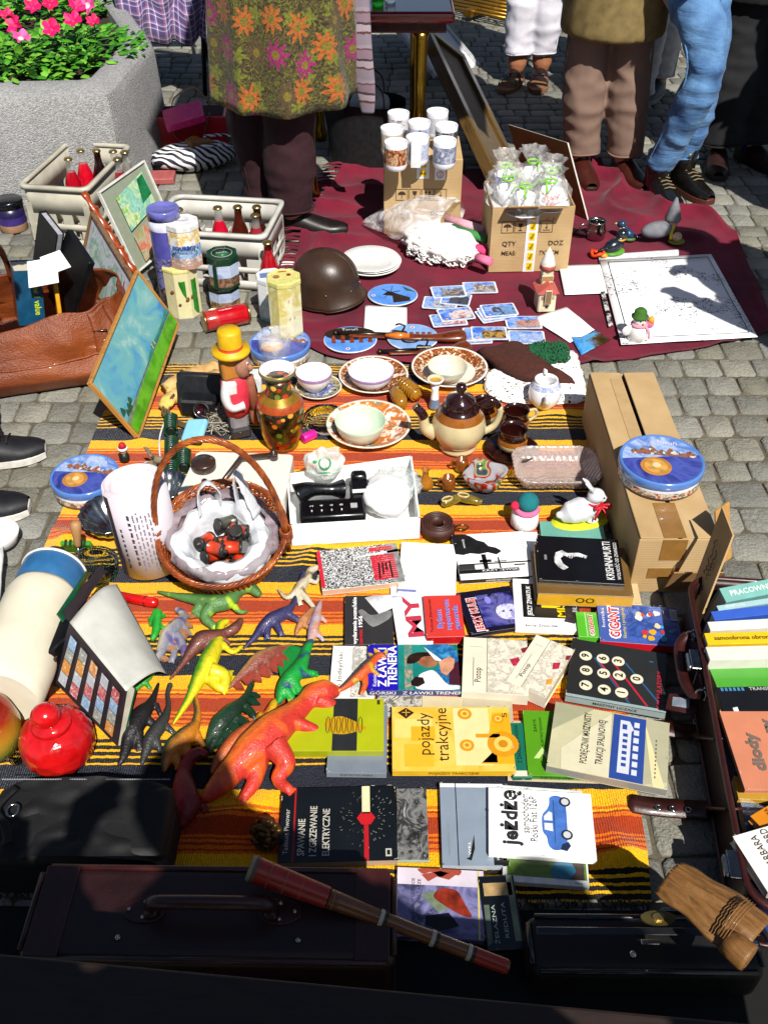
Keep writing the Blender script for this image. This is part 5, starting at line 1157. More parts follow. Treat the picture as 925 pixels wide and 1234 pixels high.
for a in((530,366,W_,H_,-.15,'blue card under the grey skyline card by the crochet bundle',['#404860','#c8d0e0','#2a3040'],1,0),(540,352,W_,H_,.12,'card with grey skyline on top of the upper fan of cards',['#605858','#a0a0a8','#3a3838','#c0a890'],2,.004),(549,361,.07,.05,-.2,'dark edged card under the grey skyline card',['#181818','#505058','#303030'],3,.002),(540,386,W_,H_,.15,'card with a red brick town on a blue sky, in the lower fan',['#a03020','#d8d8e0','#c05040','#702018'],4,.0),(549,379,W_,H_,.2,'card with red church, topmost of the lower fan',['#b83828','#e8e0e0','#8a2a20'],5,.004),(578,347,W_,H_,.05,'card with pale tower nearest the crochet bundle and carton',['#787068','#d0c8c0','#504840','#b0a8a8'],6,0),(596,380,W_,H_,.3,'lowest card of the neat blue fan beside the church figure',['#5a4030','#8ab0e0','#302018'],7,0),(598,377,W_,H_,.22,'middle card of the neat blue fan beside the church figure',['#58482a','#8ab0e0','#382818'],8,.003),(601,374,W_,H_,.15,'top card with brown barge in the neat blue fan',['#5a3a20','#7ab0e8','#2a1c10','#98c0e8'],9,.006),(630,389,W_,H_,.02,'blue card with brick gate close to the white tilted sheet',['#8a3a2a','#c8a098','#602a20'],10,0),(634,407,W_,H_,-.04,'blue card with white clouds just over the green crochet',['#d0dcf0','#8aa8e0','#e8f0f8'],11,.002),(572,407,.07,H_,.1,'pale card sticking out under the golden church card',['#d8c8d0','#a8a0b0','#e8e0e8'],12,0),(577,403,.07,H_,.05,'white card with pink shapes under the golden church card',['#e0d0d8','#c0a0a8','#f0e8e8'],13,.003),(589,402,.075,.06,.0,'card with golden brown church interior at the pistol butt',['#8a6420','#c8a050','#3a2410','#604010'],14,.006)):
 a=list(a);a[2]=W_ if a[2]!=.07 else.1;a[3]=H_;cardp(*a)
sheet([(700,428),(735,410),(717,398),(687,406)],'glossy photo of blue sea and brown rock beside the snowman',mat=photo(['#1a60c0','#3a90e0','#60b0e8','#5a4020','#3a2a14','#4a3818'],9,3,.15,.4),name='photograph',cat='photograph')
ww=wood('#3c1a0a','#7a3818',7,.3,.3,(3,9,9));stl=m('#4a423a',.3,metal=.9)
def pistol(p0,p1,label,col=None):
 a,c=G(*p0,ZT+.012),G(*p1,ZT+.012);L=(c-a).length;rt=thing('flintlock_pistol',label,'pistol',a,math.atan2(c.y-a.y,c.x-a.x))
 b=B();b.tube([(0,0,0),(L*.45,.002,0)],[.0065,.0085],stl,12);b.lathe([(.0085,0),(.0095,.006),(.0085,.012)],stl,12,c=(0,0,0),rot=Matrix.Rotation(PI/2,3,'Y'));b.build('barrel',rt)
 b=B();b.tube(catmull([(L*.12,-.008,-.002),(L*.35,-.008,-.002),(L*.55,-.008,0),(L*.72,-.004,0),(L*.86,.004,0),(L,.02,0)],6),[.008]*8+[.010,.012,.014,.016,.017,.018,.017,.016,.016,.0165,.017,.018,.02,.022,.024,.026,.028,.03,.03,.028,.022][:23],ww,12,flat=.55);b.build('stock',rt)
 if col:b=B();b.tube([(L*.4,-.016,.008),(L*.5,-.018,.01),(L*.58,-.014,.009)],[.006,.011,.007],m(col,.3,coat=.5),10);b.build('side_plate',rt)
 b=B();b.box((L*.5,.002,.012),(.045,.012,.006),stl,bev=.002);b.tube(catmull([(L*.52,.004,.013),(L*.54,.008,.03),(L*.5,.01,.036),(L*.47,.008,.032)],4),.003,stl,6);b.build('lock',rt)
 b=B();b.tube(catmull([(L*.52,-.012,0),(L*.55,-.035,0),(L*.63,-.032,0),(L*.66,-.01,0)],5),.0022,stl,6);b.build('trigger_guard',rt)
pistol((402,401),(560,408),'dark brown wooden flintlock pistol with orange side plate across the souvenir discs','#e87a14')
pistol((455,424),(566,421),'rough brown wooden flintlock pistol behind the brown plates')
c,h=UP(655,376,301);rt=thing('ceramic_church','small pink and cream ceramic church with white pointed spire','figurine',(c.x,c.y+.01,ZT),R(4))
crc=m('#e8d8b8',.5,var=.12,vs=30);pk=m('#d8685a',.5,var=.15);brn=m('#8a6a48',.6,var=.2)
b=B();b.box((0,.0,.035),(.058,.07,.07),crc,bev=.004);b.box((0,-.02,.052),(.05,.03,.02),pk,bev=.003);b.box((0,-.037,.06),(.022,.02,.05),brn,bev=.002);b.build('nave',rt)
b=B();b.prism([(-.036,0),(.036,0),(0,.032)],-.042,.042,pk);b.build('roof',rt,(0,0,.07),rot=(PI/2,0,0))
b=B();b.box((0,.012,.1),(.036,.036,.07),crc,bev=.003);b.box((0,.012,.108),(.0385,.0385,.02),m('#b08a58',.6),bev=.002);b.build('tower',rt)
b=B();b.lathe([(.027,.135),(.026,.15),(.018,.175),(.0,h-ZT)],[pk,m('#f0e8e0',.5),m('#f0e8e0',.5)],8,c=(0,.012,0));b.build('spire',rt)
b=B();s5=[((.008 if k%2==0 else.0035)*math.sin(k*PI/5),(.008 if k%2==0 else.0035)*math.cos(k*PI/5))for k in range(10)]
for(x,z)in((0.0,.022),(.012,.088)):b.mx=Matrix.Translation((x,-.0362 if z<.05 else-.0075,z))@Matrix.Rotation(PI/2,4,'X');b.prism(s5,0,.0012,BLK)
b.mx=Matrix();b.build('star_window',rt)
mp=NT('printed_map');mp.set(.75);vn=mp.n('ShaderNodeTexVoronoi',feature='DISTANCE_TO_EDGE');vn.inputs['Scale'].default_value=42;mp.l(mp.co(),vn.inputs['Vector'])
nn=mp.noise(6,3);nl=mp.noise(45,2,dist=2)
msk=mp.math('MULTIPLY',mp.math('LESS_THAN',mp.math('ABSOLUTE',mp.math('SUBTRACT',nl.outputs[0],.5)),.024),mp.math('GREATER_THAN',nn.outputs[0],.52))
dots=mp.math('MULTIPLY',mp.math('GREATER_THAN',mp.noise(80,1).outputs[0],.66),mp.math('GREATER_THAN',nn.outputs[0],.53))
mp.base(mp.mix(mp.math('MAXIMUM',msk,dots),hx('#fafafc',.85),hx('#5a5a66')))
mq=[(748,416),(912,407),(856,307),(722,314)]
o=sheet(mq,'large white printed town map with thin black border, half shaded',ZT+.004,mp.m,'town_map',.0012,'map')
P=[G(x,y,0)for x,y in mq];cc_=sum(P,Vector())/4;b=B()
def mpt(u,v):q=P[0]*(1-u)*(1-v)+P[1]*u*(1-v)+P[2]*u*v+P[3]*(1-u)*v;return Vector((q.x-cc_.x,q.y-cc_.y,.0015*N3((q.x-cc_.x)*14+mq[0][0],(q.y-cc_.y)*14)+.0052))
for(u0,v0,u1,v1)in((.07,.06,.95,.05),(.95,.05,.95,.95),(.95,.95,.07,.95),(.07,.95,.07,.06)):b.tube([mpt(u0+(u1-u0)*k/24,v0+(v1-v0)*k/24)for k in range(25)],.0011,BLK,4)
b.build('map_border',o)
sheet([(722,318),(835,308),(834,300),(720,308)],'second folded map sheet edge behind the town map',ZT+.0,m('#e8e8ee',.8))
sheet([(733,394),(738,392),(728,351),(723,352)],'narrow black and white printed strip beside the map',ZT+.003,photo(['#101010','#181818','#e8e8e8','#101010'],60,2,.5,.2),'bookmark',cat='bookmark')
def knit_snow(px,py,h,label,hat,scarf,pom,rz=0):
 c=G(px,py);rt=thing('snowman_figurine',label,'figurine',(c.x,c.y+.01,ZT+.003),rz)
 b=B();b.lathe([(.024,0),(.03,.006),(.031,.03),(.027,.048),(.018,.056)],plw,22);b.build('torso',rt)
 b=B();b.ball((0,0,.068),.021,plw);b.ball((0,-.021,.066),(.003,.006,.003),m('#e88020',.5));[b.ball((s*.008,-.019,.074),.002,BLK)for s in(-1,1)];b.build('head',rt)
 b=B();b.lathe([(.026,.078),(.027,.082),(.02,.084),(.019,.1),(.012,.107),(0,.108)],m(hat,.8,bump=.5),20,c=(0,.003,0));b.build('hat',rt)
 b=B();b.tube([(math.cos(a*PI/8)*.021,math.sin(a*PI/8)*.021,.055)for a in range(16)],.006,m(scarf,.8),8,closed=True);b.tube(catmull([(.012,-.02,.055),(.02,-.03,.04),(.022,-.034,.018)],4),.006,m(scarf,.8),7,flat=.5);b.build('scarf',rt)
 if pom:b=B();b.ball((.034,-.006,.055),(.014,.012,.016),m(pom,.6));b.ball((.034,-.01,.069),(.01,.01,.012),m('#f8b030',.6));b.build('gift',rt);b=B();b.ball((-.034,.002,.038),(.022,.006,.018),plw);b.build('wing',rt)
knit_snow(766,416,.1,'white ceramic snowman with green hat and pink gift at the map corner','#3a6a1a','#f0a0b8','#f080a8',.3)
def bird(px,py,label,mats,s=1,rz=0):
 c=G(px,py);rt=thing('bird_figurine',label,'figurine',(c.x,c.y,ZT+.004),rz)
 b=B();b.ball((0,0,.03*s),(.046*s,.028*s,.028*s),mats[0],18,10,rot=Matrix.Rotation(-.3,3,'Y'));b.build('torso',rt)
 b=B();b.ball((.035*s,0,.072*s),(.025*s,.022*s,.022*s),mats[0]);b.tube([(.055*s,0,.07*s),(.078*s,0,.066*s)],[.008*s,.001],mats[3],8);b.tube([(.02*s,0,.04*s),(.032*s,0,.062*s)],[.02*s,.017*s],mats[0],12);b.build('head',rt)
 b=B();b.tube([(.026*s+math.cos(a*PI/8)*.019*s,math.sin(a*PI/8)*.019*s,.054*s)for a in range(16)],.004*s,mats[1],7,closed=True);b.build('collar',rt)
 b=B();b.tube([(-.035*s,0,.03*s),(-.075*s,0,.022*s)],[.012*s,.004*s],mats[2],8,flat=.5);b.build('tail',rt)
 b=B();b.lathe([(.05*s,0),(.052*s,.006),(.045*s,.01),(0,.01)],mats[4],20,sq=(1,.7));b.build('base',rt)
ink_b=m('#1a2430',.2,coat=.6);
bird(737,309,'glossy dark blue duck figurine on a green base at the map edge',[ink_b,m('#c89a28',.4),ink_b,m('#3a80c8',.4),m('#5a9a28',.5)],.9,R(25))
bird(753,292,'small dark blue bird figurine with gold collar behind the duck figurine',[m('#22405e',.2,coat=.6),m('#d0a030',.4),ink_b,m('#e8c8a0',.4),m('#4a7030',.5)],.7,R(150))
p=G(722,312);b=B();b.tube([(math.cos(a*PI/9)*.022,math.sin(a*PI/9)*.022,.012+.006*math.sin(a))for a in range(18)],.006,m('#f04a14',.5,var=.3),8,closed=True);b.ball((.02,-.02,.01),(.012,.008,.008),m('#f0a020',.5));tag(b.build('orange_ring',None,(p.x-.01,p.y,ZT)),'bright orange ring ornament beside the dark blue duck','ornament')
sil=m('#c8c8c8',.15,metal=1,var=.2,vs=30)
c=G(716,290);rt=thing('silver_jug','dented silver metal jug lying beside the cup carton','jug',(c.x,c.y,ZT),R(10))
b=B();b.lathe([(.03,0),(.034,.004),(.036,.04),(.03,.06),(.034,.068),(.031,.068),(.027,.058),(.032,.04),(.03,.008),(0,.006)],sil,24);b.build('jug_body',rt)
b=B();b.tube(catmull([(-.033,0,.055),(-.06,0,.055),(-.062,0,.03),(-.035,0,.015)],5),.004,sil,7);b.build('handle',rt)
p=G(695,287);b=B();b.tube([(-.04,.02,.012),(0,0,.014),(.045,-.02,.01)],[.008,.011,.005],m('#5a5a5c',.25,metal=.9),10);tag(b.build('metal_bar',None,(p.x,p.y,ZT),R(-10)),'short dark grey metal bar lying against the cup carton','tool')
c=G(795,292);rt=thing('gnome_figurine','grey capped gnome figurine lying with yellow scarf on the shaded cloth','figurine',(c.x,c.y,ZT+.012),R(20))
gy=m('#7a7c84',.8,var=.2);b=B();b.ball((-.02,0,.03),(.07,.035,.03),gy,18,10);b.build('torso',rt)
b=B();b.ball((.035,0,.05),(.022,.022,.022),SKIN);b.build('head',rt)
b=B();b.lathe([(.028,0),(.03,.01),(.02,.045),(.004,.085),(0,.088)],gy,18,c=(.035,0,.058));b.build('cap',rt)
b=B();b.tube([(.022+math.cos(a*PI/8)*.018,math.sin(a*PI/8)*.02,.038+.008*math.cos(a*PI/8))for a in range(16)],.006,m('#e8d820',.7),7,closed=True);b.tube(catmull([(.03,-.02,.04),(.015,-.035,.025),(.01,-.045,.006)],4),.006,m('#e8d820',.7),7,flat=.5);b.build('scarf',rt)
p=G(812,296);b=B();b.ball((0,0,.018),(.018,.012,.018),m('#d8b89a',.6));b.lathe([(.03,0),(.03,.005),(0,.005)],m('#8a8a28',.7),16);tag(b.build('rose_ornament',None,(p.x,p.y-.01,ZT+.01)),'peach ceramic rose next to the grey gnome','ornament')
# == crockery on the blanket
ZQ=ZB+.001
def speck(c1,c2,sc=55,seed=0):return photo(c1,sc,seed,.2,.4)
fl_brown=photo(['#f4ecd8','#f0e8d0','#b05a20','#5a2410','#d8a060','#f4ecd8'],70,2,.18,.4)
fl_or=photo(['#f6f2e6','#f6f2e6','#f4f0e4','#e0883a','#c86a28','#6a9a88','#f6f2e6'],32,5,.18,.6)
navyp=photo(['#1c2440','#26305a','#d8c890','#1c2440','#e8dcb0'],60,3,.2,.4)
def dish(name,px,py,rpx,label,mid,rim,cen,z=None,tilt=(0,0),cat='plate',d=.02,group=None):
 z=z or ZQ;c=G(px,py,z);r=rpx/SC(px,py,z);b=B()
 b.lathe([(r*.5,0),(r*.56,.002),(r*.62,.003),(r*.96,d-.001),(r,d+.0005),(r*.985,d+.003),(r*.94,d+.001),(r*.68,.008),(r*.6,.006),(0,.0055)],[rim]*6+[mid,cen,cen],52)
 o=b.build(name,None,(c.x,c.y,z),rot=(tilt[0],tilt[1],0));tag(o,label,cat,group);return o,c,r
def bowl(name,px,py,rpx,h,z,label,outer,inner,rimm,foot_=.55,cat='bowl',handle=None,flare=1.0,group=None,body=None):
 c=G(px,py,z+h);r=rpx/SC(px,py,z+h);b=B();rt=thing(name,label,cat,(c.x,c.y,z),0,group)
 b.lathe([(r*foot_,0),(r*foot_,.004),(r*(foot_+.2),h*.2),(r*.93,h*.6),(r*.965,h*.8),(r,h-.001),(r*.985,h+.001),(r*.955,h-.003),(r*.87,h*.55),(r*foot_,h*.14),(0,h*.1)],[outer,outer,body or outer,body or outer,rimm,rimm,inner,inner,inner,inner],44);b.build('cup' if cat=='cup' else 'bowl_body',rt)
 if handle is not None:
  b=B();ca,sa=math.cos(handle),math.sin(handle);b.tube(catmull([(ca*q*r,sa*q*r,zz*h)for q,zz in((.92,.85),(1.35,.85),(1.4,.5),(.75,.28))],6),.0042,outer,8);b.build('handle',rt)
 return rt,c,r
lil=m('#b090c0',.25,coat=.5,var=.1);wc=m('#f4f4f6',.15,coat=.6,var=.03,bump=0,k=.8);crm_=m('#ece4cc',.2,coat=.5,var=.05,bump=0)
dish('saucer',384,470,28,'navy saucer with yellow dotted border under the lilac rimmed cup',navyp,m('#f0ece0',.3),photo(['#f4f0e0','#3050a0','#f4f0e0'],40,2,.2),d=.012,cat='saucer')
bowl('tea_cup',378,448,22,.058,ZQ+.007,'white cup with lilac rim on the navy saucer',wc,wc,lil,.45,'cup',2.6)
dish('brown_plate',450,458,42,'plate with brown speckled border under the lilac rimmed bowl',fl_brown,m('#f4eee0',.25,coat=.4),fl_brown)
bowl('small_bowl',447,446,28,.05,ZQ+.008,'white bowl with lilac rim on the brown speckled plate',wc,wc,lil,.5)
dish('floral_plate',541,450,46,'wide plate with brown floral border under the cream bowl',fl_brown,m('#f8f4ea',.2,coat=.5),m('#f6f0e0',.2,coat=.5),d=.024)
bowl('cream_bowl',539,440,24,.045,ZQ+.008,'plain cream bowl on the wide brown floral plate',crm_,crm_,m('#b8c4c0',.25,coat=.5),.55)
dish('flowered_plate',444,519,51,'large plate with orange flowers and green leaves under the mint bowl',fl_or,m('#f4ecd8',.2,coat=.5),fl_or,d=.024)
mint=m('#d6ecd0',.2,coat=.5,var=.06)
bowl('mint_bowl',434,506,31,.055,ZQ+.008,'pale mint green bowl on the orange flowered plate',crm_,mint,mint,.6)
gl=glass('#f4f8f8',.02,.95)
def simple(name,px,py,z,prof,mat,label,cat,seg=36,sq=(1,1),wob=None,rz=0,loc_top=None):
 c=G(px,py,z+(loc_top or 0));b=B();b.lathe(prof,mat,seg,sq=sq,wob=wob);return tag(b.build(name,None,(c.x,c.y,z),rz),label,cat)
simple('glass_ashtray',392,512,ZQ,[(.05,0),(.056,.004),(.06,.03),(.056,.033),(.05,.012),(0,.01)],gl,'round clear glass ashtray behind the orange vase','ashtray')
simple('glass_jar',333,437,ZQ,[(.036,0),(.046,.01),(.048,.07),(.05,.1),(.047,.1),(.044,.07),(.042,.012),(0,.008)],film('#e8ecf4',.2,.06,.6,40),'cut crystal glass jar behind the white rimmed vase','glass',40,wob=lambda a,i:1+(.035*math.cos(a*16)if 0<i<5 else 0))
p=G(306,470,ZQ);b=B();b.box((0,0,.03),(.05,.05,.06),m('#dfe6e2',.3,var=.1),bev=.008,seg=2);tag(b.build('porcelain_box',None,(p.x,p.y,ZQ),R(8)),'small pale porcelain box between the yellow hatted figure and the vase','box')
amb=m('#a8741a',.15,coat=.8,var=.2,vs=25)
for px,py,rz,lab in((480,480,1.9,'amber glazed ceramic jug lying nearest the brown plate'),(494,470,2.2,'ribbed amber ceramic shell behind the smooth amber jug')):
 p=G(px,py,ZQ+.022);b=B();rib='ribbed' in lab
 b.tube([(-.04,0,.0),(-.02,0,.004),(.01,0,.004),(.035,0,.002),(.048,0,0)],[.012,.02,.021,.016,.013],amb,22 if rib else 16);
 if rib:
  for k in range(7):b.tube([(-.03+k*.011,.021*math.cos(a*PI/8),.004+.021*math.sin(a*PI/8))for a in range(16)],.0022,amb,5,closed=True)
 b.tube([(.046,0,0),(.05,0,0)],[.009,.006],m('#3a2208',.5),12);tag(b.build('amber_jug',None,(p.x,p.y,ZQ+.02),rz),lab,'jug')
p,h=UP(523,494,459);rt=thing('white_figurine','slim white porcelain dipper figure standing behind the brown teapot','figurine',(p.x,p.y,ZQ))
b=B();b.lathe([(.016,0),(.017,.004),(.012,.03),(.01,.06),(.013,.08)],[m('#7a90b0',.3)]*2+[wc]*2,20);b.build('stem',rt)
b=B();b.lathe([(.012,.078),(.02,.086),(.024,.094),(.022,.096),(.016,.09),(0,.088)],[wc,wc,wc,m('#e8d8b0',.3),m('#c8a050',.3)],22);b.build('bowl',rt)
dkb=m('#2a0c08',.08,coat=1,var=.1,bump=.02);ambr=m('#9a5a18',.15,coat=.8,var=.15);crg=m('#d9c79a',.2,coat=.6,var=.1,vs=20,bump=.03)
p,h=UP(551,541,464);r=32/SC(551,515,.05)
rt=thing('teapot','round bellied cream teapot with dark brown glazed shoulder and lid','teapot',(p.x,p.y,ZQ),R(0));rt.scale=(1,1,1.27)
b=B();b.lathe([(r*.7,0),(r*.72,.006),(r*.62,.012),(r*.85,.025),(r*.99,.045),(r,.06),(r*.9,.08),(r*.72,.096),(r*.62,.104),(r*.52,.106)],[crg]*6+[ambr,dkb,dkb],44);b.build('pot_body',rt)
b=B();b.lathe([(r*.6,.105),(r*.62,.108),(r*.5,.122),(r*.2,.131),(r*.12,.136),(r*.22,.146),(r*.16,.155),(0,.157)],dkb,34);b.build('lid',rt)
b=B();C_=catmull([(-r*.9,-.01,.04),(-r*1.25,-.012,.055),(-r*1.35,-.012,.085),(-r*1.65,-.012,.108)],6);b.tube(C_,[.018-.009*k/(len(C_)-1)for k in range(len(C_))],crg,12);b.tube(C_[11:],[.0135-.0035*k/7 for k in range(len(C_)-11)],dkb,12);b.build('spout',rt)
b=B();C_=catmull([(r*.72,.01,.097),(r*1.2,.012,.108),(r*1.5,.012,.085),(r*1.35,.01,.05),(r*.95,.005,.035)],7);b.tube(C_[:13],.0085,dkb,10);b.tube(C_[12:],.0085,crg,10);b.build('handle',rt)
def tcup(px,py,label,sau=True,r=.037,hd=None):
 c=G(px,py,ZQ+.065);z0=ZQ+(.009 if sau else 0)
 if sau:
  b=B();b.lathe([(.035,0),(.04,.001),(.07,.011),(.072,.014),(.068,.013),(.035,.005),(0,.005)],dkb,40);tag(b.build('brown_saucer',None,(c.x,c.y,ZQ)),'glossy dark brown saucer under '+label[1],'saucer','brown and cream tea set')
 rt=thing('brown_cup',label[0],'cup',(c.x,c.y,z0),0,'brown and cream tea set')
 b=B();b.lathe([(r*.6,0),(r*.62,.004),(r*.95,.014),(r*1.02,.028),(r*.96,.042),(r*.86,.05),(r*.9,.062),(r*.95,.066),(r*.9,.066),(r*.82,.05),(r*.9,.03),(r*.6,.008),(0,.006)],[crg]*3+[ambr]+[dkb]*8,36);b.build('cup_body',rt)
 if hd is not None:b=B();ca,sa=math.cos(hd),math.sin(hd);b.tube(catmull([(ca*q,sa*q,zz)for q,zz in((r*.9,.055),(r*1.5,.055),(r*1.6,.035),(r*.95,.02))],5),.0045,crg,8);b.build('handle',rt)
tcup(618,520,('cream and brown cup nearest the cut glass tray, on its saucer','the cup nearest the cut glass tray'),True,.04)
tcup(622,494,('cream and brown cup without saucer beside the blue banded teapot',''),False,.038,.3)
tcup(583,487,('cream and brown cup half hidden by the teapot handle','the cup behind the teapot handle'),True,.036,2.8)
p,h=UP(654,493,455);rt=thing('white_teapot','small white teapot without lid, blue patterned band round its neck','teapot',(p.x,p.y+.005,ZQ));rt.scale=(1,1,1.15);r=20/SC(654,478,.04)
bb=photo(['#f4f4f8','#7a90d0','#f4f4f8','#5a78c8'],80,2,.2)
b=B();b.lathe([(r*.55,0),(r*.6,.004),(r*.92,.02),(r,.038),(r*.9,.058),(r*.72,.07),(r*.66,.073),(r*.7,.077),(r*.62,.076),(r*.6,.066),(r*.85,.04),(r*.5,.01),(0,.008)],[wc]*4+[bb]+[wc]*7,36);b.build('pot_body',rt)
b=B();b.tube(catmull([(-.0,-r*.85,.03),(-.003,-r*1.15,.042),(-.004,-r*1.25,.06)],5),[.011,.011,.01,.01,.009,.009,.008,.007,.007,.006,.006],wc,10);b.build('spout',rt)
b=B();b.tube(catmull([(.003,r*.7,.065),(.003,r*1.3,.07),(.003,r*1.35,.04),(.003,r*.95,.02)],5),.004,wc,8);b.build('handle',rt)
b=B();b.ball((-.0,r*.55,.082),(.006,.006,.008),wc);b.build('lug',rt)
lac=NT('white_lace');lac.set(.9);vn=lac.n('ShaderNodeTexVoronoi',feature='DISTANCE_TO_EDGE');vn.inputs['Scale'].default_value=95;lac.l(lac.co(),vn.inputs['Vector']);lac.base(hx('#fbfaf6',.85))
lac.l(lac.math('MAXIMUM',lac.math('LESS_THAN',vn.outputs[0],.19),lac.math('GREATER_THAN',lac.noise(28,2).outputs[0],.52)),lac.p.inputs['Alpha'])
def clothpatch(name,outline,z0,amp,mat,label,cat='cloth',n=26,fr=18,th=.002):
 P=[G(x,y,z0)for x,y in outline];c=sum(P,Vector())/len(P);L=len(P)
 C_=catmull([(p.x-c.x,p.y-c.y,0)for p in P],6,True);nn=len(C_)
 b=B();vs,fs=[],[]
 rg=14
 for i in range(rg+1):
  for j,q in enumerate(C_):
   k=i/rg;p=q*k*(1+(.02*math.sin(j*2.3)if i==rg else 0));e=1 if i<rg else.1
   vs.append((p.x,p.y,(.5+.5*N3((p.x+c.x)*fr,(p.y+c.y)*fr,3))*amp*e+amp*.5*(1-k**4)))
 for i in range(rg):
  for j in range(nn):q=(j+1)%nn;fs.append((i*nn+j,i*nn+q,(i+1)*nn+q,(i+1)*nn+j))
 b.add(vs,fs,mat,True);bmesh.ops.remove_doubles(b.bm,verts=b.bm.verts[:],dist=1e-5)
 o=b.build(name,None,(c.x,c.y,z0));md=o.modifiers.new('s','SOLIDIFY');md.thickness=th;md.offset=1;return tag(o,label,cat)
clothpatch('lace_doily',[(585,452),(592,480),(640,487),(700,485),(705,468),(698,440),(690,424),(660,430),(620,440)],ZQ+.002,.014,lac.m,'white openwork lace cloth lying under the brown shawl and white teapot')
clothpatch('brown_shawl',[(575,427),(592,421),(625,419),(650,436),(670,452),(692,462),(672,464),(650,460),(630,460),(604,448)],ZQ+.016,.03,m('#4a2014',.95,var=.3,vs=90,bump=.9,bs=220),'chocolate brown knitted shawl bunched over the white lace',fr=14)
gc=m('#0c5a34',.9,var=.4,vs=100,bump=.9,bs=200);P=G(661,428,ZQ+.02);b=B()
for k in range(150):
 x,y=rn(-.055,.055),rn(-.045,.045);a=rn(0,6.3);r_=rn(.006,.011)
 b.tube([(x+r_*math.cos(a+t_),y+r_*math.sin(a+t_)*.8,.012+rn(0,.02)*(1-(x/.07)**2)+.004*math.sin(t_+a))for t_ in[j*PI/3 for j in range(6)]],.0034,gc,5,closed=True)
tag(b.build('green_crochet',None,(P.x,P.y,ZQ+.012)),'bunched dark green crochet scarf lying over the lace','scarf')
p,h=UP(290,527,407);rt=thing('carved_figure','carved wooden man with yellow hat, white shirt and pinkish red waistcoat','figurine',(p.x,p.y,ZQ),R(20));rt.scale=(.8,.8,1.04)
s=h/.23
yl=m('#e8b80c',.5,var=.1);ora=m('#c07a2a',.7,var=.15);wsk=m('#b88068',.7,var=.2);wdk=m('#2a2a2e',.7);wpk=m('#e0344a',.65,var=.1);wwt=m('#f0e8e8',.7,var=.08);gyt=m('#8a8a90',.7);wbr=m('#9a5a3e',.7,var=.2)
V=lambda*a:tuple(q*s for q in a)
b=B();b.box(V(0,0,.012),V(.05,.045,.024),wdk,bev=.005*s);b.build('base',rt)
b=B();b.box(V(0,0,.038),V(.046,.04,.035),gyt,bev=.006*s);b.build('trousers',rt)
b=B();b.lathe([(.028*s,.05*s),(.034*s,.07*s),(.036*s,.1*s),(.034*s,.125*s),(.024*s,.138*s)],wpk,16,sq=(1,.85));b.build('waistcoat',rt)
b=B();b.tube(catmull([V(-.022,-.016,.132),V(-.03,-.026,.1),V(-.018,-.034,.08),V(.012,-.034,.082)],5),[.014*s+.003*s*math.sin(k*.4)for k in range(16)],wwt,10,flat=.7);b.box(V(-.012,-.022,.118),V(.03,.018,.03),wwt,bev=.006*s);b.build('shirt_sleeve',rt)
b=B();b.tube([V(.034,-.008,.13),V(.04,-.01,.1),V(.04,-.014,.06)],[.013*s,.013*s,.011*s],wbr,10);b.ball(V(.04,-.014,.045),V(.014,.012,.022),wbr);b.build('arm',rt)
b=B();b.box(V(-.008,.0,.158),V(.046,.046,.05),ora,bev=.008*s,seg=2);b.build('hair',rt)
b=B();b.ball(V(.02,-.012,.16),V(.022,.024,.028),wsk);b.ball(V(.036,-.03,.158),V(.007,.007,.007),wsk);b.build('head',rt)
b=B();b.ball(V(.03,-.031,.169),V(.003,.003,.003),wwt);b.ball(V(.031,-.033,.169),V(.0017,.0017,.0017),BLK);b.tube([V(.026,-.036,.146),V(.034,-.032,.145)],.0014,m('#a83030',.6),5);b.build('face_detail',rt)
b=B();b.lathe([(.045*s,.184*s),(.047*s,.188*s),(.045*s,.192*s),(.03*s,.194*s),(.029*s,.2*s),(.0285*s,.226*s),(.025*s,.231*s),(0,.232*s)],[yl,yl,yl,m('#d84018',.6),yl,yl,yl],28);b.build('hat',rt)
p=G(341,541);p2=PY(335,447,p.y);H=p2.z-ZQ;H=max(.16,min(.26,H));r=28/SC(341,505,.06)
vs_=NT('satsuma_enamel');vs_.set(.22,coat=.6);v1=vs_.n('ShaderNodeTexVoronoi');v1.inputs['Scale'].default_value=52;vs_.l(vs_.co(),v1.inputs['Vector']);sc_=vs_.n('ShaderNodeSeparateColor');vs_.l(v1.outputs['Color'],sc_.inputs[0])
vs_.base(vs_.mix(vs_.math('LESS_THAN',v1.outputs['Distance'],.42),vs_.ramp(vs_.noise(30).outputs[0],[(.4,hx('#1e1408')),(.55,hx('#4a3a10')),(.65,hx('#2a4a18'))]),vs_.ramp(sc_.outputs[0],[(0,hx('#b8380c')),(.3,hx('#d8701c')),(.5,hx('#e0a840')),(.7,hx('#a02808')),(.85,hx('#6a7a20'))],'CONSTANT')))
vs_.bump(v1.outputs['Distance'],.3,.002);gold=m('#b88a30',.3,metal=.5,var=.2);rdo=m('#b04a18',.3,coat=.5,var=.2,vs=60)
rt=thing('enamel_vase','tall vase with orange, gold and black flower enamel and white rim','vase',(p.x,p.y+.01,ZQ))
b=B();b.lathe([(r*.66,0),(r*.7,.004),(r*.72,.012),(r*.9,H*.2),(r,H*.45),(r*.98,H*.56),(r*.86,H*.64),(r*.58,H*.7),(r*.5,H*.78),(r*.54,H*.9)],[gold,gold,vs_.m,vs_.m,vs_.m,rdo,gold,vs_.m,vs_.m],40);b.build('vase_body',rt)
b=B();b.lathe([(r*.54,H*.895),(r*.66,H*.95),(r*.76,H*.965),(r*.76,H*.985),(r*.72,H),(r*.62,H*.985),(r*.5,H*.93),(r*.46,H*.85),(0,H*.8)],[m('#7a8a6a',.3,var=.2)]*3+[gold]+[wc]*4,36);b.build('rim',rt)
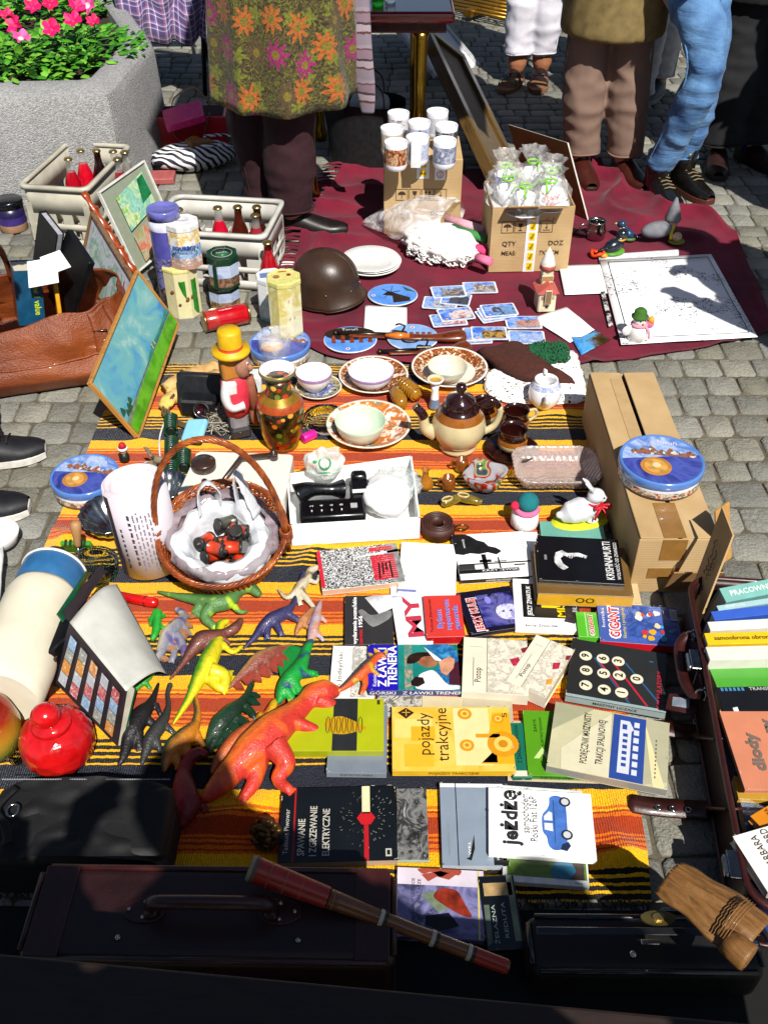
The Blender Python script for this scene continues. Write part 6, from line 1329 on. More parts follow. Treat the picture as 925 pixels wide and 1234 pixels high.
tanp=m('#dcb070',.8,var=.25,vs=30,bump=.7,bs=60)
for k,(pts,rs,lab)in enumerate((([(200,470),(228,456),(262,442)],[.026,.034,.024],'crumpled tan paper roll at the rear blanket edge, upper one'),([(206,480),(234,468),(264,454)],[.022,.032,.028],'crumpled tan paper roll in front of the other tan roll'),([(196,490),(204,482),(207,470)],[.016,.02,.012],'small pale yellow crumpled paper by the green wire coils'))):
 P=[G(x,y,ZQ+.02)for x,y in pts];o_=Vector((P[1].x,P[1].y,ZQ));b=B();C_=catmull([q-o_ for q in P],8)
 b.tube(C_,[rs[0]+(rs[1]-rs[0])*min(1,i/8)+max(0,i-8)/8*(rs[2]-rs[1])+.004*N3(i*1.3,k)for i in range(len(C_))],tanp if k<2 else m('#e8c868',.8,var=.2,bump=.6,bs=60),16,flat=.8)
 for v in b.bm.verts:v.co+=Vector((N3(*(v.co*60)),N3(*(v.co*60+Vector((5,0,0)))),N3(*(v.co*60+Vector((0,7,0))))))*.005
 tag(b.build('tan_paper',None,o_),lab,'paper')
p=G(243,495,ZQ);rt=thing('folding_camera','black leather folding camera with dark red lens tip, strap looped round it','camera',(p.x,p.y,ZQ),R(-6))
lb=m('#15161a',.45,var=.3,bump=.4,bs=300)
b=B();b.box((0,.03,.05),(.14,.035,.1),lb,rot=Matrix.Rotation(-.35,3,'X'),bev=.008,seg=2);b.build('camera_body',rt)
b=B();b.box((0,-.012,.03),(.1,.05,.05),lb,bev=.006);b.build('bellows',rt)
b=B();b.lathe([(.024,0),(.024,.012),(.019,.014),(.018,.01),(0,.009)],[lb,lb,m('#7a7a7a',.2,metal=1),m('#2a0810',.1,coat=1)],24,c=(.015,-.04,.03),rot=Matrix.Rotation(R(60),3,'X'));b.build('lens',rt)
b=B();st=m('#5a4c34',.7,var=.2)
for k in range(3):b.tube(catmull([(-.08,.02,.03+.004*k),(-.085-.008*k,-.04,.008+.004*k),(-.03,-.075-.007*k,.006),(.05,-.07-.007*k,.006),(.085,-.03,.01),(.075,.02,.03)],6),.004,st,6,flat=.6)
b.build('strap',rt)
p=G(235,520,ZQ+.03);b=B();b.box((0,0,0),(.062,.075,.02),m('#8fd4f0',.5,var=.05),rot=Matrix.Rotation(.3,3,'X')@Matrix.Rotation(-.2,3,'Y'),bev=.008,seg=3);tag(b.build('blue_soap_box',None,(p.x,p.y,ZQ+.032),R(-10)),'pale blue plastic soap box behind the white record player','box')
p=G(268,512,ZQ);b=B()
for k in range(90):a=rn(0,6);q=Vector((rn(-.035,.035),rn(-.05,.05),rn(.004,.03)));b.tube([q,q+Vector((rn(-.03,.03),rn(-.03,.03),rn(-.004,.012))),q+Vector((rn(-.05,.05),rn(-.04,.04),rn(-.003,.012)))],.0013,m('#9a8a70',.5)if k%2 else m('#b8b8b0',.3),4)
tag(b.build('wire_tangle',None,(p.x,p.y,ZQ)),'tangle of thin tan and silver cord beside the carved figure','cord')
gw_=m('#0c3c26',.35,var=.3,coat=.3);cpp=m('#b87830',.3,metal=.7)
for px,py0,lab in((206,512,'dark green wire coil tube nearest the tan paper'),(207,540,'dark green wire coil tube in the middle of the row'),(207,570,'dark green wire coil tube beside the basket handle'),(222,555,'shorter dark green wire coil tube under the record player edge')):
 p=G(px,py0,ZQ+.016);b=B();L=.07
 q1,q2=G(px,py0+30,ZQ),G(px,py0-30,ZQ);ang=math.atan2(q1.x-q2.x,q2.y-q1.y)
 b.tube([(.0165*math.cos(t_),.0165*math.sin(t_),-L/2+L*t_/(2*PI*8))for t_ in[k*PI/6 for k in range(97)]],.0034,gw_,5)
 b.tube([(.018,0.008,-L/2),(.018,.008,L/2)],.0016,cpp,5);b.lathe([(.011,-L/2),(.011,L/2)],m('#071c12',.6),12)
 tag(b.build('wire_coil',None,(p.x,p.y,ZQ+.016),rot=(PI/2,0,ang)),lab,'coil','dark green wire coils')
p=G(198,520);b=B();C_=catmull([G(x,y,ZQ+.004)-G(198,560,ZQ)for x,y in((203,498),(193,525),(193,550),(196,556),(178,557),(163,566),(160,585))],8);b.tube(C_,.0025,m('#f0f0ee',.4),6);tag(b.build('power_cable',None,G(198,560,ZQ)),'thin white cable looping past the green wire coils','cable')
z=.085;TL,TR,BL=G(238,543,z),G(354,547,z),G(207,596,z)
ux=(TR-TL);w=ux.length;ux.normalize();uy=Vector((-ux.y,ux.x,0));d=abs((TL-BL).dot(uy));c=(TL+TR)/2-uy*d/2;sh_=(BL-TL).dot(ux)/d
rt=thing('record_player','flat white portable record player with round dark brown knob behind the basket','record player',(c.x,c.y,ZQ),math.atan2(ux.y,ux.x))
wp=m('#f0ece2',.35,var=.06,coat=.2);h=z-ZQ
pts=[]
for(sx_,sy_,a0)in((1,1,0),(-1,1,90),(-1,-1,180),(1,-1,270)):
 for q in range(5):t_=R(a0+q*22.5);yy=sy_*(d/2-.012)+.012*math.sin(t_);pts.append((sx_*(w/2-.012)+.012*math.cos(t_)-sh_*(yy-d/2)*-1*.0+(-.014 if sy_<0 and sx_<0 else 0),yy))
b=B();b.prism(pts,.012,h,wp,bev=.004,seg=2);b.prism([(x*.97,y*.97)for x,y in pts],0,.012,m('#8a8680',.5));b.build('case',rt)
Lc=lambda px,py,zz=z:Matrix.Rotation(-rt.rotation_euler.z,3,'Z')@(G(px,py,zz)-rt.location)
bk_=m('#3a2820',.3,coat=.4,var=.1)
q=Lc(246,564);b=B();b.lathe([(.03,h),(.031,h+.003),(.031,h+.02),(.028,h+.023),(0,h+.024)],bk_,32,c=(q.x,q.y,0),wob=None);b.build('knob',rt)
b=B();A_,B_,C2=Lc(268,586),Lc(291,557),Lc(330,553)
b.tube([(A_.x,A_.y,h+.012),(B_.x,B_.y,h+.012),(C2.x,C2.y,h+.012)],[.006,.0085,.0075],bk_,8);b.lathe([(.011,h),(.011,h+.018),(.006,h+.02),(.006,h+.028),(0,h+.028)],bk_,16,c=(C2.x,C2.y,0));b.build('tonearm',rt)
q=Lc(247,584);b=B();b.lathe([(.007,h),(.007,h+.014),(.005,h+.016),(0,h+.016)],bk_,14,c=(q.x,q.y,0));b.build('switch',rt)
# == wicker basket
c=G(271,648,.085);wk=NT('peeled_willow');wk.set(.38,coat=.25);n=wk.noise(30,4);wk.base(wk.ramp(n.outputs[0],[(.3,hx('#6a2c0e')),(.55,hx('#a04c1a')),(.75,hx('#c8742e'))]));wk.bump(wk.noise(160).outputs[0],.3,.002);WK=wk.m
rt=thing('wicker_basket','round brown willow basket with tall hooped handle holding a white carrier bag','basket',(c.x,c.y,ZQ))
NS=36;HB=.085;RX,RY=.142,.142;TLT=R(15);BM=Matrix.Translation((c.x,c.y,ZQ+.026))@Matrix.Rotation(TLT,4,'X');rt.matrix_world=BM;rt.location=BM.to_translation();rt.rotation_euler=(TLT,0,0)
def rad(z):return.72+.28*min(1,z/HB)**.7
b=B()
for k in range(16):
 z=.006+HB*k/15.5
 b.tube([(RX*rad(z)*math.cos(a)+.0042*math.cos(a)*(1 if(j+k)%2 else-1),RY*rad(z)*math.sin(a)+.0042*math.sin(a)*(1 if(j+k)%2 else-1),z)for j,a in[(j,2*PI*j/(NS*2))for j in range(NS*2)]],.0034,WK,6,closed=True)
for j in range(NS):a=2*PI*(j+.25)/NS;b.tube([(RX*rad(z)*math.cos(a),RY*rad(z)*math.sin(a),z)for z in(.003,.03,.06,.09,HB)],.0026,WK,5)
b.build('woven_side',rt)
b=B()
for k in range(13):r_=.01+k*.0082;b.tube([(r_*math.cos(a),r_*.94*math.sin(a),.004+.001*(j%2))for j,a in[(j,2*PI*j/24)for j in range(24)]],.0042,WK,5,closed=True)
b.build('base',rt)
b=B()
for k in range(5):b.tube([((RX+.002+.0045*math.cos(a*13+k*1.257))*math.cos(a),(RY+.002+.0045*math.cos(a*13+k*1.257))*math.sin(a),HB+.004+.0045*math.sin(a*13+k*1.257))for a in[2*PI*j/130 for j in range(130)]],.0028,WK,6,closed=True)
b.build('rim',rt)
Hh=.2
for k in range(60):
 q=BM@Vector((0,.02,Hh));d_=q-Vector((0,0,HC));yy=CY+FOC*(-(d_.z*_cp+d_.y*_sp)/(d_.y*_cp-d_.z*_sp));Hh+=(yy-534)*.0006
b=B()
for k in range(6):
 P=[]
 for j in range(61):
  t_=j/60;a=PI*t_;base=Vector((math.cos(a)*(RX+.004),-.01+.04*(math.sin(a)),.03+(Hh-.03)*math.sin(a)**.8));ph=t_*34+k*2*PI/6
  nr=Vector((math.cos(a),0,math.sin(a)));P.append(base+nr*.0046*math.cos(ph)+Vector((0,1,0))*.0046*math.sin(ph))
 b.tube(P,.0031,WK,6)
b.build('handle',rt)
b=B()
for sgn in(-1,1):
 for k in range(6):b.tube([(sgn*(RX+.004)+.012*math.cos(a*PI/5),-.005+.014*math.sin(a*PI/5),HB-.008+k*.006)for a in range(10)],.0032,WK,5,closed=True)
b.build('binding',rt)
lin_=film('#9a8a90',.75,.15,.8,30)
b=B();b.lathe([(.09,.01),(.115,.04),(.13,.08),(.122,.095),(.105,.085)],lin_,40,wob=lambda a,i:1+.035*math.sin(a*9+i*2)+.03*math.sin(a*17),sq=(1,.93),cap=False);tag(b.build('clear_liner',None,BM.to_translation(),rot=(TLT,0,0)),'cloudy clear plastic liner bag inside the willow basket','bag')
wb=NT('carrier_film');wb.set(.32,spec=.6);wb.base(hx('#d4d8de',.8));wb.p.inputs['Transmission Weight'].default_value=.0;wb.p.inputs['Subsurface Weight'].default_value=.25;wb.p.inputs['Subsurface Radius'].default_value=(.02,.02,.02);nn_=wb.noise(14,3,dist=2.5);wb.bump(nn_.outputs[0],.3,.012)
def cb(u,v):
 a=2*PI*u;pr=[(.05,.03),(.062,.045),(.072,.08),(.09,.098),(.108,.092),(.115,.07),(.105,.04)]
 s_=v*6;i=min(5,int(s_));f=s_-i;r_,z_=pr[i][0]*(1-f)+pr[i+1][0]*f,pr[i][1]*(1-f)+pr[i+1][1]*f
 k=1+.16*N3(math.cos(a)*1.4,math.sin(a)*1.4,v*1.5)+.03*math.sin(a*7+v*5)+.012*math.sin(a*17+v*9)
 pk_=0
 for a0,hh in((1.05,.03),(1.9,.025)):
  da=abs((a-a0+PI)%(2*PI)-PI)
  if da<.3:pk_=max(pk_,hh*(1-(da/.3)**1.3)*max(0,math.sin(PI*min(1,v*1.02)))**1.6)
 return Vector((r_*k*math.cos(a),r_*k*.9*math.sin(a)-.012,z_*(1+.2*N3(math.cos(a)*2.5,math.sin(a)*2.5,4+v))+pk_))
b=B();b.grid(cb,110,34,wb.m)
for P_ in(((-.055,.06,.09),(-.05,.075,.15),(-.03,.08,.175),(-.012,.085,.14),(-.02,.08,.085)),((.03,.07,.09),(.03,.085,.17),(.037,.09,.2),(.05,.08,.16),(.075,.055,.09))):
 C_=catmull([Vector(q)+Vector((rn(-.004,.004),rn(-.004,.004),0))for q in P_],6);b.tube(C_,[.02-.009*math.sin(PI*q/(len(C_)-1))+.002*math.sin(q*2.2)for q in range(len(C_))],wb.m,10,flat=.2)
tag(b.build('carrier_bag',None,BM.to_translation()+Vector((0,0,-.005)),rot=(TLT,0,0)),'white thin plastic carrier bag with two peaked handles open in the basket','bag')
for k in range(15):
 a,q=rn(0,6.28),math.sqrt(random.random())*.05;b=B();red=k%2==0;mm=m('#d8401c',.35,coat=.3)if red else m('#6a6a5c',.35,metal=.4)
 b.mx=Matrix.Scale(1.25,4);b.lathe([(.011,-.019),(.0125,-.018),(.0125,-.014),(.0115,-.0135),(.0115,.0135),(.0125,.014),(.0125,.018),(.011,.019),(.004,.019),(.004,.024),(0,.024)],[m('#2a2a28',.4)]*3+[mm]+[m('#2a2a28',.4)]*6,18)
 lab='red film cassette in the carrier bag in the basket' if red else 'olive grey film cassette in the carrier bag in the basket'
 tag(b.build('film_cassette',None,BM@Vector((q*math.cos(a),q*math.sin(a)-.012,.045+.016*(k%3))),rot=(rn(0,3),rn(0,3),rn(0,3))),lab,'film','red film cassettes' if red else 'olive film cassettes')
 # == white box with phone
z=.075;TL,TR,BL,BR=G(345,571,z),G(496,549,z),G(350,633,z),G(506,624,z)
P4=[BL,BR,TR,TL];c=sum(P4,Vector())/4;rt=thing('white_carton','open white cardboard box holding a black telephone and plastic bags','box',(c.x,c.y,ZQ));wcard=m('#f6f6f4',.75,var=.03,k=.85)
L4=[Vector((p.x-c.x,p.y-c.y,0))for p in P4];hh=z-ZQ
for i in range(4):
 a,e=L4[i],L4[(i+1)%4];nr=Vector((-(e-a).y,(e-a).x,0)).normalized()*.004;b=B()
 up_=Vector((0,0,hh));a_,e_=a*(1 if i else 1),e
 b.add([a_,e_,e_+nr,a_+nr,a_+up_,e_+up_,e_+nr+up_,a_+nr+up_],[(3,2,1,0),(4,5,6,7),(0,1,5,4),(1,2,6,5),(2,3,7,6),(3,0,4,7)],wcard);b.build('box_side',rt)
b=B();b.poly([(p.x*.99,p.y*.99,.002)for p in L4],wcard);b.build('box_bottom',rt)
e1=(L4[1]-L4[0]).normalized();rzb=math.atan2(e1.y,e1.x)
p=G(400,608,.05);rt=thing('black_telephone','black push button telephone with curved handset lying in the white box','telephone',(p.x,p.y,ZQ+.004),rzb)
bp=m('#0c0c0e',.25,coat=.4,var=.1,bump=.05)
b=B();b.box((-.0,-.028,.03),(.16,.06,.05),bp,rot=Matrix.Rotation(.2,3,'X'),bev=.008,seg=2);b.build('base',rt)
b=B();b.tube(catmull([(-.085,.02,.055),(-.05,.03,.062),(0,.035,.055),(.03,.04,.05)],6),[.03,.03,.028,.026,.024,.022,.02,.018,.017,.016,.016,.016,.016,.018,.02,.022,.024,.025,.026][:19],bp,16);b.build('handset',rt)
b=B();b.box((.07,.025,.05),(.05,.05,.05),bp,bev=.006);b.box((.068,.0,.05),(.03,.003,.02),m('#3a3a40',.1,coat=1));b.box((.07,.06,.065),(.04,.03,.04),bp,bev=.01,seg=2);b.build('cradle',rt)
b=B()
for k,s_ in enumerate('0+2+4+1+'.split('+')[:4]):b.mx=Matrix.Translation((-.05+k*.024,-.035,.0565))@Matrix.Rotation(.2,4,'X');b.text('2468'[k],.012,(0,.006,.001),m('#e0e0e0',.5),rz=PI/2);b.box((0,-.008,0),(.003,.005,.0015),m('#e0e0e0',.5))
b.mx=Matrix.Translation((.052,-.033,.057))@Matrix.Rotation(.2,4,'X');b.box((0,0,0),(.016,.014,.0015),m('#b8b8b8',.4));b.mx=Matrix();b.build('keypad_marks',rt)
def lump(name,px,py,z,r3,mat,label,cat,amp=.25,fq=3,rz=0,seg=34,rings=20):
 p=G(px,py,z);b=B();b.ball((0,0,0),r3,mat,seg,rings,fn=lambda v:1+amp*N3(v.x*fq,v.y*fq,v.z*fq)+amp*.35*N3(v.x*fq*3,v.y*fq*3,v.z*fq*3));return tag(b.build(name,None,(p.x,p.y,z),rz),label,cat)
lump('white_bundle',466,597,.058,(.062,.062,.048),m('#fbfbfb',.5,var=.03,bump=.25,bs=40,k=.85),'bulging bright white plastic bundle in the white box beside the telephone','bundle',.16,1.6)
b_=lump('film_bag',478,583,.052,(.062,.058,.034),film('#dfe8e8',.4,.12,.9,45),'clear plastic bag behind the white bundle in the box','bag',.25)
o=lump('green_print_bag',392,557,.115,(.05,.022,.045),film('#eef6ee',.6,.2,.8,26),'clear bag with green printed emblem resting on the telephone','bag',.3,1.8)
b=B();g2=m('#1ea060',.5)
b.mx=Matrix.Rotation(R(58),4,'X')@Matrix.Translation((0,-.0,.026));b.tube([(.014*math.cos(a*PI/8),.014*math.sin(a*PI/8),0)for a in range(16)],.0022,g2,5,closed=True);b.ball((-.024,.004,0),(.006,.005,.002),g2);b.ball((.0,-.024,0),(.014,.002,.002),g2);b.mx=Matrix();b.build('printed_emblem',o)
p=G(372,526,ZQ+.012);b=B();b.lathe([(.012,-.02),(.013,-.018),(.013,.018),(.012,.02)],m('#f018a0',.4,coat=.3),16);tag(b.build('pink_reel',None,(p.x,p.y,ZQ+.013),rot=(PI/2,0,R(-50))),'bright magenta plastic reel between vase and flowered plate','reel')
# == small glass and ceramics
aj=m('#b0701c',.12,coat=.8,var=.15,vs=40)
simple('bud_vase',512,588,ZQ,[(.012,0),(.02,.008),(.021,.02),(.014,.03),(.008,.04),(.008,.056),(.011,.06),(.008,.059),(.006,.04),(0,.038)],aj,'amber glazed bud vase with narrow neck beside the white box','vase',22)
for px,py,lab,s_ in((540,588,'small amber brown mug in front of the other brown mug',1),(556,566,'small amber brown mug nearest the teapot foot',1)):
 p=G(px,py,ZQ);rt=thing('amber_mug',lab,'mug',(p.x,p.y,ZQ));b=B();b.lathe([(.015,0),(.018,.004),(.018,.012),(.0165,.02),(.0155,.036),(.013,.036),(.0135,.01),(0,.008)],m('#8a4a14',.15,coat=.8,var=.2),22);b.build('cup',rt);b=B();b.tube(catmull([(-.016,0,.03),(-.026,0,.028),(-.026,0,.014),(-.017,0,.01)],4),.0028,m('#8a4a14',.15,coat=.8),7);b.build('handle',rt)
oliv=m('#7a6a20',.15,coat=.8,var=.35,vs=50)
for px,py,rz,lab in((543,608,.5,'glazed olive ceramic clog with pale rim, nearer the bud vase'),(563,606,-.3,'glazed olive ceramic clog beside the multicoloured glass dish')):
 p=G(px,py,ZQ);b=B();b.tube(catmull([(-.026,0,.012),(-.01,0,.013),(.012,0,.013),(.03,0,.012),(.036,0,.018)],5),[.008,.010,.0115,.012,.0125,.013,.0135,.0135,.013,.013,.0125,.012,.0115,.011,.01,.009,.008,.006,.005,.004,.002],oliv,14,flat=.85);b.tube([(-.012+.014*math.cos(a*PI/7),.008*math.sin(a*PI/7),.023)for a in range(14)],.0026,m('#d8c088',.3,coat=.5),6,closed=True);tag(b.build('ceramic_clog',None,(p.x,p.y,ZQ),rz),lab,'clog')
p=G(583,585,ZQ);rt=thing('glass_dish','thick clear glass dish with red, orange and green blotches','dish',(p.x,p.y,ZQ),.3)
mur=NT('blotched_glass');mur.set(.04,coat=.6);mn=mur.noise(26,1,.4);cr=mur.ramp(mn.outputs[0],[(0,hx('#e8e8f0')),(.42,hx('#d8dce8')),(.47,hx('#e02818')),(.53,hx('#f08a20')),(.57,hx('#e8e8f0')),(.62,hx('#a0c828')),(.67,hx('#5a5a7a'))],'CONSTANT');mur.base(cr);mur.p.inputs['Transmission Weight'].default_value=.55
b=B();b.lathe([(.03,0),(.042,.01),(.05,.03),(.054,.045),(.048,.046),(.04,.03),(.028,.014),(0,.012)],mur.m,48,wob=lambda a,i:1+(.13*math.cos(a*4)if i in(2,3,4,5)else.03*math.cos(a*4)));b.build('dish_body',rt)
TL,TR,BL=G(614,547,.03),G(716,543,.03),G(622,600,.03);c=G(668,573,ZQ)
rt=thing('cut_glass_tray','rectangular cut glass tray with star pattern, propped beside the long carton','tray',(c.x,c.y,ZQ));pkg=m('#f6e4dc',.05,trans=.72,coat=1,var=.05,bump=0,k=.9,ior=1.3)
def tray(u,v):
 x,y=(u-.5)*.215,(v-.5)*.15;e=max(abs(u-.5),abs(v-.5))*2;z=.006+.032*max(0,(e-.72)/.28)**1.3
 a=math.atan2(y,x);rr_=math.hypot(x,y);pat=.0018*abs(math.sin(a*10))*(1 if rr_<.062 else 0)+(.0024*abs(math.sin(x*200+y*200))+.0024*abs(math.sin(x*200-y*200))if e>.72 else 0)
 k=1-.13*max(0,abs(u-.5)*2*abs(v-.5)*2-.6)/.4
 return Vector((x*k,y*k,z+pat))
b=B();b.grid(tray,90,64,pkg);o=b.build('tray_body',rt);md=o.modifiers.new('s','SOLIDIFY');md.thickness=.006;md.offset=1
c,h=UP(631,640,592);rt=thing('knitted_doll','white knitted egg warmer with teal bobble hat and pink scarf','figurine',(c.x,c.y+.012,ZQ))
b=B();b.lathe([(.028,0),(.034,.008),(.033,.035),(.024,.052),(.012,.058)],m('#f6f6f4',.9,var=.04,bump=.6,bs=200,k=.8),24);b.build('torso',rt)
b=B();b.ball((.004,0,.072),(.026,.026,.025),m('#0e7a80',.95,bump=.9,bs=260),20,12);b.build('hat',rt)
b=B();b.tube([(.002+.025*math.cos(a*PI/9),.025*math.sin(a*PI/9),.052)for a in range(18)],.0075,m('#e878a8',.9,bump=.6),8,closed=True);b.ball((-.028,-.006,.066),.011,m('#e0204a',.9,bump=.8));b.build('scarf',rt)
c,h=UP(697,640,577);rt=thing('rabbit_figurine','white porcelain rabbit with red ribbon on a yellow green base','figurine',(c.x,c.y+.01,ZQ+.018),R(10))
por=m('#eceef4',.15,coat=.7,var=.04,bump=0)
b=B();b.tube([(-.05,0,.012),(-.03,0,.026),(0,0,.033),(.025,0,.036)],[.012,.028,.032,.024],por,16);b.ball((-.055,0,.024),.009,por);b.ball((.026,0,.04),(.022,.022,.03),por);b.ball((.03,-.004,.075),(.022,.02,.019),por);b.ball((.044,-.01,.07),(.011,.011,.011),por)
for s_ in(-1,1):b.tube([(.022,s_*.008,.088),(.008,s_*.01,.108),(-.006,s_*.011,.122)],[.007,.009,.003],por,10,flat=.6);b.ball((.026,s_*.016,.008),(.016,.009,.009),por)
o=b.build('rabbit_body',rt);fuse(o,.0028,5)
b=B();rr_=m('#d81830',.5);b.tube([(.028+.021*math.cos(a*PI/9),.021*math.sin(a*PI/9),.057)for a in range(18)],.003,rr_,7,closed=True)
for s_ in(-1,1):b.tube(catmull([(.04,-.02,.056),(.042+s_*.016,-.027,.062),(.042+s_*.018,-.027,.05),(.04,-.021,.054)],4),.0034,rr_,6);b.tube([(.04,-.022,.054),(.04+s_*.012,-.03,.036),(.04+s_*.016,-.032,.022)],.0034,rr_,6,flat=.5)
b.build('ribbon',rt)
b=B();b.lathe([(.07,0),(.074,.004),(.07,.009),(0,.009)],m('#d8e020',.7,bump=.6,var=.2),30,sq=(1,.52),c=(0,0,-.009));b.build('base',rt)
o=B().ball((0,0,0),(.002,.002,.002),BLK)
for s_ in(1,):o=B();o.ball((.044,-.021,.079),.0022,BLK);o.ball((.054,-.012,.072),.0018,m('#e08a8a',.5));o.build('face_detail',rt)
p=G(527,645,ZQ);lb_=m('#4a2820',.5,var=.25,vs=40,bump=.4);b=B()
P=[((.018+.0062*t_/(2*PI))*math.cos(t_),(.018+.0062*t_/(2*PI))*math.sin(t_))for t_ in[k*PI/12 for k in range(96)]]
vs=[(x,y,0)for x,y in P]+[(x,y,.034)for x,y in P];n=len(P);b.add(vs,[(i,i+1,n+i+1,n+i)for i in range(n-1)],lb_,True)
rt=thing('rolled_belt','dark brown leather belt rolled up with brass buckle end','belt',(p.x,p.y+.012,ZQ));o=b.build('strap',rt);md=o.modifiers.new('s','SOLIDIFY');md.thickness=.0042
b=B();b.tube([(.058+.016*math.cos(a*PI/8),-.004-.008*math.sin(a*PI/8),.018+.015*math.sin(a*PI/8))for a in range(16)],.0025,m('#a08030',.3,metal=.9),6,closed=True);b.build('buckle',rt)
# == lower-left goods
p=G(152,560);rt=thing('santa_figurine','tiny santa figurine with red and white hat near the blue cookie tin','figurine',(p.x,p.y,ZQ))
b=B();b.ball((0,0,.016),(.014,.014,.016),m('#12241a',.5));b.build('torso',rt)
b=B();b.ball((0,0,.036),.01,SKIN);b.build('head',rt)
b=B();b.lathe([(.013,.04),(.0135,.046),(.011,.048)],m('#f4f4f0',.8),14);b.lathe([(.011,.047),(.008,.058),(.004,.062),(0,.063)],m('#c81828',.7),14);b.build('hat',rt)
p=G(176,578);rt=thing('reindeer_figurine','small grey brown reindeer figurine lying beside the rolled posters','figurine',(p.x,p.y,ZQ),.5)
rf=m('#8a7a60',.8,var=.3,vs=60,bump=.6,bs=150);b=B()
b.ball((0,0,.02),(.034,.02,.02),rf);b.tube([(.02,0,.028),(.035,-.004,.045)],[.013,.01],rf,10);b.tube([(.03,-.004,.05),(.052,-.016,.042),(.06,-.02,.038)],[.012,.009,.005],rf,10)
for s_ in(-1,1):b.tube([(.03,s_*.008,.055),(.02,s_*.016,.072),(.012,s_*.012,.085)],[.004,.006,.002],rf,7);b.tube([(.02,s_*.012,.01),(.045,s_*.02,.006)],[.006,.004],rf,7);b.tube([(-.02,s_*.012,.01),(.004,s_*.024,.006)],[.007,.004],rf,7)
o=b.build('torso',rt);fuse(o,.0025,3)
b=B();b.ball((.062,-.021,.039),.004,m('#c81010',.4));b.ball((.046,-.006,.05),.002,BLK);b.build('face_detail',rt)
p=G(186,692);c=G(186,680);q=PY(161,584,c.y+.02);ax=q-Vector((c.x,c.y,0));L=ax.length;r=37/SC(165,620,.1)
ppr=NT('printed_paper_roll');ppr.set(.6);ppr.base(ppr.ramp(ppr.noise(3,2).outputs[0],[(.3,hx('#dcd0dc')),(.7,hx('#ece6ec'))]))
rt=thing('poster_roll','thick roll of white posters with lines of dark print standing beside the basket','poster',(c.x,c.y,ZQ),rot=place(ax,Vector((1,0,0))))
b=B()
for k in range(4):
 r0=r-k*.006;P=[((r0-.0022*t_/6.28)*math.cos(t_+k*1.6+3.6),(r0-.0022*t_/6.28)*math.sin(t_+k*1.6+3.6))for t_ in[j*PI/24 for j in range(54)]];n=len(P);z0,z1=.002*k,L+.006*math.sin(k*2)
 b.add([(x,y,z0)for x,y in P]+[(x,y,z1)for x,y in P],[(i,i+1,n+i+1,n+i)for i in range(n-1)],ppr.m,True)
o=b.build('paper_coil',rt);md=o.modifiers.new('s','SOLIDIFY');md.thickness=.0011
b=B();dki=m('#4a3a48',.7,var=0,bump=0)
def onroll(txt,ang,size,z,mat,bold=.0):
 b.mx=Matrix.Rotation(ang,4,'Z')@Matrix.Translation((r+.0012,0,z))@Matrix.Rotation(PI/2,4,'Y');b.text(txt,size,(0,0,0),mat,bold=bold)
def wordrow(ang,n,h_,mat,z0,z1):
 b.mx=Matrix.Rotation(ang,4,'Z');z=z0
 while z<z1:
  w_=rn(.006,.02)
  for q in range(int(w_/.0028)):b.box((r+.0009,rn(-.0006,.0006),z+q*.0028),(.0006,h_*rn(.5,1),.0018),mat)
  z+=w_+.004
 b.mx=Matrix()
wordrow(R(-96),1,.0075,dki,L*.2,L*.8)
for k in range(5):wordrow(R(-87+k*7),1,.0045,m('#8a8090',.7,var=0,bump=0),L*rn(.1,.25),L*rn(.65,.85))
wordrow(R(-116),1,.006,m('#2a2028',.7,var=0,bump=0),L*.15,L*.6)
b.mx=Matrix.Rotation(R(-135),4,'Z');b.box((r+.0008,0,L*.5),(.001,.016,L*.96),m('#3a3038',.6));b.mx=Matrix();b.build('printed_lines',rt)
p=G(137,628,ZQ+.03);gb_=m('#d8dad6',.2,metal=1,var=.08);b=B();b.lathe([(.03,0),(.034,.004),(.06,.03),(.075,.058),(.072,.06),(.055,.032),(.028,.008),(0,.007)],gb_,96,wob=lambda a,i:1+(.07*abs(math.sin(a*9))if 1<i<6 else 0));tag(b.build('baking_mould',None,(p.x,p.y,ZQ)),'fluted shiny metal baking mould half behind the rolled posters','bowl')
p=G(200,600,ZQ+.03);b=B();b.lathe([(.03,0),(.034,.004),(.05,.03),(.058,.058),(.055,.06),(.045,.032),(.028,.008),(0,.007)],gb_,96,wob=lambda a,i:1+(.07*abs(math.sin(a*8))if 1<i<6 else 0));tag(b.build('baking_mould',None,(p.x-.005,p.y+.02,ZQ)),'fluted metal baking mould between the rolled posters and the basket handle','bowl')
p=G(112,680,ZQ);simple('glass_dish',114,690,ZQ,[(.05,0),(.055,.004),(.06,.03),(.056,.034),(.05,.012),(0,.01)],glass('#e4ece4',.03,.95),'clear round glass dish under the awl behind the album','dish',40)
a,e=G(97,690,.012),PY(91,628,G(97,690).y+.012);rt=thing('awl','small awl with turned pale wooden handle standing in the glass dish','tool',a,rot=place(e-a,Vector((1,0,0))));L=(e-a).length
b=B();b.lathe([(.001,0),(.0022,.02),(.0022,L*.55)],m('#b8b8b8',.2,metal=1),10);b.build('spike',rt)
b=B();b.lathe([(.005,L*.5),(.008,L*.56),(.009,L*.7),(.0125,L*.86),(.012,L*.97),(.006,L),(0,L)],m('#b88a5a',.5,var=.15,vs=20),16);b.build('handle',rt)
a,e=G(2,842,.085),G(66,690,.085);ax=e-a;L=ax.length;r=.078
rt=thing('wrapped_canister','large cream cloth covered canister with blue collar lying on its side','canister',(a.x,a.y,.085),rot=place(ax,Vector((0,0,1))))
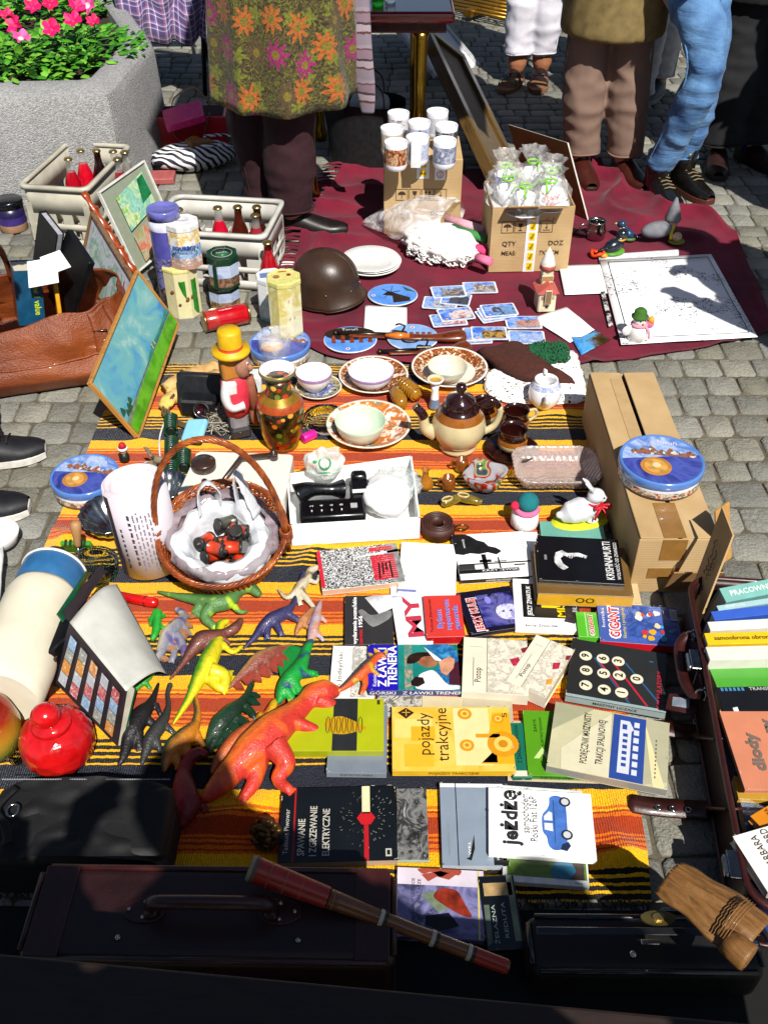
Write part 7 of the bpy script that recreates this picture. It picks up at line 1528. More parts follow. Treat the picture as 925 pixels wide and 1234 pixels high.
cw=m('#ece4cc',.85,var=.08,vs=12,bump=.5,bs=30);tb_=m('#2f6ea4',.45,var=.1,coat=.2);wr=m('#f0f0ee',.4)
b=B();b.lathe([(r*.9,0),(r,.02),(r*1.0,L*.35),(r*1.0,L*.72),(r*.97,L*.77),(r*.93,L*.8)],cw,40,wob=lambda a,i:1+.012*math.sin(a*5+i*2));b.build('cloth_cover',rt)
b=B();b.lathe([(r*.9,L*.785),(r*.92,L*.79),(r*.9,L*1.0),(r*.88,L*1.01),(0,L*1.008)],tb_,40);b.build('collar',rt)
b=B();b.lathe([(r*.9,L*.995),(r*.935,L*1.0),(r*.93,L*1.012),(r*.86,L*1.013)],wr,40,cap=False);b.build('rim',rt)
p=G(96,664,.02);b=B();b.box((0,0,0),(.07,.012,.05),m('#3aa02a',.4,var=.3),rot=Matrix.Rotation(.5,3,'X'),bev=.002);b.mx=Matrix.Rotation(.5,4,'X')@Matrix.Translation((0,0,.0258));[b.box((-.022+.011*q,0,0),(.006,.016,.0004),BLK)for q in range(5)];b.mx=Matrix();tag(b.build('green_packet',None,(p.x,p.y,.035)),'small bright green packet behind the blue collar','packet')
c=G(4,690);rt=thing('white_ladle','white enamel ladle at the cobbles edge beside the cream canister','ladle',(c.x,c.y,.0),.3);we=m('#eeeef0',.15,coat=.6,var=.04,bump=.02)
b=B();b.lathe([(.02,0.003),(.04,.012),(.05,.04),(.049,.041),(.038,.014),(0,.006)],we,30,c=(0,.09,.01));b.build('bowl',rt)
b=B();b.tube(catmull([(0,.05,.04),(0,.0,.05),(-.01,-.07,.045),(-.02,-.15,.03)],6),[.012,.011,.011,.011,.012,.013,.014,.014,.015,.015,.016,.016,.017,.018,.018,.018,.017,.015,.01],we,12,flat=.5);b.build('handle',rt)
A0,A1=PY(84,750,G(100,810).y+.1),PY(152,833,G(160,870).y+.06)
A0,A1=G(84,750,.15),G(152,833,.135)
L0,L1=G(64,820,.03),G(141,899,.02)
W0,W1=G(141,704,.05),G(201,812,.045)
W0=G(141,704,.1);
rt=thing('stamp_album','open stamp album with green cover, dark page of stamps and a raised blank leaf','album',(A0+A1)/2*1);og=Vector(rt.location)
gnc=m('#0e5a38',.45,var=.15);dpg=m('#2c2228',.6,var=.15);ptr=m('#d8d8d0',.6,var=.12,vs=14)
def quadslab(name,P,th,mat,parent,side=None):
 P=[q-og for q in P];n_=(P[1]-P[0]).cross(P[3]-P[0]).normalized()*th;b=B()
 b.add(P+[q-n_ for q in P],[(0,1,2,3),(7,6,5,4),(4,5,1,0),(5,6,2,1),(6,7,3,2),(7,4,0,3)],[mat]+[side or mat]*5);return b.build(name,parent)
quadslab('stamp_page',[L0,L1,A1,A0],.003,dpg,rt)
n_=(L1-L0).cross(A0-L0).normalized();sh_=-n_*.0045
quadslab('page_block',[L0+sh_,L1+sh_,A1+sh_,A0+sh_],.016,m('#cfc8b4',.9,var=.15),rt)
sh_=-n_*.021;k=Vector((-.006,-.008,0))
quadslab('cover',[L0+sh_+k,L1+sh_+k,A1+sh_,A0+sh_],.004,gnc,rt)
b=B();b.grid(lambda u,v:(A0.lerp(A1,u).lerp(W0.lerp(W1,u),v)+Vector((0,0,.022*math.sin(PI*v)*(1-.4*u)))+Vector((.01,.012,0))*math.sin(PI*v))-og,16,16,ptr)
o=b.build('blank_leaf',rt);md=o.modifiers.new('s','SOLIDIFY');md.thickness=.0008
B0,B1=G(75,752,.16),G(126,690,.15);C0,C1=G(92,772,.02),G(140,702,.02)
quadslab('back_page',[A0+Vector((0,.004,0)),G(128,690,.14),G(122,680,.16),A0+Vector((-.012,.008,.02))],.003,dpg,rt)
quadslab('back_cover',[A0+Vector((-.012,.002,.0)),G(110,690,.14),G(105,688,.17),A0+Vector((-.02,.004,.02))],.004,gnc,rt)
for col in range(5):
 u0=.09+col*.185
 for row in range(4):
  v0=.1+row*.2;Q=[L0.lerp(L1,uu).lerp(A0.lerp(A1,uu),vv)-og+n_*.0045 for uu,vv in((u0,v0),(u0+.115,v0),(u0+.115,v0+.19),(u0,v0+.19))]
  b=B();cols=[['#d8d4d0','#b0b8c8','#f0ece4'],['#c8d0e0','#7aa8d0','#e8e8e8'],['#e0b860','#d08030','#f0e0c0'],['#d8c0c0','#c03040','#f0e4e0'],['#c8c8c8','#8a9088','#e8e8e0']][(col*3+row*2)%5]
  b.poly(Q,photo(cols,60,col+row*2,.5));c_=sum(Q,Vector())/4
  b.poly([c_+(q-c_)*.6+n_*.0006 for q in Q],photo(cols[::-1],90,col*2+row,.5));b.build('postage_stamp',rt)
bxm=m('#0c0d10',.35,var=.2,coat=.2);a,e=G(40,838,.0),G(70,755,0)
p=G(66,800,.07);rt2=thing('black_case','black hard spectacle case standing between the canister and the stamp album','case',(p.x-.02,p.y,.001),R(58));b=B();b.box((0,0,.06),(.18,.05,.115),bxm,bev=.006,seg=2);b.build('case_body',rt2);b=B();b.box((0,-.0262,.09),(.03,.004,.012),m('#8a8a8a',.3,metal=1),bev=.001);b.build('clasp',rt2)
p=G(76,922,.0);r=44/SC(76,910,.06);rt=thing('red_jar','shiny red lacquered round jar with scaly texture and knob lid','jar',(p.x,p.y+.01,ZB));red=NT('red_lacquer');red.set(.16,coat=.8);v=red.n('ShaderNodeTexVoronoi');v.inputs['Scale'].default_value=48;red.l(red.co(),v.inputs['Vector']);red.base(red.ramp(red.noise(20).outputs[0],[(.3,hx('#b00a10')),(.7,hx('#e41a1c'))]));red.bump(v.outputs['Distance'],.6,.006)
rs_=m('#d81418',.15,coat=.8,var=.1)
b=B();b.lathe([(r*.5,0),(r*.8,.01),(r,.04),(r,.065),(r*.85,.09),(r*.55,.104)],red.m,64,wob=lambda a,i:1+.018*abs(math.sin(a*8))+.012*N3(math.cos(a)*4,math.sin(a)*4,i));b.build('jar_body',rt)
b=B();b.lathe([(r*.56,.102),(r*.5,.112),(r*.25,.12)],red.m,36);b.ball((-.004,-.004,.134),(.027,.026,.024),rs_,22,12);b.build('lid',rt)
p=G(0,905,.0);r=.065;rt=thing('glass_lantern','frosted glass lantern shading from red through yellow to green at the picture edge','lantern',(p.x-.015,p.y,ZB))
gg=NT('graded_glass');gg.set(.2,coat=.6);sp=gg.n('ShaderNodeSeparateXYZ');gg.l(gg.co(),sp.inputs[0]);gg.base(gg.ramp(gg.math('MULTIPLY_ADD',gg.noise(20).outputs[0],.12,gg.math('MULTIPLY',sp.outputs[2],6.5)),[(0,hx('#3a4a2a')),(.3,hx('#b0b040')),(.5,hx('#d8a030')),(.75,hx('#b03018')),(1,hx('#5a1010'))]));gg.p.inputs['Transmission Weight'].default_value=.25
b=B();b.lathe([(r*.6,0),(r*.95,.02),(r*1.08,.06),(r*.95,.1),(r*.6,.125),(r*.5,.12),(r*.9,.09),(r*1.0,.06),(r*.85,.02)],gg.m,44,cap=False);b.build('glass_body',rt)
p=G(26,912,ZB);b=B();b.lathe([(.02,0),(.024,.003),(.03,.03),(.028,.032),(.02,.006),(0,.005)],glass('#f0f4f0',.03),30);tag(b.build('glass_cup',None,(p.x,p.y,ZB)),'little clear glass cup between the coloured glass lantern and the red jar','glass')
a,e=G(143,718,ZQ+.012),G(190,727,ZQ+.012);rt=thing('red_torch','bright red plastic tube pen lying under the blank album leaf','pen',(a+e)/2,math.atan2((e-a).y,(e-a).x));L=(e-a).length
b=B();b.lathe([(.006,-L/2-.03),(.0105,-L/2-.028),(.0115,L/2-.012),(.0105,L/2-.002),(.006,L/2)],m('#d81414',.25,coat=.5),20,rot=Matrix.Rotation(PI/2,3,'Y'));b.build('tube',rt);b=B();b.lathe([(.012,L/2-.03),(.012,L/2-.027)],m('#8a0a0a',.4),20,rot=Matrix.Rotation(PI/2,3,'Y'));b.build('ring',rt)
# == toy dinosaurs
TOY=vcol(.52,0,260,.08,name='moulded_vinyl')
_t=TOY.node_tree;_v=_t.nodes.new('ShaderNodeTexVoronoi');_v.inputs['Scale'].default_value=230;_c=_t.nodes.new('ShaderNodeTexCoord');_t.links.new(_c.outputs['Object'],_v.inputs['Vector'])
_b=_t.nodes.new('ShaderNodeBump');_b.inputs['Strength'].default_value=.45;_b.inputs['Distance'].default_value=.002;_t.links.new(_v.outputs['Distance'],_b.inputs['Height']);_t.links.new(_b.outputs[0],[n for n in _t.nodes if n.type=='BSDF_PRINCIPLED'][0].inputs['Normal'])
def dino(label,spine,limbs,cols,belly=1,name='toy_dinosaur',plates=None,extra=None,vox=.0021,z=0,eyes=None,jaw=None,fat=1.0):
 """spine: (px,py,radius px) head first or tail first; limbs: lists of the same; belly: which side of the spine is the belly"""
 s=SC(spine[len(spine)//2][0],spine[len(spine)//2][1]);c=G(*spine[len(spine)//2][:2],ZQ)
 def pt(px,py,r,dz=0):q=G(px,py,ZQ+z+r/s+dz);return q-Vector((c.x,c.y,ZQ))
 maxr=max(q[2]for q in spine)
 b=B();SP=[pt(x,y,r,(maxr-r)/s*.35)for x,y,r in spine];C_=catmull(SP,5);rs=[]
 for i in range(len(C_)):
  f=min(len(spine)-1.001,i/5);k=int(f);rs.append((spine[k][2]*(1-f+k)+spine[k+1][2]*(f-k))/s)
 b.tube(C_,rs,TOY,14);b.ball(C_[0],rs[0],TOY,10,7);b.ball(C_[-1],rs[-1],TOY,10,7)
 for L,up_ in limbs:
  P=[pt(x,y,r,(maxr*.9/s)*(up_ if i==0 else up_*(.7 if i==1 else.4)))for i,(x,y,r)in enumerate(L)];C2=catmull(P,4);rr_=[]
  for i in range(len(C2)):f=min(len(L)-1.001,i/4);k=int(f);rr_.append(1.28*(L[k][2]*(1-f+k)/s+L[k+1][2]*(f-k)/s))
  b.tube(C2,rr_,TOY,10);b.ball(C2[-1],rr_[-1]*1.05,TOY,8,6)
  for e in(-1,0,1):
   d=(C2[-1]-C2[-3]).normalized();sd=Vector((-d.y,d.x,0));b.tube([C2[-1],C2[-1]+d*rr_[-1]*1.5+sd*rr_[-1]*.9*e],[rr_[-1]*.6,rr_[-1]*.3],TOY,6)
 if extra:extra(b,pt,s)
 o=b.build(name,None,(c.x,c.y,ZQ))
 S2=[Vector((q.x,q.y))for q in C_];hx_=[Vector(lin(h))*.74 for h in cols]
 def tint(co):
  best=9;sgn=0;kk=0
  for i in range(len(S2)-1):
   a,e=S2[i],S2[i+1];ab=e-a;t_=max(0,min(1,(Vector((co.x,co.y))-a).dot(ab)/max(1e-9,ab.length_squared)));d=Vector((co.x,co.y))-(a+ab*t_)
   if d.length<best:best=d.length;sgn=(ab.x*d.y-ab.y*d.x)/max(1e-6,ab.length);kk=i
  w=max(0,min(1,.5+belly*(sgn/(rs[min(kk,len(rs)-1)]+1e-5))*1.3+.25*N3(co.x*90,co.y*90,co.z*90)))
  q=hx_[0].lerp(hx_[1],w)
  if len(hx_)>2:q=q.lerp(hx_[2],max(0,min(1,(N3(co.x*42,co.y*42,3.3)-.12)*5)))
  return(q.x,q.y,q.z,1)
 fuse(o,vox,3,tint);tag(o,label,'toy dinosaur')
 if plates:
  for(side,i0,i1,n,hgt,col)in plates:
   for q in range(n):
    i=int(i0+(i1-i0)*q/max(1,n-1));i=min(len(C_)-2,i);d=(C_[i+1]-C_[i]).normalized();sd=Vector((-d.y,d.x,0))*side;h=hgt*(.5+.5*math.sin(PI*(q+.7)/(n+.4)))/s
    base=C_[i]+sd*rs[i]*.9;w=h*.3;bb_=B();bb_.mx=Matrix.Translation(base)
    x,y=sd*h,d*w;pts=[-y*.8,-y+x*.45,x,y+x*.45,y*.8];n3=Vector((0,0,1))*.0035
    bb_.add([v-n3 for v in pts]+[v+n3 for v in pts],[(4,3,2,1,0),(5,6,7,8,9)]+[(k,(k+1)%5,5+(k+1)%5,5+k)for k in range(5)],m(col,.35,coat=.2));bb_.build('back_plate',o)
 if eyes:
  bb_=B()
  for(x,y,r)in eyes:q=pt(x,y,r*2.2,0);bb_.ball((q.x,q.y,q.z+(r*1.6)/s),r/s,m('#e8c820',.2,coat=.6,var=0,bump=0),8,6);bb_.ball((q.x,q.y,q.z+(r*2.3)/s),r*.6/s,BLK,8,6)
  bb_.build('eye',o)
 if jaw:
  bb_=B()
  for(x,y,r)in jaw:q=pt(x,y,3);bb_.tube([q,q+Vector((.0,-.004,-.004))],[r/s,.0003],m('#f0ead8',.4),5)
  bb_.build('teeth',o)
 return o
D=dino
D('green tyrannosaur toy with yellow patches lying under the basket',[(190,713,1.5),(212,718,4),(235,722,7),(258,727,11),(275,724,10),(287,713,7),(299,707,8),(311,715,5)],[([(255,732,7),(247,744,5),(258,755,3.5)],.6),([(243,729,6),(236,738,4),(243,742,3)],.1),([(282,730,3.5),(288,737,2.5),(295,737,2)],.6)],['#3a6a34','#5a8a4a','#b8d820'],-1,eyes=[(302,707,1.5)])
D('grey stegosaur toy with purple back sheltering beside the blank album leaf',[(214,735,4),(222,742,5),(212,755,9),(203,765,10),(196,780,7),(190,795,4)],[([(213,765,5),(221,780,4),(224,796,3)],.6),([(206,772,5),(210,786,3.5),(208,794,3)],.2),([(219,752,4),(226,762,3)],.4)],['#8a8a9a','#c8c0a0','#6a5a90'],-1,plates=[(1,5,24,7,15,'#a87a58')])
D('brown theropod toy with clawed arms lying behind the yellow green one',[(290,748,4),(283,757,7),(271,763,6),(258,768,10),(243,772,12),(230,786,7),(220,800,4),(205,818,1.5)],[([(252,778,6),(258,790,4)],.3),([(268,768,3),(275,774,2)],.5)],['#4a2420','#7a4438'],1,eyes=[(285,752,1.5)],jaw=[(289,752,1),(287,756,1)])
D('yellow green upright theropod toy with dark green back in the middle of the herd',[(273,749,4),(266,753,6),(264,764,6),(260,778,9),(251,797,12),(240,818,9),(228,842,5),(209,872,1.5)],[([(254,808,8),(270,814,6),(271,828,4),(277,812,3)],.6),([(248,812,7),(262,826,5),(268,831,3.5)],.1),([(268,776,3.5),(280,786,2.5),(290,780,2)],.6)],['#e8d818','#4a9a1c'],-1,eyes=[(270,750,1.4)])
D('brick pink stegosaur toy with row of back plates beside the yellow green theropod',[(352,779,3),(342,782,5),(327,788,9),(312,796,10),(298,808,7),(286,819,4),(277,829,1.5)],[([(322,797,5),(324,808,3.5)],.5),([(308,804,5),(310,814,3.5)],.5),([(334,790,4),(340,798,3)],.4)],['#8a4434','#b88a5a','#7a3a30'],-1,plates=[(1,4,27,8,21,'#a04436')])
D('navy blue long necked dinosaur toy under the tan skeletal one',[(366,691,3.5),(362,700,3),(358,715,3),(352,730,4),(340,740,8),(327,747,9),(316,756,6),(307,768,4),(294,781,1.2)],[([(347,740,4),(357,746,3)],.5),([(333,752,4),(338,762,3)],.5),([(322,757,4),(322,766,3)],.3)],['#28264e','#3c3a6a'],1,eyes=[(367,690,1)])
D('tan skeletal theropod toy reaching for the speckled book',[(381,684,4),(374,688,5),(370,697,5),(363,706,7),(356,714,5),(345,720,3),(335,710,1.2)],[([(362,712,4),(370,722,3),(378,732,2)],.5),([(372,698,2.5),(381,702,2),(384,694,1.5)],.6),([(356,715,4),(361,726,2.5)],.2)],['#b8a888','#d8cdb0','#7a6a50'],1,eyes=[(379,683,1)])
D('pale lavender and salmon lizard toy above the green finned dinosaur',[(387,723,1.5),(384,732,4),(381,745,6),(378,758,7),(375,770,5),(372,778,2)],[([(384,742,3),(391,748,2)],.3),([(377,745,3),(371,750,2)],.3),([(382,762,3),(388,770,2)],.3)],['#b8a0b8','#d89a78','#c8b8c8'],1)
D('small orange brown armoured dinosaur toy beside the lavender lizard',[(356,765,1.2),(361,755,4),(368,746,6),(374,738,4),(378,733,2.5)],[([(366,752,3),(372,757,2)],.3),([(362,748,3),(357,745,2)],.3)],['#b87848','#d89868'],1)
def sail(b,pt,s):
 q=[pt(x,y,8)for x,y in((341,826),(333,800),(336,784),(352,778),(366,782),(362,800))];n3=Vector((0,0,.003));b.add([v-n3 for v in q]+[v+n3 for v in q],[(5,4,3,2,1,0),(6,7,8,9,10,11)]+[(k,(k+1)%6,6+(k+1)%6,6+k)for k in range(6)],TOY)
D('bright green dinosaur toy with a blue edged sail fin on its back',[(375,773,4),(370,781,6),(366,793,7),(360,806,10),(350,818,11),(341,830,8),(336,845,4)],[([(364,812,5),(377,812,3.5)],.5),([(354,824,6),(362,835,4)],.4),([(344,832,6),(352,842,3.5)],.3)],['#0fa83a','#0c8a34','#1c5a6a'],-1,extra=sail,eyes=[(373,773,1.3)])
D('glossy black long tailed dinosaur toy, the larger one beside the stamp album',[(191,824,2),(186,838,4),(180,850,7),(170,862,12),(160,880,12),(154,895,8),(149,912,5),(143,922,2)],[([(178,868,5),(190,876,3)],.4),([(166,884,6),(168,898,4)],.4),([(188,848,3),(193,860,2.5)],.5)],['#131214','#1e1c1e'],1)
D('dull charcoal long necked dinosaur toy between the black one and the orange one',[(205,826,4),(202,836,3),(203,850,3.5),(199,864,6),(191,877,9),(182,890,9),(176,905,6),(171,922,2)],[([(197,872,4),(206,880,3)],.4),([(187,890,5),(192,902,3)],.4)],['#2a2c2c','#3a3c3a'],1,eyes=[(206,825,1.2)])
D('orange long necked dinosaur toy with dark green back beside the green stegosaur',[(229,828,3),(234,838,3.5),(238,855,4),(236,872,6),(225,887,12),(210,900,12),(201,915,7),(198,928,3)],[([(234,880,5),(243,896,3)],.5),([(222,898,6),(228,912,4)],.4),([(210,906,6),(214,920,4)],.3)],['#d88420','#2c4a2c'],-1,eyes=[(228,827,1.2)])
D('dark green stegosaur toy with saw toothed back plates over the red fruit one',[(304,823,3.5),(299,836,4),(292,846,6),(280,858,11),(266,872,12),(256,886,7),(249,902,2)],[([(286,866,5),(276,886,4),(270,896,3)],.4),([(296,850,4),(306,864,3)],.4),([(264,882,5),(254,902,3.5)],.4),([(274,874,5),(282,890,3)],.2)],['#12301e','#1e4a2e'],-1,plates=[(1,5,27,7,20,'#143a24')],eyes=[(303,824,1.2)])
D('orange brown horned dinosaur toy tucked against the big red tyrannosaur',[(308,872,5),(298,880,9),(285,892,11),(272,906,9),(262,918,6),(256,930,3)],[([(290,900,5),(296,912,3)],.4),([(276,908,5),(280,922,3)],.4)],['#b04a1c','#d0703a'],1,plates=[(-1,0,4,2,9,'#d0703a')])
D('small yellow dinosaur toy with orange beak behind the big red tyrannosaur',[(309,870,2),(314,862,5),(320,868,8),(325,858,6),(330,848,5),(333,842,2)],[([(316,874,4),(306,880,2.5)],.4),([(326,868,4),(334,878,2.5)],.4)],['#e8c01c','#e06a20','#d8a818'],1)
D('big red and orange tyrannosaur toy leaning over the green striped book',[(402,833,9),(391,833,15),(378,838,15),(367,849,13),(352,862,16),(330,880,22),(305,903,22),(285,923,16),(268,942,14),(250,960,8)],[([(330,898,13),(345,920,9),(334,938,6),(346,950,5)],.8),([(310,918,11),(306,942,7),(296,958,5)],.1),([(350,868,8),(370,876,6),(386,881,4.5),(398,880,3.5)],.8),([(348,874,7),(362,884,5),(374,892,4)],.3),([(383,843,9),(397,849,7),(406,851,4)],.5)],['#f07a20','#d4382a','#ec6024'],1,vox=.003,eyes=[(394,824,2.4)],jaw=[(408,838,1.4),(403,843,1.4),(409,832,1.4)])
D('dark red long necked dinosaur toy mostly in shadow beside the black bag',[(246,909,6),(238,908,8),(228,916,8),(222,932,9),(222,950,14),(226,970,16),(220,990,9)],[([(232,960,6),(244,972,4)],.5)],['#b01420','#7a1018'],1)
D('small raptor toy with orange chest and yellow crest standing on the white book',[(405,834,2),(418,826,4),(432,814,6),(443,804,7),(452,793,5),(459,789,4),(464,792,2.5)],[([(438,812,4),(440,824,3),(436,834,2)],.3),([(446,806,3),(454,812,2)],.5)],['#4a4438','#e85a1c','#c8a020'],-1,z=.02,eyes=[(459,787,1)],plates=[(1,20,27,3,8,'#e0b020')])
D('leaf green dinosaur toy half hidden under the blank album leaf',[(182,752,3),(186,745,5),(190,738,6),(188,760,5),(184,770,3)],[([(188,750,3),(196,756,2)],.3)],['#1f9a2c','#2cb038'],1,plates=[(-1,2,12,3,8,'#1f9a2c')])
D('green tailed dinosaur toy whose tip shows below the blank album leaf',[(156,838,1.2),(162,832,3),(170,824,4),(178,816,5),(185,808,4)],[([(175,822,3),(180,828,2)],.3)],['#3aa03a','#6ab83a'],1)
# == books
pgs=[m('#e8dec4',.9,var=.12,vs=300,bump=.5,bs=900),m('#d0bf98',.9,var=.15,vs=300,bump=.5,bs=900),m('#f2ecdc',.9,var=.08,vs=300,bump=.5,bs=900)]
TX={}
def ink_(h):return m(h,.45,var=.04,bump=0)
def book(label,TL,TR,BL,z,th,cov,art=None,spine=None,pages=0,group=None,name='book',hard=.0012,spmat=None,sp_text=None,sp_size=.5,coat=.35):
 a,c,e=G(*TL,z+th),G(*TR,z+th),G(*BL,z+th);ux=(c-a).normalized();uy=Vector((-ux.y,ux.x,0));w=(c-a).length;h=(a-e).dot(uy)
 ctr=(a+c)/2-uy*h/2+ux*((e-a).dot(ux))*.5
 rt=thing(name,label,'book',(ctr.x,ctr.y,z),math.atan2(ux.y,ux.x),group)
 cm=m(cov,.32,coat=coat,var=.06,vs=25,bump=.05)if isinstance(cov,str)else cov;sm=m(spmat,.35,coat=coat,var=.06)if isinstance(spmat,str)else(spmat or cm)
 t_=hard;b=B()
 b.box((0,0,t_/2),(w,h,t_),cm,bev=.0004);b.box((0,-h/2+t_/2,th/2),(w-.0004,t_,th-2*t_-.0004),sm)
 b.box((0,0,th-t_/2),(w,h,t_),cm,bev=.0004)
 class A:pass
 A.w,A.h,A.z=w,h,th
 def rect(u0,v0,u1,v1,mat,l=1):b.poly([(-w/2+w*u0,-h/2+h*v0,th+l*.00035),(-w/2+w*u1,-h/2+h*v0,th+l*.00035),(-w/2+w*u1,-h/2+h*v1,th+l*.00035),(-w/2+w*u0,-h/2+h*v1,th+l*.00035)],mat)
 def pol(pts,mat,l=1):
  if 7<=len(pts)<15:
   for _ in range(2):pts=[q for i in range(len(pts))for q in(tuple(pts[i][j]*.8+pts[(i+1)%len(pts)][j]*.2 for j in(0,1)),tuple(pts[i][j]*.2+pts[(i+1)%len(pts)][j]*.8 for j in(0,1)))]
  b.poly([(-w/2+w*u,-h/2+h*v,th+l*.00035)for u,v in pts],mat)
 def txt(st,u,v,fit,size,mat,rz=PI/2,l=4,bold=.0,**k):
  """text centred at u,v whose run is fitted to `fit` of the cover; size = cap height as share of the cover width"""
  key=st
  sz=size*w
  cu=bpy.data.curves.new('x','FONT');cu.body=st;cu.size=sz;ob=bpy.data.objects.new('x',cu);COL.objects.link(ob);dg=bpy.context.evaluated_depsgraph_get();me=bpy.data.meshes.new_from_object(ob.evaluated_get(dg));
  ln=(max(q.co.x for q in me.vertices)-min(q.co.x for q in me.vertices))if len(me.vertices)else 1;bpy.data.objects.remove(ob);bpy.data.curves.remove(cu);bpy.data.meshes.remove(me)
  run=(fit or 1)*(h if abs(math.sin(rz))>.5 else w)
  b.text(st,sz,(-w/2+w*u,-h/2+h*v,th+l*.00035),mat,rz=rz,sx=(run/ln if fit else 1),bold=bold,**k)
 A.rect,A.pol,A.txt,A.b=rect,pol,txt,b
 if art:art(A)
 wr_=m('#d8d0bc',.8,var=.2,vs=90,bump=0)
 for k in range(9):
  e,q,s_=random.randrange(4),random.choice((rn(0,.06),rn(.94,1),rn(0,1))),rn(.008,.03);dp=rn(.004,.014)
  tri=[(q-s_,0),(q+s_*rn(.5,1),0),(q+s_*rn(-.5,.5),dp)];tri=[(max(0,min(1,x)),y)for x,y in tri]
  pol([((x,y)if e==0 else(x,1-y)if e==1 else(y,x)if e==2 else(1-y,x))for x,y in tri],wr_,10)
 if sp_text:b.mx=Matrix.Translation((0,-h/2-.0004,th/2))@Matrix.Rotation(PI/2,4,'X');b.text(sp_text[0],th*sp_size,(0,0,0),ink_(sp_text[1]),sx=sp_text[2]if len(sp_text)>2 else 1,bold=.02);b.mx=Matrix()
 b.build('cover',rt)
 b=B();b.box((0,t_/2,th/2),(w-.005,h-t_-.004,th-2*t_),pgs[pages]);b.build('pages',rt)
 return rt,w,h
K,Wt=ink_('#0c0c0c'),ink_('#ffffff')
ZK=ZB+.002
def a1(A):
 sp=NT('speckle_print');sp.set(.4);sp.base(sp.ramp(sp.noise(260,2).outputs[0],[(.47,hx('#1e1e1e')),(.55,hx('#e8e8e8'))]));sp.base(sp.mix(.85,sp.ramp(sp.noise(30,3).outputs[0],[(.4,hx('#3a3a3a')),(.6,hx('#b8b8b8'))]),sp.ramp(sp.noise(330,2).outputs[0],[(.46,hx('#1e1e1e')),(.56,hx('#f4f4f4'))])))
 A.rect(.045,.0,1,1,sp.m,1);rd=ink_('#d82038');A.rect(0,.05,.045,1,rd,1);A.pol([(.48,.74),(1,.84),(1,.77),(.48,.72)],Wt,2)
 A.rect(.86,0,1,1,m('#9a9a9a',.4,var=.4,vs=60),2)
 for k in range(16):
  v=.1+k*.052;A.pol([(.64+.02*N3(k,1),v),(.93+.05*N3(k,2),v+.02),(.94+.04*N3(k,5),v+.055),(.65+.02*N3(k,7),v+.05)],rd,3)if not(.68<v<.8)else None
 [A.pol([(.7+.05*q,.12+.1*(q%3)),(.72+.05*q,.14+.1*(q%3)),(.74+.045*q,.5+.05*(q%2)),(.72+.045*q,.52)],K,5)for q in range(4)]
book('paperback with black and white speckled cover and red brush lettering',(383,664),(479,654),(386,712),ZK,.016,'#cfcac2',a1,pages=1,spmat='#e0b898')
book('blank white covered book beside the speckled book',(479,653),(545,656),(484,713),ZK,.012,m('#fbfbfb',.6,var=.02,k=.85),lambda A:(A.rect(.06,.28,.12,.34,m('#d0d0d0',.5)),A.rect(.0,.0,.32,.05,ink_('#8088c8'))),pages=2)
p_=book('small white folded booklet with purple edge under the blank white book',(470,706),(512,706),(471,722),ZB+.001,.004,m('#f8f8f8',.6,k=.85),lambda A:A.rect(.0,0,.5,.2,ink_('#7a80c0')),pages=2)
def a3(A):
 rk=m('#1c1c1e',.4,var=.3,vs=60);n=12
 A.pol([(0,1),(0,.56),(.1,.53),(.2,.56),(.32,.53),(.44,.56),(.55,.5)]+[(.62+.02*N3(k,1),.56+k*.03)for k in range(2)]+[(.56,.66),(.47,.7),(.42,.8),(.33,.85),(.25,.95),(.18,1)],rk,2)
 A.rect(0,.3,1,.33,K,2);A.rect(0,.12,.8,.2,ink_('#1a1a1a'),2);A.rect(.0,.2,.22,.3,ink_('#3a3a3a'),3);A.rect(.34,.2,.4,.52,K,3);A.rect(.3,.34,.46,.4,K,3);A.rect(.55,.2,.57,.44,K,3);A.rect(.5,.34,.66,.36,K,3);A.rect(.75,.24,.9,.27,K,3)
 A.txt('ANDRZEJ',.14,.78,.2,.035,Wt);A.txt('KRZYŻEWSKI',.56,.16,.5,.06,Wt,rz=0);[A.rect(.93,.6+.05*q,.955,.635+.05*q,ink_('#c8c8cc'))for q in range(7)]
book('white book cover with black mountain silhouette and railway tracks',(545,645),(631,640),(554,699),ZK,.014,m('#fafafa',.5,var=.02,k=.85),a3,pages=2,spmat='#1a1a1a',sp_text=('ANDRZEJ KRZYŻEWSKI','#e8e8e8',.8))
book('plain white book leaning between the mountain cover and the black paperback',(630,641),(648,641),(640,722),ZK,.01,m('#f8f8f6',.6,var=.03,k=.85),pages=2)
zst=ZK
book('cream paperback at the bottom of the stack of three',(638,664),(760,668),(644,724),zst,.016,'#d8c090',pages=1,spmat='#d8b878')
book('thick yellow paged book in the middle of the stack of three',(641,656),(750,660),(650,715),zst+.0165,.036,'#7a5c30',lambda A:None,pages=1,spmat='#e0a818',hard=.002,sp_text=('OO','#3a2a18',1.2),sp_size=.6)
def a5(A):
 A.txt('KRISHNAMURTI',.85,.5,.84,.135,Wt,bold=.005);A.txt('WOLNOŚĆ OD ZNANEGO',.95,.5,.82,.06,Wt);fc=m('#e8e8e8',.4,var=.5,vs=60)
 A.pol([(.2,.5),(.22,.62),(.3,.68),(.36,.62),(.5,.64),(.6,.58),(.58,.52),(.46,.56),(.4,.5),(.32,.56),(.27,.5),(.3,.38),(.36,.3),(.3,.24),(.24,.3),(.2,.4)],fc,2);A.rect(.08,.45,.11,.56,ink_('#888'),2)
 for k in range(9):A.pol([(.3+.03*k+.01*N3(k,3),.5+.08*N3(k,1)),(.32+.03*k,.53+.08*N3(k,1)),(.31+.03*k,.57+.09*N3(k,2))],K,3)
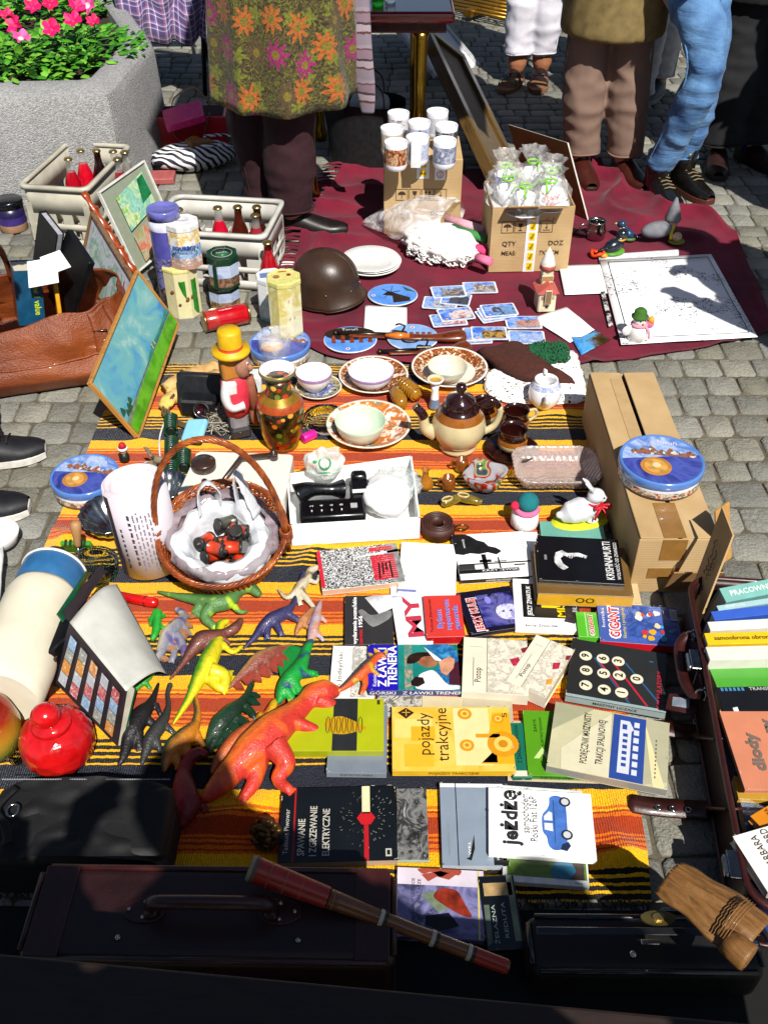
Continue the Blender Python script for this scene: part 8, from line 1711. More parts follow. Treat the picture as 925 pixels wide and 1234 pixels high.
book('black paperback with a white profile drawing on top of the stack of three',(643,645),(741,650),(652,699),zst+.053,.01,'#0e0f12',a5,pages=1,spmat='#1a1a1a')
book('thin teal covered book under the white rabbit figurine',(652,628),(728,630),(650,652),ZB+.001,.016,'#6fb0a0',pages=1)
def a7(A):
 A.rect(.13,.22,1,.9,ink_('#14120f'),1);A.txt('JERZY ZMARZLIK',.24,.55,.6,.1,Wt,bold=.02);A.rect(.42,.42,.66,.62,ink_('#f8d800'),2);[A.rect(.5+.1*k,.5,.53+.1*k,.55,K,3)for k in(0,1)]
 A.txt('MISTRZ',.72,.55,.62,.17,ink_('#f8d800'),bold=.02);A.txt('BŁĘKITNY',.93,.6,.5,.1,ink_('#c8c8d8'));A.pol([(.3,.8),(.38,.78),(.46,.84),(.4,.9),(.32,.9)],ink_('#e84a20'),2);A.pol([(.74,.16),(.9,.12),(.98,.26),(.82,.3)],m('#3a3238',.4,var=.5,vs=60),4)
 A.txt('Jerzy Zmarzlik',.4,.06,.5,.07,ink_('#3a3a3a'),rz=0)
book('white framed black cover with yellow title beside the stack of three',(614,697),(690,700),(624,757),ZK,.014,m('#f4f4f4',.4,var=.03,k=.82),a7,pages=2)
def a8(A):
 A.rect(.3,.1,.95,.86,photo(['#10102a','#3a3a8a','#6a68b0','#14142e'],18,4,.3),1);A.txt('JERZY KULEJ',.2,.43,.8,.2,Wt,bold=.06,l=3);A.txt('JERZY KULEJ',.2,.43,.78,.19,ink_('#d82030'),bold=.02,l=5)
 A.pol([(.6,.28),(.56,.4),(.6,.52),(.72,.58),(.9,.56),(1,.46),(1,.26),(.88,.2),(.72,.2)],photo(['#b8b8e8','#e8e8ff','#9090d0','#f4f4ff'],30,2,.3),3);A.pol([(.66,.4),(.72,.44),(.72,.38)],ink_('#3a3880'),5);A.pol([(.8,.4),(.86,.42),(.86,.36)],ink_('#3a3880'),5)
 for k in range(5):A.pol([(.5+.06*math.cos(q*1.05)+.0,.72+.1*math.sin(q*1.05))for q in range(6)],photo(['#6a68d0','#9a98f0'],10,2),2)if k==0 else None
book('dark blue book with a pale lilac face and red outlined title',(553,714),(617,705),(564,765),ZK,.012,'#14142a',a8,pages=1)
def a9(A):A.txt('Tadeusz Zakrzewski',.16,.5,.8,.09,ink_('#3a1010'));[A.txt(s,u,v,f,.2,ink_('#b8c4f0'),bold=.03,l=4)or A.txt(s,u,v,f,.19,ink_('#4a5ad8'),bold=.0,l=6)for s,u,v,f in(('Byłem',.38,.42,.44),('reporterem',.6,.52,.72),('generała',.82,.45,.58))]
book('bright red book with violet blue title beside the white one with two big red letters',(508.5,718),(553,717),(515,768),ZK+.004,.022,'#dc4038',a9,pages=1,spmat='#c81820')
def a10(A):A.pol([(.3,.1),(.3,.22),(.75,.25),(.3,.3),(.3,.38),(.75,.42),(.3,.46),(.3,.56),(1.35,.52),(1.35,.1)],ink_('#c83850'),2);A.pol([(.3,.62),(.3,.74),(.6,.77),(.3,.82),(.3,.92),(.8,.84),(1.35,.84),(1.35,.72),(.8,.74)],ink_('#c83850'),2)
def a10(A):
 A.txt('MY',.58,.52,.84,.62,ink_('#c83850'),bold=.03)
book('white book with two huge red letters partly under the bright red book',(472.5,720),(513,717),(477.5,776),ZK,.014,m('#f8f6f4',.4,var=.03,k=.82),a10,pages=2)
def a11(A):
 A.pol([(.42,.95),(.62,1),(1,1),(1,.72),(.72,.6)],photo(['#9a9a9a','#f0f0f0','#ffffff'],6,2,.35),1);A.pol([(.26,.66),(.36,.72),(.55,.55),(.98,.7),(.98,.52),(.6,.32),(.48,.4)],m('#8a8a8a',.35,var=.3,vs=20),2)
 A.txt('wydarzenia poznańskie',.21,.48,.95,.115,Wt,bold=.03);A.txt('1956',.33,.44,.22,.11,Wt,bold=.03);A.txt('czerwiec',.33,.14,.3,.11,ink_('#e02028'),bold=.02)
book('charcoal book cover with grey angular shape and white vertical title',(415.5,718),(472,717),(415,777),ZK,.012,'#343436',a11,pages=1)
def a12(A):A.rect(.46,0,1,1,photo(['#e8e4dc','#a8a49c','#f0ece4','#6a6660'],40,3,.4),1);A.txt('Pan Jodzyński',.2,.45,.84,.13,ink_('#4a4440'))
book('white paperback with a grey sketch under the raptor toy',(400,778),(452,779),(397.5,840),ZK,.01,m('#f4f0e8',.5,var=.04,k=.8),a12,pages=2)
def a13(A):
 A.rect(.33,0,1,1,photo(['#0e6a64','#1a8a80','#2a9a8c'],8,2,.25),1);A.rect(.4,.0,.49,1,photo(['#e8b088','#2a8a80','#f0a078'],30,6,.3),2)
 A.pol([(.55,.56),(.53,.7),(.58,.8),(.7,.82),(.74,.74),(.78,.62),(.74,.5),(.64,.48)],m('#a86a48',.4,var=.25,vs=50),4);A.pol([(.42,.56),(.44,.74),(.54,.82),(.68,.82),(.72,.74),(.6,.72),(.56,.62),(.5,.56)],m('#2a1810',.4,var=.4,vs=60),5)
 A.pol([(.62,.98),(.76,.7),(.8,.5),(.68,.3),(.78,.12),(1,.06),(1,1),(.66,1)],photo(['#2a78b8','#3a90d0','#1c5a90','#4aa0d8'],24,3,.3),3);A.pol([(.62,.94),(.8,.66),(.84,.6),(.74,.64)],Wt,6);A.pol([(.78,.6),(.9,.72),(.96,.66),(.94,.46),(.86,.3),(.8,.36)],m('#d89a78',.4,var=.2,vs=60),7);A.pol([(.98,.6),(1,.62),(1,.1),(.88,.12),(.9,.5)],ink_('#48182a'),6)
 A.pol([(.56,.34),(.7,.44),(.76,.36),(.86,.1),(1,.1),(1,0),(.5,0),(.54,.2)],m('#f0f0ec',.4,var=.1),4);A.pol([(.47,.18),(.52,.28),(.6,.26),(.62,.14),(.54,.06),(.47,.1)],m('#241410',.4),6)
 A.txt('Kazimierz Górski',.075,.38,.6,.06,Wt);A.txt('Z ŁAWKI',.16,.5,.84,.13,Wt,bold=.02);A.txt('TRENERA',.27,.52,.88,.14,Wt,bold=.02)
book('blue and teal trainer book with a man in a blue tracksuit on the cover',(444.5,777),(551,777),(442.5,832),ZK+.01,.016,'#2418b8',a13,pages=2,spmat='#1c2a5c',sp_text=('K. GÓRSKI   Z ŁAWKI TRENERA','#e8e8f0',1.2),sp_size=.8)
def a14(A):
 st=photo(['#f0e8d4','#efe7d2','#ece4d0','#d8d0bc','#b8b0a0','#efe7d2','#f0e8d4'],75,3,.5,.8);A.rect(.38,0,1,1,st,1);A.rect(.37,0,.38,1,ink_('#8a8478'),2);A.txt('Potop',.24,.3,.26,.14,ink_('#2a241c'));A.rect(.16,.1,.17,.62,ink_('#8a8478'),2);A.rect(.1,.82,.3,.825,ink_('#8a8478'),2)
 A.pol([(.72,.62),(.86,.68),(.9,.56),(.78,.5)],m('#c02848',.5,var=.4,vs=80),3);A.pol([(.9,.84),(1,.88),(1,.78),(.92,.76)],m('#8a1830',.5),3)
def a15(A):a14(A);A.pol([(.8,.3),(.9,.36),(.94,.26),(.84,.2)],m('#f0a030',.5),4)
book('cream novel with etched battle scene lying square beside the trainer book',(553,767),(629,772),(562,833),ZK,.03,'#f0e8d0',a14,pages=1)
book('cream novel with orange blotch, turned askew beside the numbered black cover',(640,762),(686,781),(616,823),ZK,.032,'#f2ead4',a15,pages=1)
def a16(A):A.txt('GIGANT',.68,.47,.84,.3,Wt,bold=.07,l=3);A.txt('GIGANT',.68,.47,.8,.28,ink_('#e0102a'),bold=.02,l=5);A.rect(.4,.02,.47,.98,ink_('#a0e080'),1)
def a17(A):
 A.txt('GIGANT',.2,.5,.82,.17,Wt,bold=.09,l=3);A.txt('GIGANT',.2,.5,.78,.16,ink_('#e0102a'),bold=.02,l=5);A.txt('Skarby i przygody',.31,.5,.8,.055,ink_('#f0e050'));A.txt('komiks',.06,.6,.5,.06,Wt)
 A.rect(.36,.04,.97,.96,photo(['#3a58a8','#4a6ac0','#2c4890','#6a88d8'],14,5,.25),1)
 for k in range(16):
  u,v,r_=.46+.44*random.random(),.12+.72*random.random(),rn(.03,.075);A.pol([(u+r_*.7*math.cos(q*.7)*rn(.7,1.2),v+r_*1.2*math.sin(q*.7)*rn(.7,1.2))for q in range(9)],ink_(['#f0b020','#e8e8f0','#e05020','#3ab0d8','#f0d8b0','#d83030'][k%6]),2+k*.3)
 A.rect(.9,.64,.98,.92,Wt,8);[A.rect(.905,.66+.025*k,.975,.672+.025*k,K,9)for k in range(10)]
book('small green comic digest with red and white title beside the blue comic',(694,737),(719,738),(695.5,767),ZK,.02,'#5cc030',a16,pages=1)
book('blue comic digest with red and white title and colourful cover',(720,726),(816,733),(721,772),ZK,.022,'#4a62b0',a17,pages=1,spmat='#d01828')
def a18(A):
 cr=ink_('#ece4c8')
 L_=[('9',.16,.72),('6',.34,.72),('3',.5,.72),('8',.18,.47),('5',.36,.47),('2',.52,.48),('0',.70,.47),('7',.19,.22),('4',.38,.2),('1',.555,.2)]
 for s in(('#c82038',.52),('#2a6a9a',.28),('#c82038',.78)):pass
 for(u0,v0,u1,v1,cc)in((.24,.72,.62,.06,'#2a5a88'),(.42,.72,.8,.06,'#c82038'),(.56,.72,.98,.04,'#2a5a88'),(.3,.66,.6,.12,'#c82038')):A.pol([(u0,v0),(u0+.025,v0),(u1+.025,v1),(u1,v1)],ink_(cc),1)
 for s,u,v in L_:A.pol([(u+.066*math.cos(q*PI/10),v+.066*A.w/A.h*math.sin(q*PI/10))for q in range(20)],cr,3);A.txt(s,u,v,None,.11,K,bold=.02,l=6)
 A.txt('KALKULATORY',.93,.35,.62,.07,ink_('#d82038'));A.rect(.82,.8,.86,.82,ink_('#2a6a9a'),2);A.rect(0,0,1,.045,ink_('#9ab0b0'),1)
book('dark grey hardcover with ten cream number circles like a keypad',(689,769),(803,788),(681,838),ZK,.02,'#2a2b2a',a18,pages=1,hard=.002,spmat='#a8b8b6',sp_text=('MASZYNY LICZĄCE','#2a2a2a',1),coat=.5)
def a19(A):
 A.pol([(0,.55),(0,1),(.35,1)],ink_('#a8a888'),1);A.pol([(.45,.45),(.5,1),(1,1),(1,.1),(.8,0)],ink_('#b8b496'),1);A.pol([(0.1,.3),(.5,.98),(.52,.0),(.12,.0)],ink_('#ded8b8'),2);A.pol([(.78,.98),(.88,0),(.98,0)],ink_('#e8dca8'),2)
 bl=ink_('#2a4a9a');A.pol([(.52,.0),(.52,.98),(.8,.98),(.8,.0)],bl,3);wl_=ink_('#d8dce8');A.pol([(.58,.1),(.58,.9),(.66,.9),(.7,.78),(.68,.74),(.68,.1)],wl_,4);[A.rect(.7,.1+k*.12,.745,.18+k*.12,wl_,4)for k in range(7)];[A.rect(.61,.2+k*.09,.65,.25+k*.09,bl,5)for k in range(6)];A.rect(.6,.76,.64,.84,bl,5)
 A.txt('PODRĘCZNIK MASZYNISTY',.3,.52,.78,.085,ink_('#14141a'),bold=.01);A.txt('TRAKCJI SPALINOWEJ',.43,.5,.68,.085,ink_('#14141a'),bold=.01);[A.rect(.89,.12+k*.06,.9,.15+k*.06,ink_('#6a6a5a'),4)for k in range(10)]
book('olive cream railway handbook with blue panel and white locomotive drawing',(671,846),(808,872),(656,922),ZK+.012,.022,'#cfcaa4',a19,pages=1,hard=.002,spmat='#9a9a94',coat=.3)
def a20(A):
 yl_=ink_('#f0b018');pl_=ink_('#f8d878');A.rect(0,0,1,1,photo(['#f4c030','#f8d060','#f0b020'],7,3,.3),1);A.rect(.52,.08,.82,.98,ink_('#f8e0a0'),2);A.rect(.02,.5,.34,.8,pl_,2);A.pol([(.72,.1),(1,.1),(1,.9),(.86,.9),(.8,.5),(.9,.4)],yl_,3)
 for u,v,r_ in((.62,.88,.06),(.62,.38,.06),(.92,.4,.13),(.9,.8,.05)):A.pol([(u+r_*math.cos(q*PI/10),v+r_*A.w/A.h*math.sin(q*PI/10))for q in range(20)],ink_('#e0980c'),4);A.pol([(u+r_*.6*math.cos(q*PI/10),v+r_*.6*A.w/A.h*math.sin(q*PI/10))for q in range(20)],ink_('#f4cc60'),5);A.pol([(u+r_*.3*math.cos(q*PI/10),v+r_*.3*A.w/A.h*math.sin(q*PI/10))for q in range(20)],ink_('#d08a10'),6)
 A.rect(.16,.45,.36,.68,ink_('#f0b420'),3);A.rect(.1,.06,.34,.4,ink_('#f4bc2c'),2);A.rect(.7,.5,.9,.56,ink_('#e09a10'),4);A.rect(.56,.12,.86,.34,ink_('#f8dc98'),3)
 A.txt('pojazdy',.27,.56,.66,.15,ink_('#3a2410'));A.txt('trakcyjne',.42,.56,.84,.15,ink_('#3a2410'));A.pol([(.05,.9),(.12,.98),(.19,.9),(.12,.8)],ink_('#3a2410'),4);A.rect(.085,.895,.155,.905,ink_('#f8c840'),6);A.rect(.118,.84,.124,.95,ink_('#f8c840'),6);A.txt('5',.96,.86,.08,.06,ink_('#3a2410'))
book('golden yellow technical book with thin outlined brown lettering',(473,852),(613,852),(471.5,929),ZK+.004,.016,'#f2b41c',a20,pages=1,spmat='#f0c028',sp_text=('POJAZDY TRAKCYJNE','#7a5410',1),sp_size=.6)
book('thin dark teal booklet between the golden book and the green one',(612,871),(634,871),(615,937),ZK,.01,'#1a7058',lambda A:(A.txt('Z ZAKRESU SPAWANIA',.5,.6,.7,.3,ink_('#0e3028')),A.rect(.1,.02,.9,.12,ink_('#e8e0c8'))),pages=1)
book('grass green book with pale arrow emblem under the railway handbook',(633,856),(700,858),(632,934),ZK,.014,'#5aa01c',lambda A:(A.txt('ZARYS',.2,.75,.2,.07,ink_('#1e3a08')),A.txt('ELEKTROTECHNIKI',.3,.66,.45,.06,ink_('#1e3a08')),A.pol([(.12,.25),(.28,.42),(.44,.25),(.34,.25),(.28,.32),(.22,.25)],ink_('#c8e090'),2),[A.rect(.45,.7+k*.03,.7,.71+k*.03,ink_('#2a4a10'))for k in range(6)]),pages=1,spmat='#4a8a18',sp_text=('ELEKTROTECHNIKA','#1e3a08',1))
book('beige covered book under the green one at the blanket stripe',(606,868),(740,872),(612,940),ZB+.0005,.003,'#c8b898',pages=1)
def a23(A):
 A.rect(.48,0,.73,1,ink_('#26282a'),1);oc=ink_('#c89a10');A.pol([(.38,.5),(.44,.62),(.56,.66),(.68,.58),(.78,.48),(.84,.42),(.74,.36),(.6,.3),(.46,.32)],oc,2)
 for k in range(7):x=.43+k*.055;A.b.tube([(-A.w/2+A.w*x+.004*math.cos(q*.8),-A.h/2+A.h*(.48+.16*math.sin(q*.8)),A.z+.0014)for q in range(8)],.0006,K,4,closed=True)
 A.rect(.07,.86,.12,.94,Wt,2);A.rect(.93,.88,.96,.97,ink_('#3a3a10'),2)
book('lime green book with dark grey stripe and scribbled ochre fish, under the big red toy',(341,842),(456,842),(348,905),ZK+.008,.02,'#b4bc14',a23,pages=2,spmat='#a8b010')
book('plain blue grey book under the lime green book',(402,850),(470,851),(390,931),ZK-.001,.014,'#7e8894',pages=1,spmat='#8a949e',sp_text=('ELEKTROTECHNIKA','#4a525a',.8),sp_size=.6)
book('book with black and white sketch cover behind the golden book',(452,834),(508,836),(456,862),ZK-.001,.008,photo(['#e8e4d8','#3a3630','#d8d2c4','#5a544a'],60,5,.4),pages=1,name='book')
book('cream covered book showing as a strip behind the golden book',(508,838),(616,842),(508,868),ZK-.001,.01,'#d8c8a0',lambda A:A.rect(.45,0,1,1,ink_('#c0b498')),pages=1)
def a26(A):
 A.rect(.115,0,.13,1,ink_('#a81818'),1);A.txt('Tadeusz Piwowar',.06,.4,.6,.06,ink_('#c8c8c0'));[A.txt(s,u,v,f,.085,ink_('#c8c4b8'),bold=.015)for s,u,v,f in(('SPAWANIE',.19,.32,.48),('I ZGRZEWANIE',.29,.4,.66),('ELEKTRYCZNE',.4,.38,.62))]
 A.rect(.72,0,.76,1,ink_('#b81820'),2);A.rect(.705,.62,.775,1,ink_('#e8e0b0'),3);A.pol([(.66,.56),(.7,.64),(.78,.64),(.82,.56),(.78,.47),(.7,.47)],ink_('#c81820'),3);A.rect(.715,.66,.765,1,ink_('#ece4b8'),4)
 for k in range(80):
  a,q=rn(0,6.28),rn(.1,.26);u,v=.74+q*math.cos(a)*.95,.56+q*1.5*math.sin(a);du,dv=.02*math.cos(a),.03*math.sin(a)
  if.5<u<.98 and.03<v<.97:A.pol([(u,v),(u+du-dv*.1,v+dv+.004),(u+du,v+dv)],ink_('#c8c4b0'),2)
 A.rect(.9,.05,.95,.15,ink_('#c8c4b8'),2);A.rect(.912,.07,.938,.13,ink_('#0e1418'),3)
book('black welding handbook with red line and bursting sparks, half in shadow',(343.5,950),(479,947),(331,1040),ZK,.016,'#0e1418',a26,pages=1,spmat='#c8a890')
book('grey photograph book tucked beside the black welding handbook',(479,950),(515,950),(477,1036),ZK,.01,photo(['#2a2a2a','#8a8a88','#1a1a1a','#b8b8b4'],30,4,.3),pages=1,spmat='#b8d0c0')
def a28(A):
 A.rect(.24,0,.255,1,K,1);A.txt('FI',.9,.12,.2,.3,K,bold=.03);A.pol([(.36,.08),(.42,.1),(.5,.36),(.5,.2),(.44,.06)],ink_('#141c18'),2);A.txt('WKŁ',.42,.2,.16,.06,Wt);A.rect(.1,.1,.13,.55,m('#8a94a0',.4),1);A.rect(0,.95,1,1,ink_('#e8ecf0'),1)
book('steel blue car handbook partly under the white car booklet',(536.5,944),(612,945),(525,1043),ZK,.012,'#8e9cac',a28,pages=2,spmat='#c8d0d8')
def a30(A):A.rect(.05,.06,.98,.94,photo(['#4a6a28','#6a8a3a','#38541c'],14,3,.3),1);A.pol([(.55,.12),(.62,.22),(.8,.24),(.86,.14),(.78,.06),(.6,.06)],m('#2a6a8a',.2,coat=.6),3);A.pol([(.74,.06),(.95,.06),(.95,.22),(.8,.22)],m('#40302c',.4),2);A.txt('WKŁ',.88,.025,.1,.03,K,rz=0)
book('green meadow car book underneath the white car booklet',(607,946),(703,953),(603,1061),ZK,.012,m('#e8ece8',.35,coat=.4),a30,pages=2)
def a29(A):
 p0,r0=A.pol,A.rect;d9=.09
 class Q:pass
 q9=Q();q9.pol=lambda pts,mt,l=1:p0([(u+d9,v)for u,v in pts],mt,l);q9.rect=lambda a,b_,c,d,mt,l=1:r0(a+d9,b_,c+d9,d,mt,l)
 A.txt('jeżdżę',.21,.56,.82,.21,ink_('#2e2e30'),bold=.035,shear=.0);A.txt('samochodem',.355,.63,.6,.105,ink_('#3a3a3c'));A.txt('Polski Fiat 126P',.435,.55,.68,.105,ink_('#3a3a3c'))
 cb_=m('#4a78c8',.35,coat=.4,var=.2,vs=60);q9.pol([(.47,.16),(.46,.3),(.42,.36),(.42,.62),(.48,.72),(.5,.8),(.5,.9),(.56,.94),(.62,.92),(.66,.84),(.66,.4),(.65,.22),(.6,.12),(.52,.1)],cb_,2)
 q9.pol([(.44,.4),(.44,.5),(.52,.5),(.52,.38)],ink_('#e8ecf4'),3);q9.pol([(.44,.54),(.44,.6),(.49,.68),(.52,.66),(.52,.54)],ink_('#e8ecf4'),3);q9.rect(.535,.2,.54,.86,ink_('#2a4a90'),4)
 for v in(.84,.34):q9.pol([(.65+.055*math.cos(q*PI/9),v+.055*A.w/A.h*math.sin(q*PI/9))for q in range(18)],ink_('#2a2c30'),4);q9.pol([(.65+.036*math.cos(q*PI/9),v+.036*A.w/A.h*math.sin(q*PI/9))for q in range(18)],ink_('#d0d4dc'),5)
 q9.pol([(.6,.2),(.66,.24),(.68,.18),(.64,.1),(.58,.12)],ink_('#1c2c50'),3)
book('white booklet with grey title and a blue small car drawn on its side',(592,949),(715,957),(584.5,1028),ZK+.0125,.012,m('#fafafa',.35,var=.02,coat=.4,k=.85),a29,pages=2)
def a31(A):
 A.rect(0,.75,1,1,m('#e0d4e0',.4,var=.2,vs=10),1);A.pol([(.22,.98),(.3,.9),(.4,.96),(.5,.86),(.6,.95),(.72,.9),(.76,1),(.6,1),(.45,1),(.3,1)],ink_('#a84a38'),3);A.pol([(.28,.9),(.36,.8),(.46,.88),(.6,.84),(.68,.92),(.5,.97)],ink_('#a84a38'),3)
 A.pol([(.4,.58),(.5,.72),(.7,.7),(.78,.5),(.88,.3),(.76,.32),(.6,.42)],m('#8a2a14',.4,var=.5,vs=50),3);A.pol([(.28,.6),(.42,.68),(.6,.42),(.48,.36)],m('#7a8a70',.4,var=.3),2);A.pol([(.34,.3),(.6,.36),(.72,.18),(.5,.1),(.34,.18)],m('#0c0c18',.4,var=.4),3);A.rect(.93,0,.95,1,ink_('#d8c878'),2)
 [A.txt(s,u,v,f,.05,ink_('#3a3a48'))for s,u,v,f in(('ALTARZE',.26,.68,.3),('W ODWECIE',.19,.66,.36))]
book('war novel with violet painted scene and red bird, beside the long wooden pipe',(480,1045),(583,1050),(474,1128),ZK,.014,photo(['#5a5a88','#8a88b8','#3a3a60','#a8a8d0'],12,3,.3),a31,pages=1)
def a32(A):
 A.rect(.1,.72,.9,.9,m('#b89a68',.4,var=.3),1);A.rect(.78,.1,.95,1,m('#8a9478',.4,var=.4,vs=20),1);A.pol([(.05,.6),(.2,.6),(.16,.1),(.02,.05)],m('#6a7a68',.4,var=.4,vs=20),1);A.txt('ŻELAZNA',.3,.33,.52,.15,ink_('#a8b8b0'),bold=.01);A.txt('REDUTA',.58,.38,.48,.15,ink_('#a8b8b0'),bold=.01)
book('black fronted novel with pale green title between the violet novel and the black case',(585,1056),(627,1054),(578,1146),ZK+.002,.016,'#0c1014',a32,pages=1)
# == long carton with cookie tin
cz=.16;TL,TR,BR,BL=G(706,455,cz),G(790,446,cz),G(858,645,cz),G(779,656,cz)
P=[BL,BR,TR,TL];c=sum(P,Vector())/4;ux=((BR-BL).normalized()+(TR-TL).normalized()).normalized();w=((BR-BL).length+(TR-TL).length)/2
uy=((TL-BL).normalized()+(TR-BR).normalized()).normalized();ux=Vector((uy.y,-uy.x,0));L=((TL-BL).dot(uy)+(TR-BR).dot(uy))/2
rt=thing('long_carton','long plain brown cardboard carton standing on the cobbles with a cookie tin on it','box',(c.x,c.y,0),math.atan2(ux.y,ux.x))
b=B()
for(cx_,cy_,sx_,sy_)in((0,-L/2+.002,w,.004),(0,L/2-.002,w,.004),(-w/2+.002,0,.004,L-.008),(w/2-.002,0,.004,L-.008)):b.box((cx_,cy_,cz/2),(sx_,sy_,cz),CARD,bev=.0012)
b.box((0,0,.004),(w-.01,L-.01,.004),CARD);b.build('carton_body',rt)
for s_ in(-1,1):b=B();b.box((s_*(w/4+.0015),0,0),(w/2-.006,L-.001,.004),CARD,bev=.0012);b.build('top_flap',rt,(0,0,cz+.002),rot=(0,R(-1.2*s_),0))
bt_=m('#9a7038',.25,coat=.5,var=.1);cl_=m('#c8a878',.2,coat=.6,var=.08)
for cn,dm,mt_ in(((-w*.06,-L/2+.06,cz+.0058),(.05,.12,.0008),bt_),((-w*.05,-L/2-.0008,cz-.03),(.055,.0012,.06),bt_),((-w*.13,L*.2,cz+.0058),(.03,L*.5,.0008),cl_),((-.02,-L/2-.0008,.06),(.07,.0012,.03),bt_)):B().box(cn,dm,mt_).build('tape',rt)
b=B();b.box((.02,-.03,0),(.11,.003,.09),CARD2);b.build('torn_flap',rt,(w*.12,-L/2-.002,.075),rot=(R(22),0,0))
ct=cookie(797,553,cz+.0065,51,.052,'round blue cookie tin standing on the long brown carton',R(6))
a_,e_=G(858,745,.05),G(836,720,.05)
rt=thing('cardboard_flap','tall strip of brown cardboard with black handwriting leaning by the open suitcase','cardboard',G(842,745,.03));og=Vector(rt.location)
FP=[G(831,713,.08)-og,G(839,756,.08)-og,G(882,645,.27)-og,G(869,611,.27)-og]
n_=(FP[1]-FP[0]).cross(FP[3]-FP[0]).normalized()*.004
b=B();b.add(FP+[q-n_ for q in FP],[(0,1,2,3),(7,6,5,4),(4,5,1,0),(5,6,2,1),(6,7,3,2),(7,4,0,3)],CARD);b.build('board',rt)
b=B();xu=(FP[3]-FP[0]).normalized();yv=(FP[0]-FP[1]).normalized();yv=(yv-xu*yv.dot(xu)).normalized();nz=xu.cross(yv);Mx=Matrix((xu,yv,nz)).transposed().to_4x4()
random.seed(11)
for off,n0,n1 in((.011,.4,.8),(-.01,.38,.72),(.0,.18,.3)):
 lw=(FP[3]-FP[0]).length;q=n0
 b.mx=Matrix.Translation((FP[0]+FP[1])/2+nz*(.0014 if nz.dot(n_)>0 else-.0054)+yv*off)@Mx;P_=[]
 while q<n1:P_.append((q*lw,rn(-.008,.008),0));q+=rn(.008,.03)
 b.tube(catmull(P_,4),.0011,BLK,4)
b.mx=Matrix();b.build('handwriting',rt)
p=G(876,650,.2);b=B();b.box((0,0,0),(.05,.004,.14),m('#c8944e',.85),rot=Matrix.Rotation(-.3,3,'X'));tag(b.build('torn_cardboard',None,(p.x+.01,p.y+.05,.17),R(40)),'torn light cardboard scrap behind the lettered strip','cardboard')
# == open suitcase with books
mar=m('#280c0a',.45,coat=.1,var=.3,vs=16,bump=.35,bs=220);mar2=m('#3c1512',.4,coat=.15,var=.25,vs=20,bump=.3,bs=220);st_=m('#c8c8c4',.18,metal=1)
sc_pts=[G(830,700,.13),G(850,800,.13),G(872,900,.13),G(886,985,.13),G(903,1085,.13)]
S0,S1=sc_pts[0],sc_pts[-1];dirv=(S0-S1).normalized();L=(S0-S1).length;rz=math.atan2(-dirv.x,dirv.y);nx=Vector((dirv.y,-dirv.x,0))
cc_=(S0+S1)/2+nx*.15;rt=thing('open_suitcase','open maroon leather suitcase packed with books, straps hanging over its side','suitcase',(cc_.x,cc_.y,0),rz)
Wd=.3;hC=.13
def shell_ring(k,z,r_=.05):
 o=[];w_,l_=Wd/2*k,(L/2+.01)*k
 for sx_,sy_,a0 in((1,1,0),(-1,1,90),(-1,-1,180),(1,-1,270)):
  for q in range(7):t_=R(a0+q*15);o.append((sx_*(w_-r_)+r_*math.cos(t_),sy_*(l_-r_)+r_*math.sin(t_),z))
 return o
b=B();rs_=[shell_ring(.97,.002),shell_ring(1,.015),shell_ring(1,hC-.01),shell_ring(1.005,hC),shell_ring(.98,hC+.002),shell_ring(.97,hC-.01),shell_ring(.96,.012)];n=28
b.add([p for r_ in rs_ for p in r_],[(i*n+j,i*n+(j+1)%n,(i+1)*n+(j+1)%n,(i+1)*n+j)for i in range(6)for j in range(n)]+[tuple(range(6*n,7*n))],mar,True);b.build('shell',rt)
b=B();b.tube(shell_ring(1.008,hC),.006,mar2,8,closed=True);b.tube(shell_ring(1.008,.02),.005,mar2,8,closed=True);b.build('piping',rt)
iv=lambda px,py,z:Matrix.Rotation(-rz,3,'Z')@(G(px,py,z)-Vector(rt.location))
def strap(pts,w_,mat,name,par,holes=None,tip=True):
 P=catmull([iv(*q)for q in pts],8);b=B();vs=[]
 for i,q in enumerate(P):
  d=(P[min(i+1,len(P)-1)]-P[max(i-1,0)]).normalized();sd=Vector((0,0,1)).cross(d);sd=sd.normalized()if sd.length>.05 else Vector((0,1,0));k=w_*(1 if not tip or i<len(P)-4 else(1-.22*(i-len(P)+4)**1.2/2));vs+=[q-sd*k,q+sd*k]
 b.add(vs,[(2*i,2*i+1,2*i+3,2*i+2)for i in range(len(P)-1)],mat,True);o=b.build(name,par);md=o.modifiers.new('s','SOLIDIFY');md.thickness=.005;md.offset=0
 if holes:
  for(px,py,z)in holes:q=iv(px,py,z);bb_=B();bb_.tube([(q.x+.005*math.cos(a*PI/6),q.y+.005*math.sin(a*PI/6),q.z)for a in range(12)],.0018,st_,6,closed=True);bb_.ball(q,(.004,.004,.001),BLK,8,5);bb_.build('eyelet',o)
 return o
strap([(886,975,.12),(868,974,.06),(855,976,.02),(820,975,.012),(778,971,.014),(757,967,.014)],.019,mar2,'strap',rt,[(793,973,.02),(810,974.5,.02),(829,976,.02)])
strap([(872,890,.12),(850,888,.05),(838,884,.014),(815,880,.014),(790,876,.016)],.019,mar2,'strap',rt,[(838,870,.02)])
q=iv(842,800,.1)
b=B();b.tube(catmull([iv(828,765,.1),iv(818,780,.09),iv(822,815,.085),iv(832,835,.09),iv(846,838,.1)],6),.011,mar2,10,flat=.7);b.build('handle',rt)
for(px,py)in((832,766),(845,836)):b=B();q=iv(px,py,.1);b.tube([(q.x+.012*math.cos(a*PI/6),q.y,q.z+.012*math.sin(a*PI/6))for a in range(12)],.0025,st_,7,closed=True);b.box((q.x+.01,q.y,q.z),(.014,.022,.02),st_,bev=.002);b.build('handle_ring',rt)
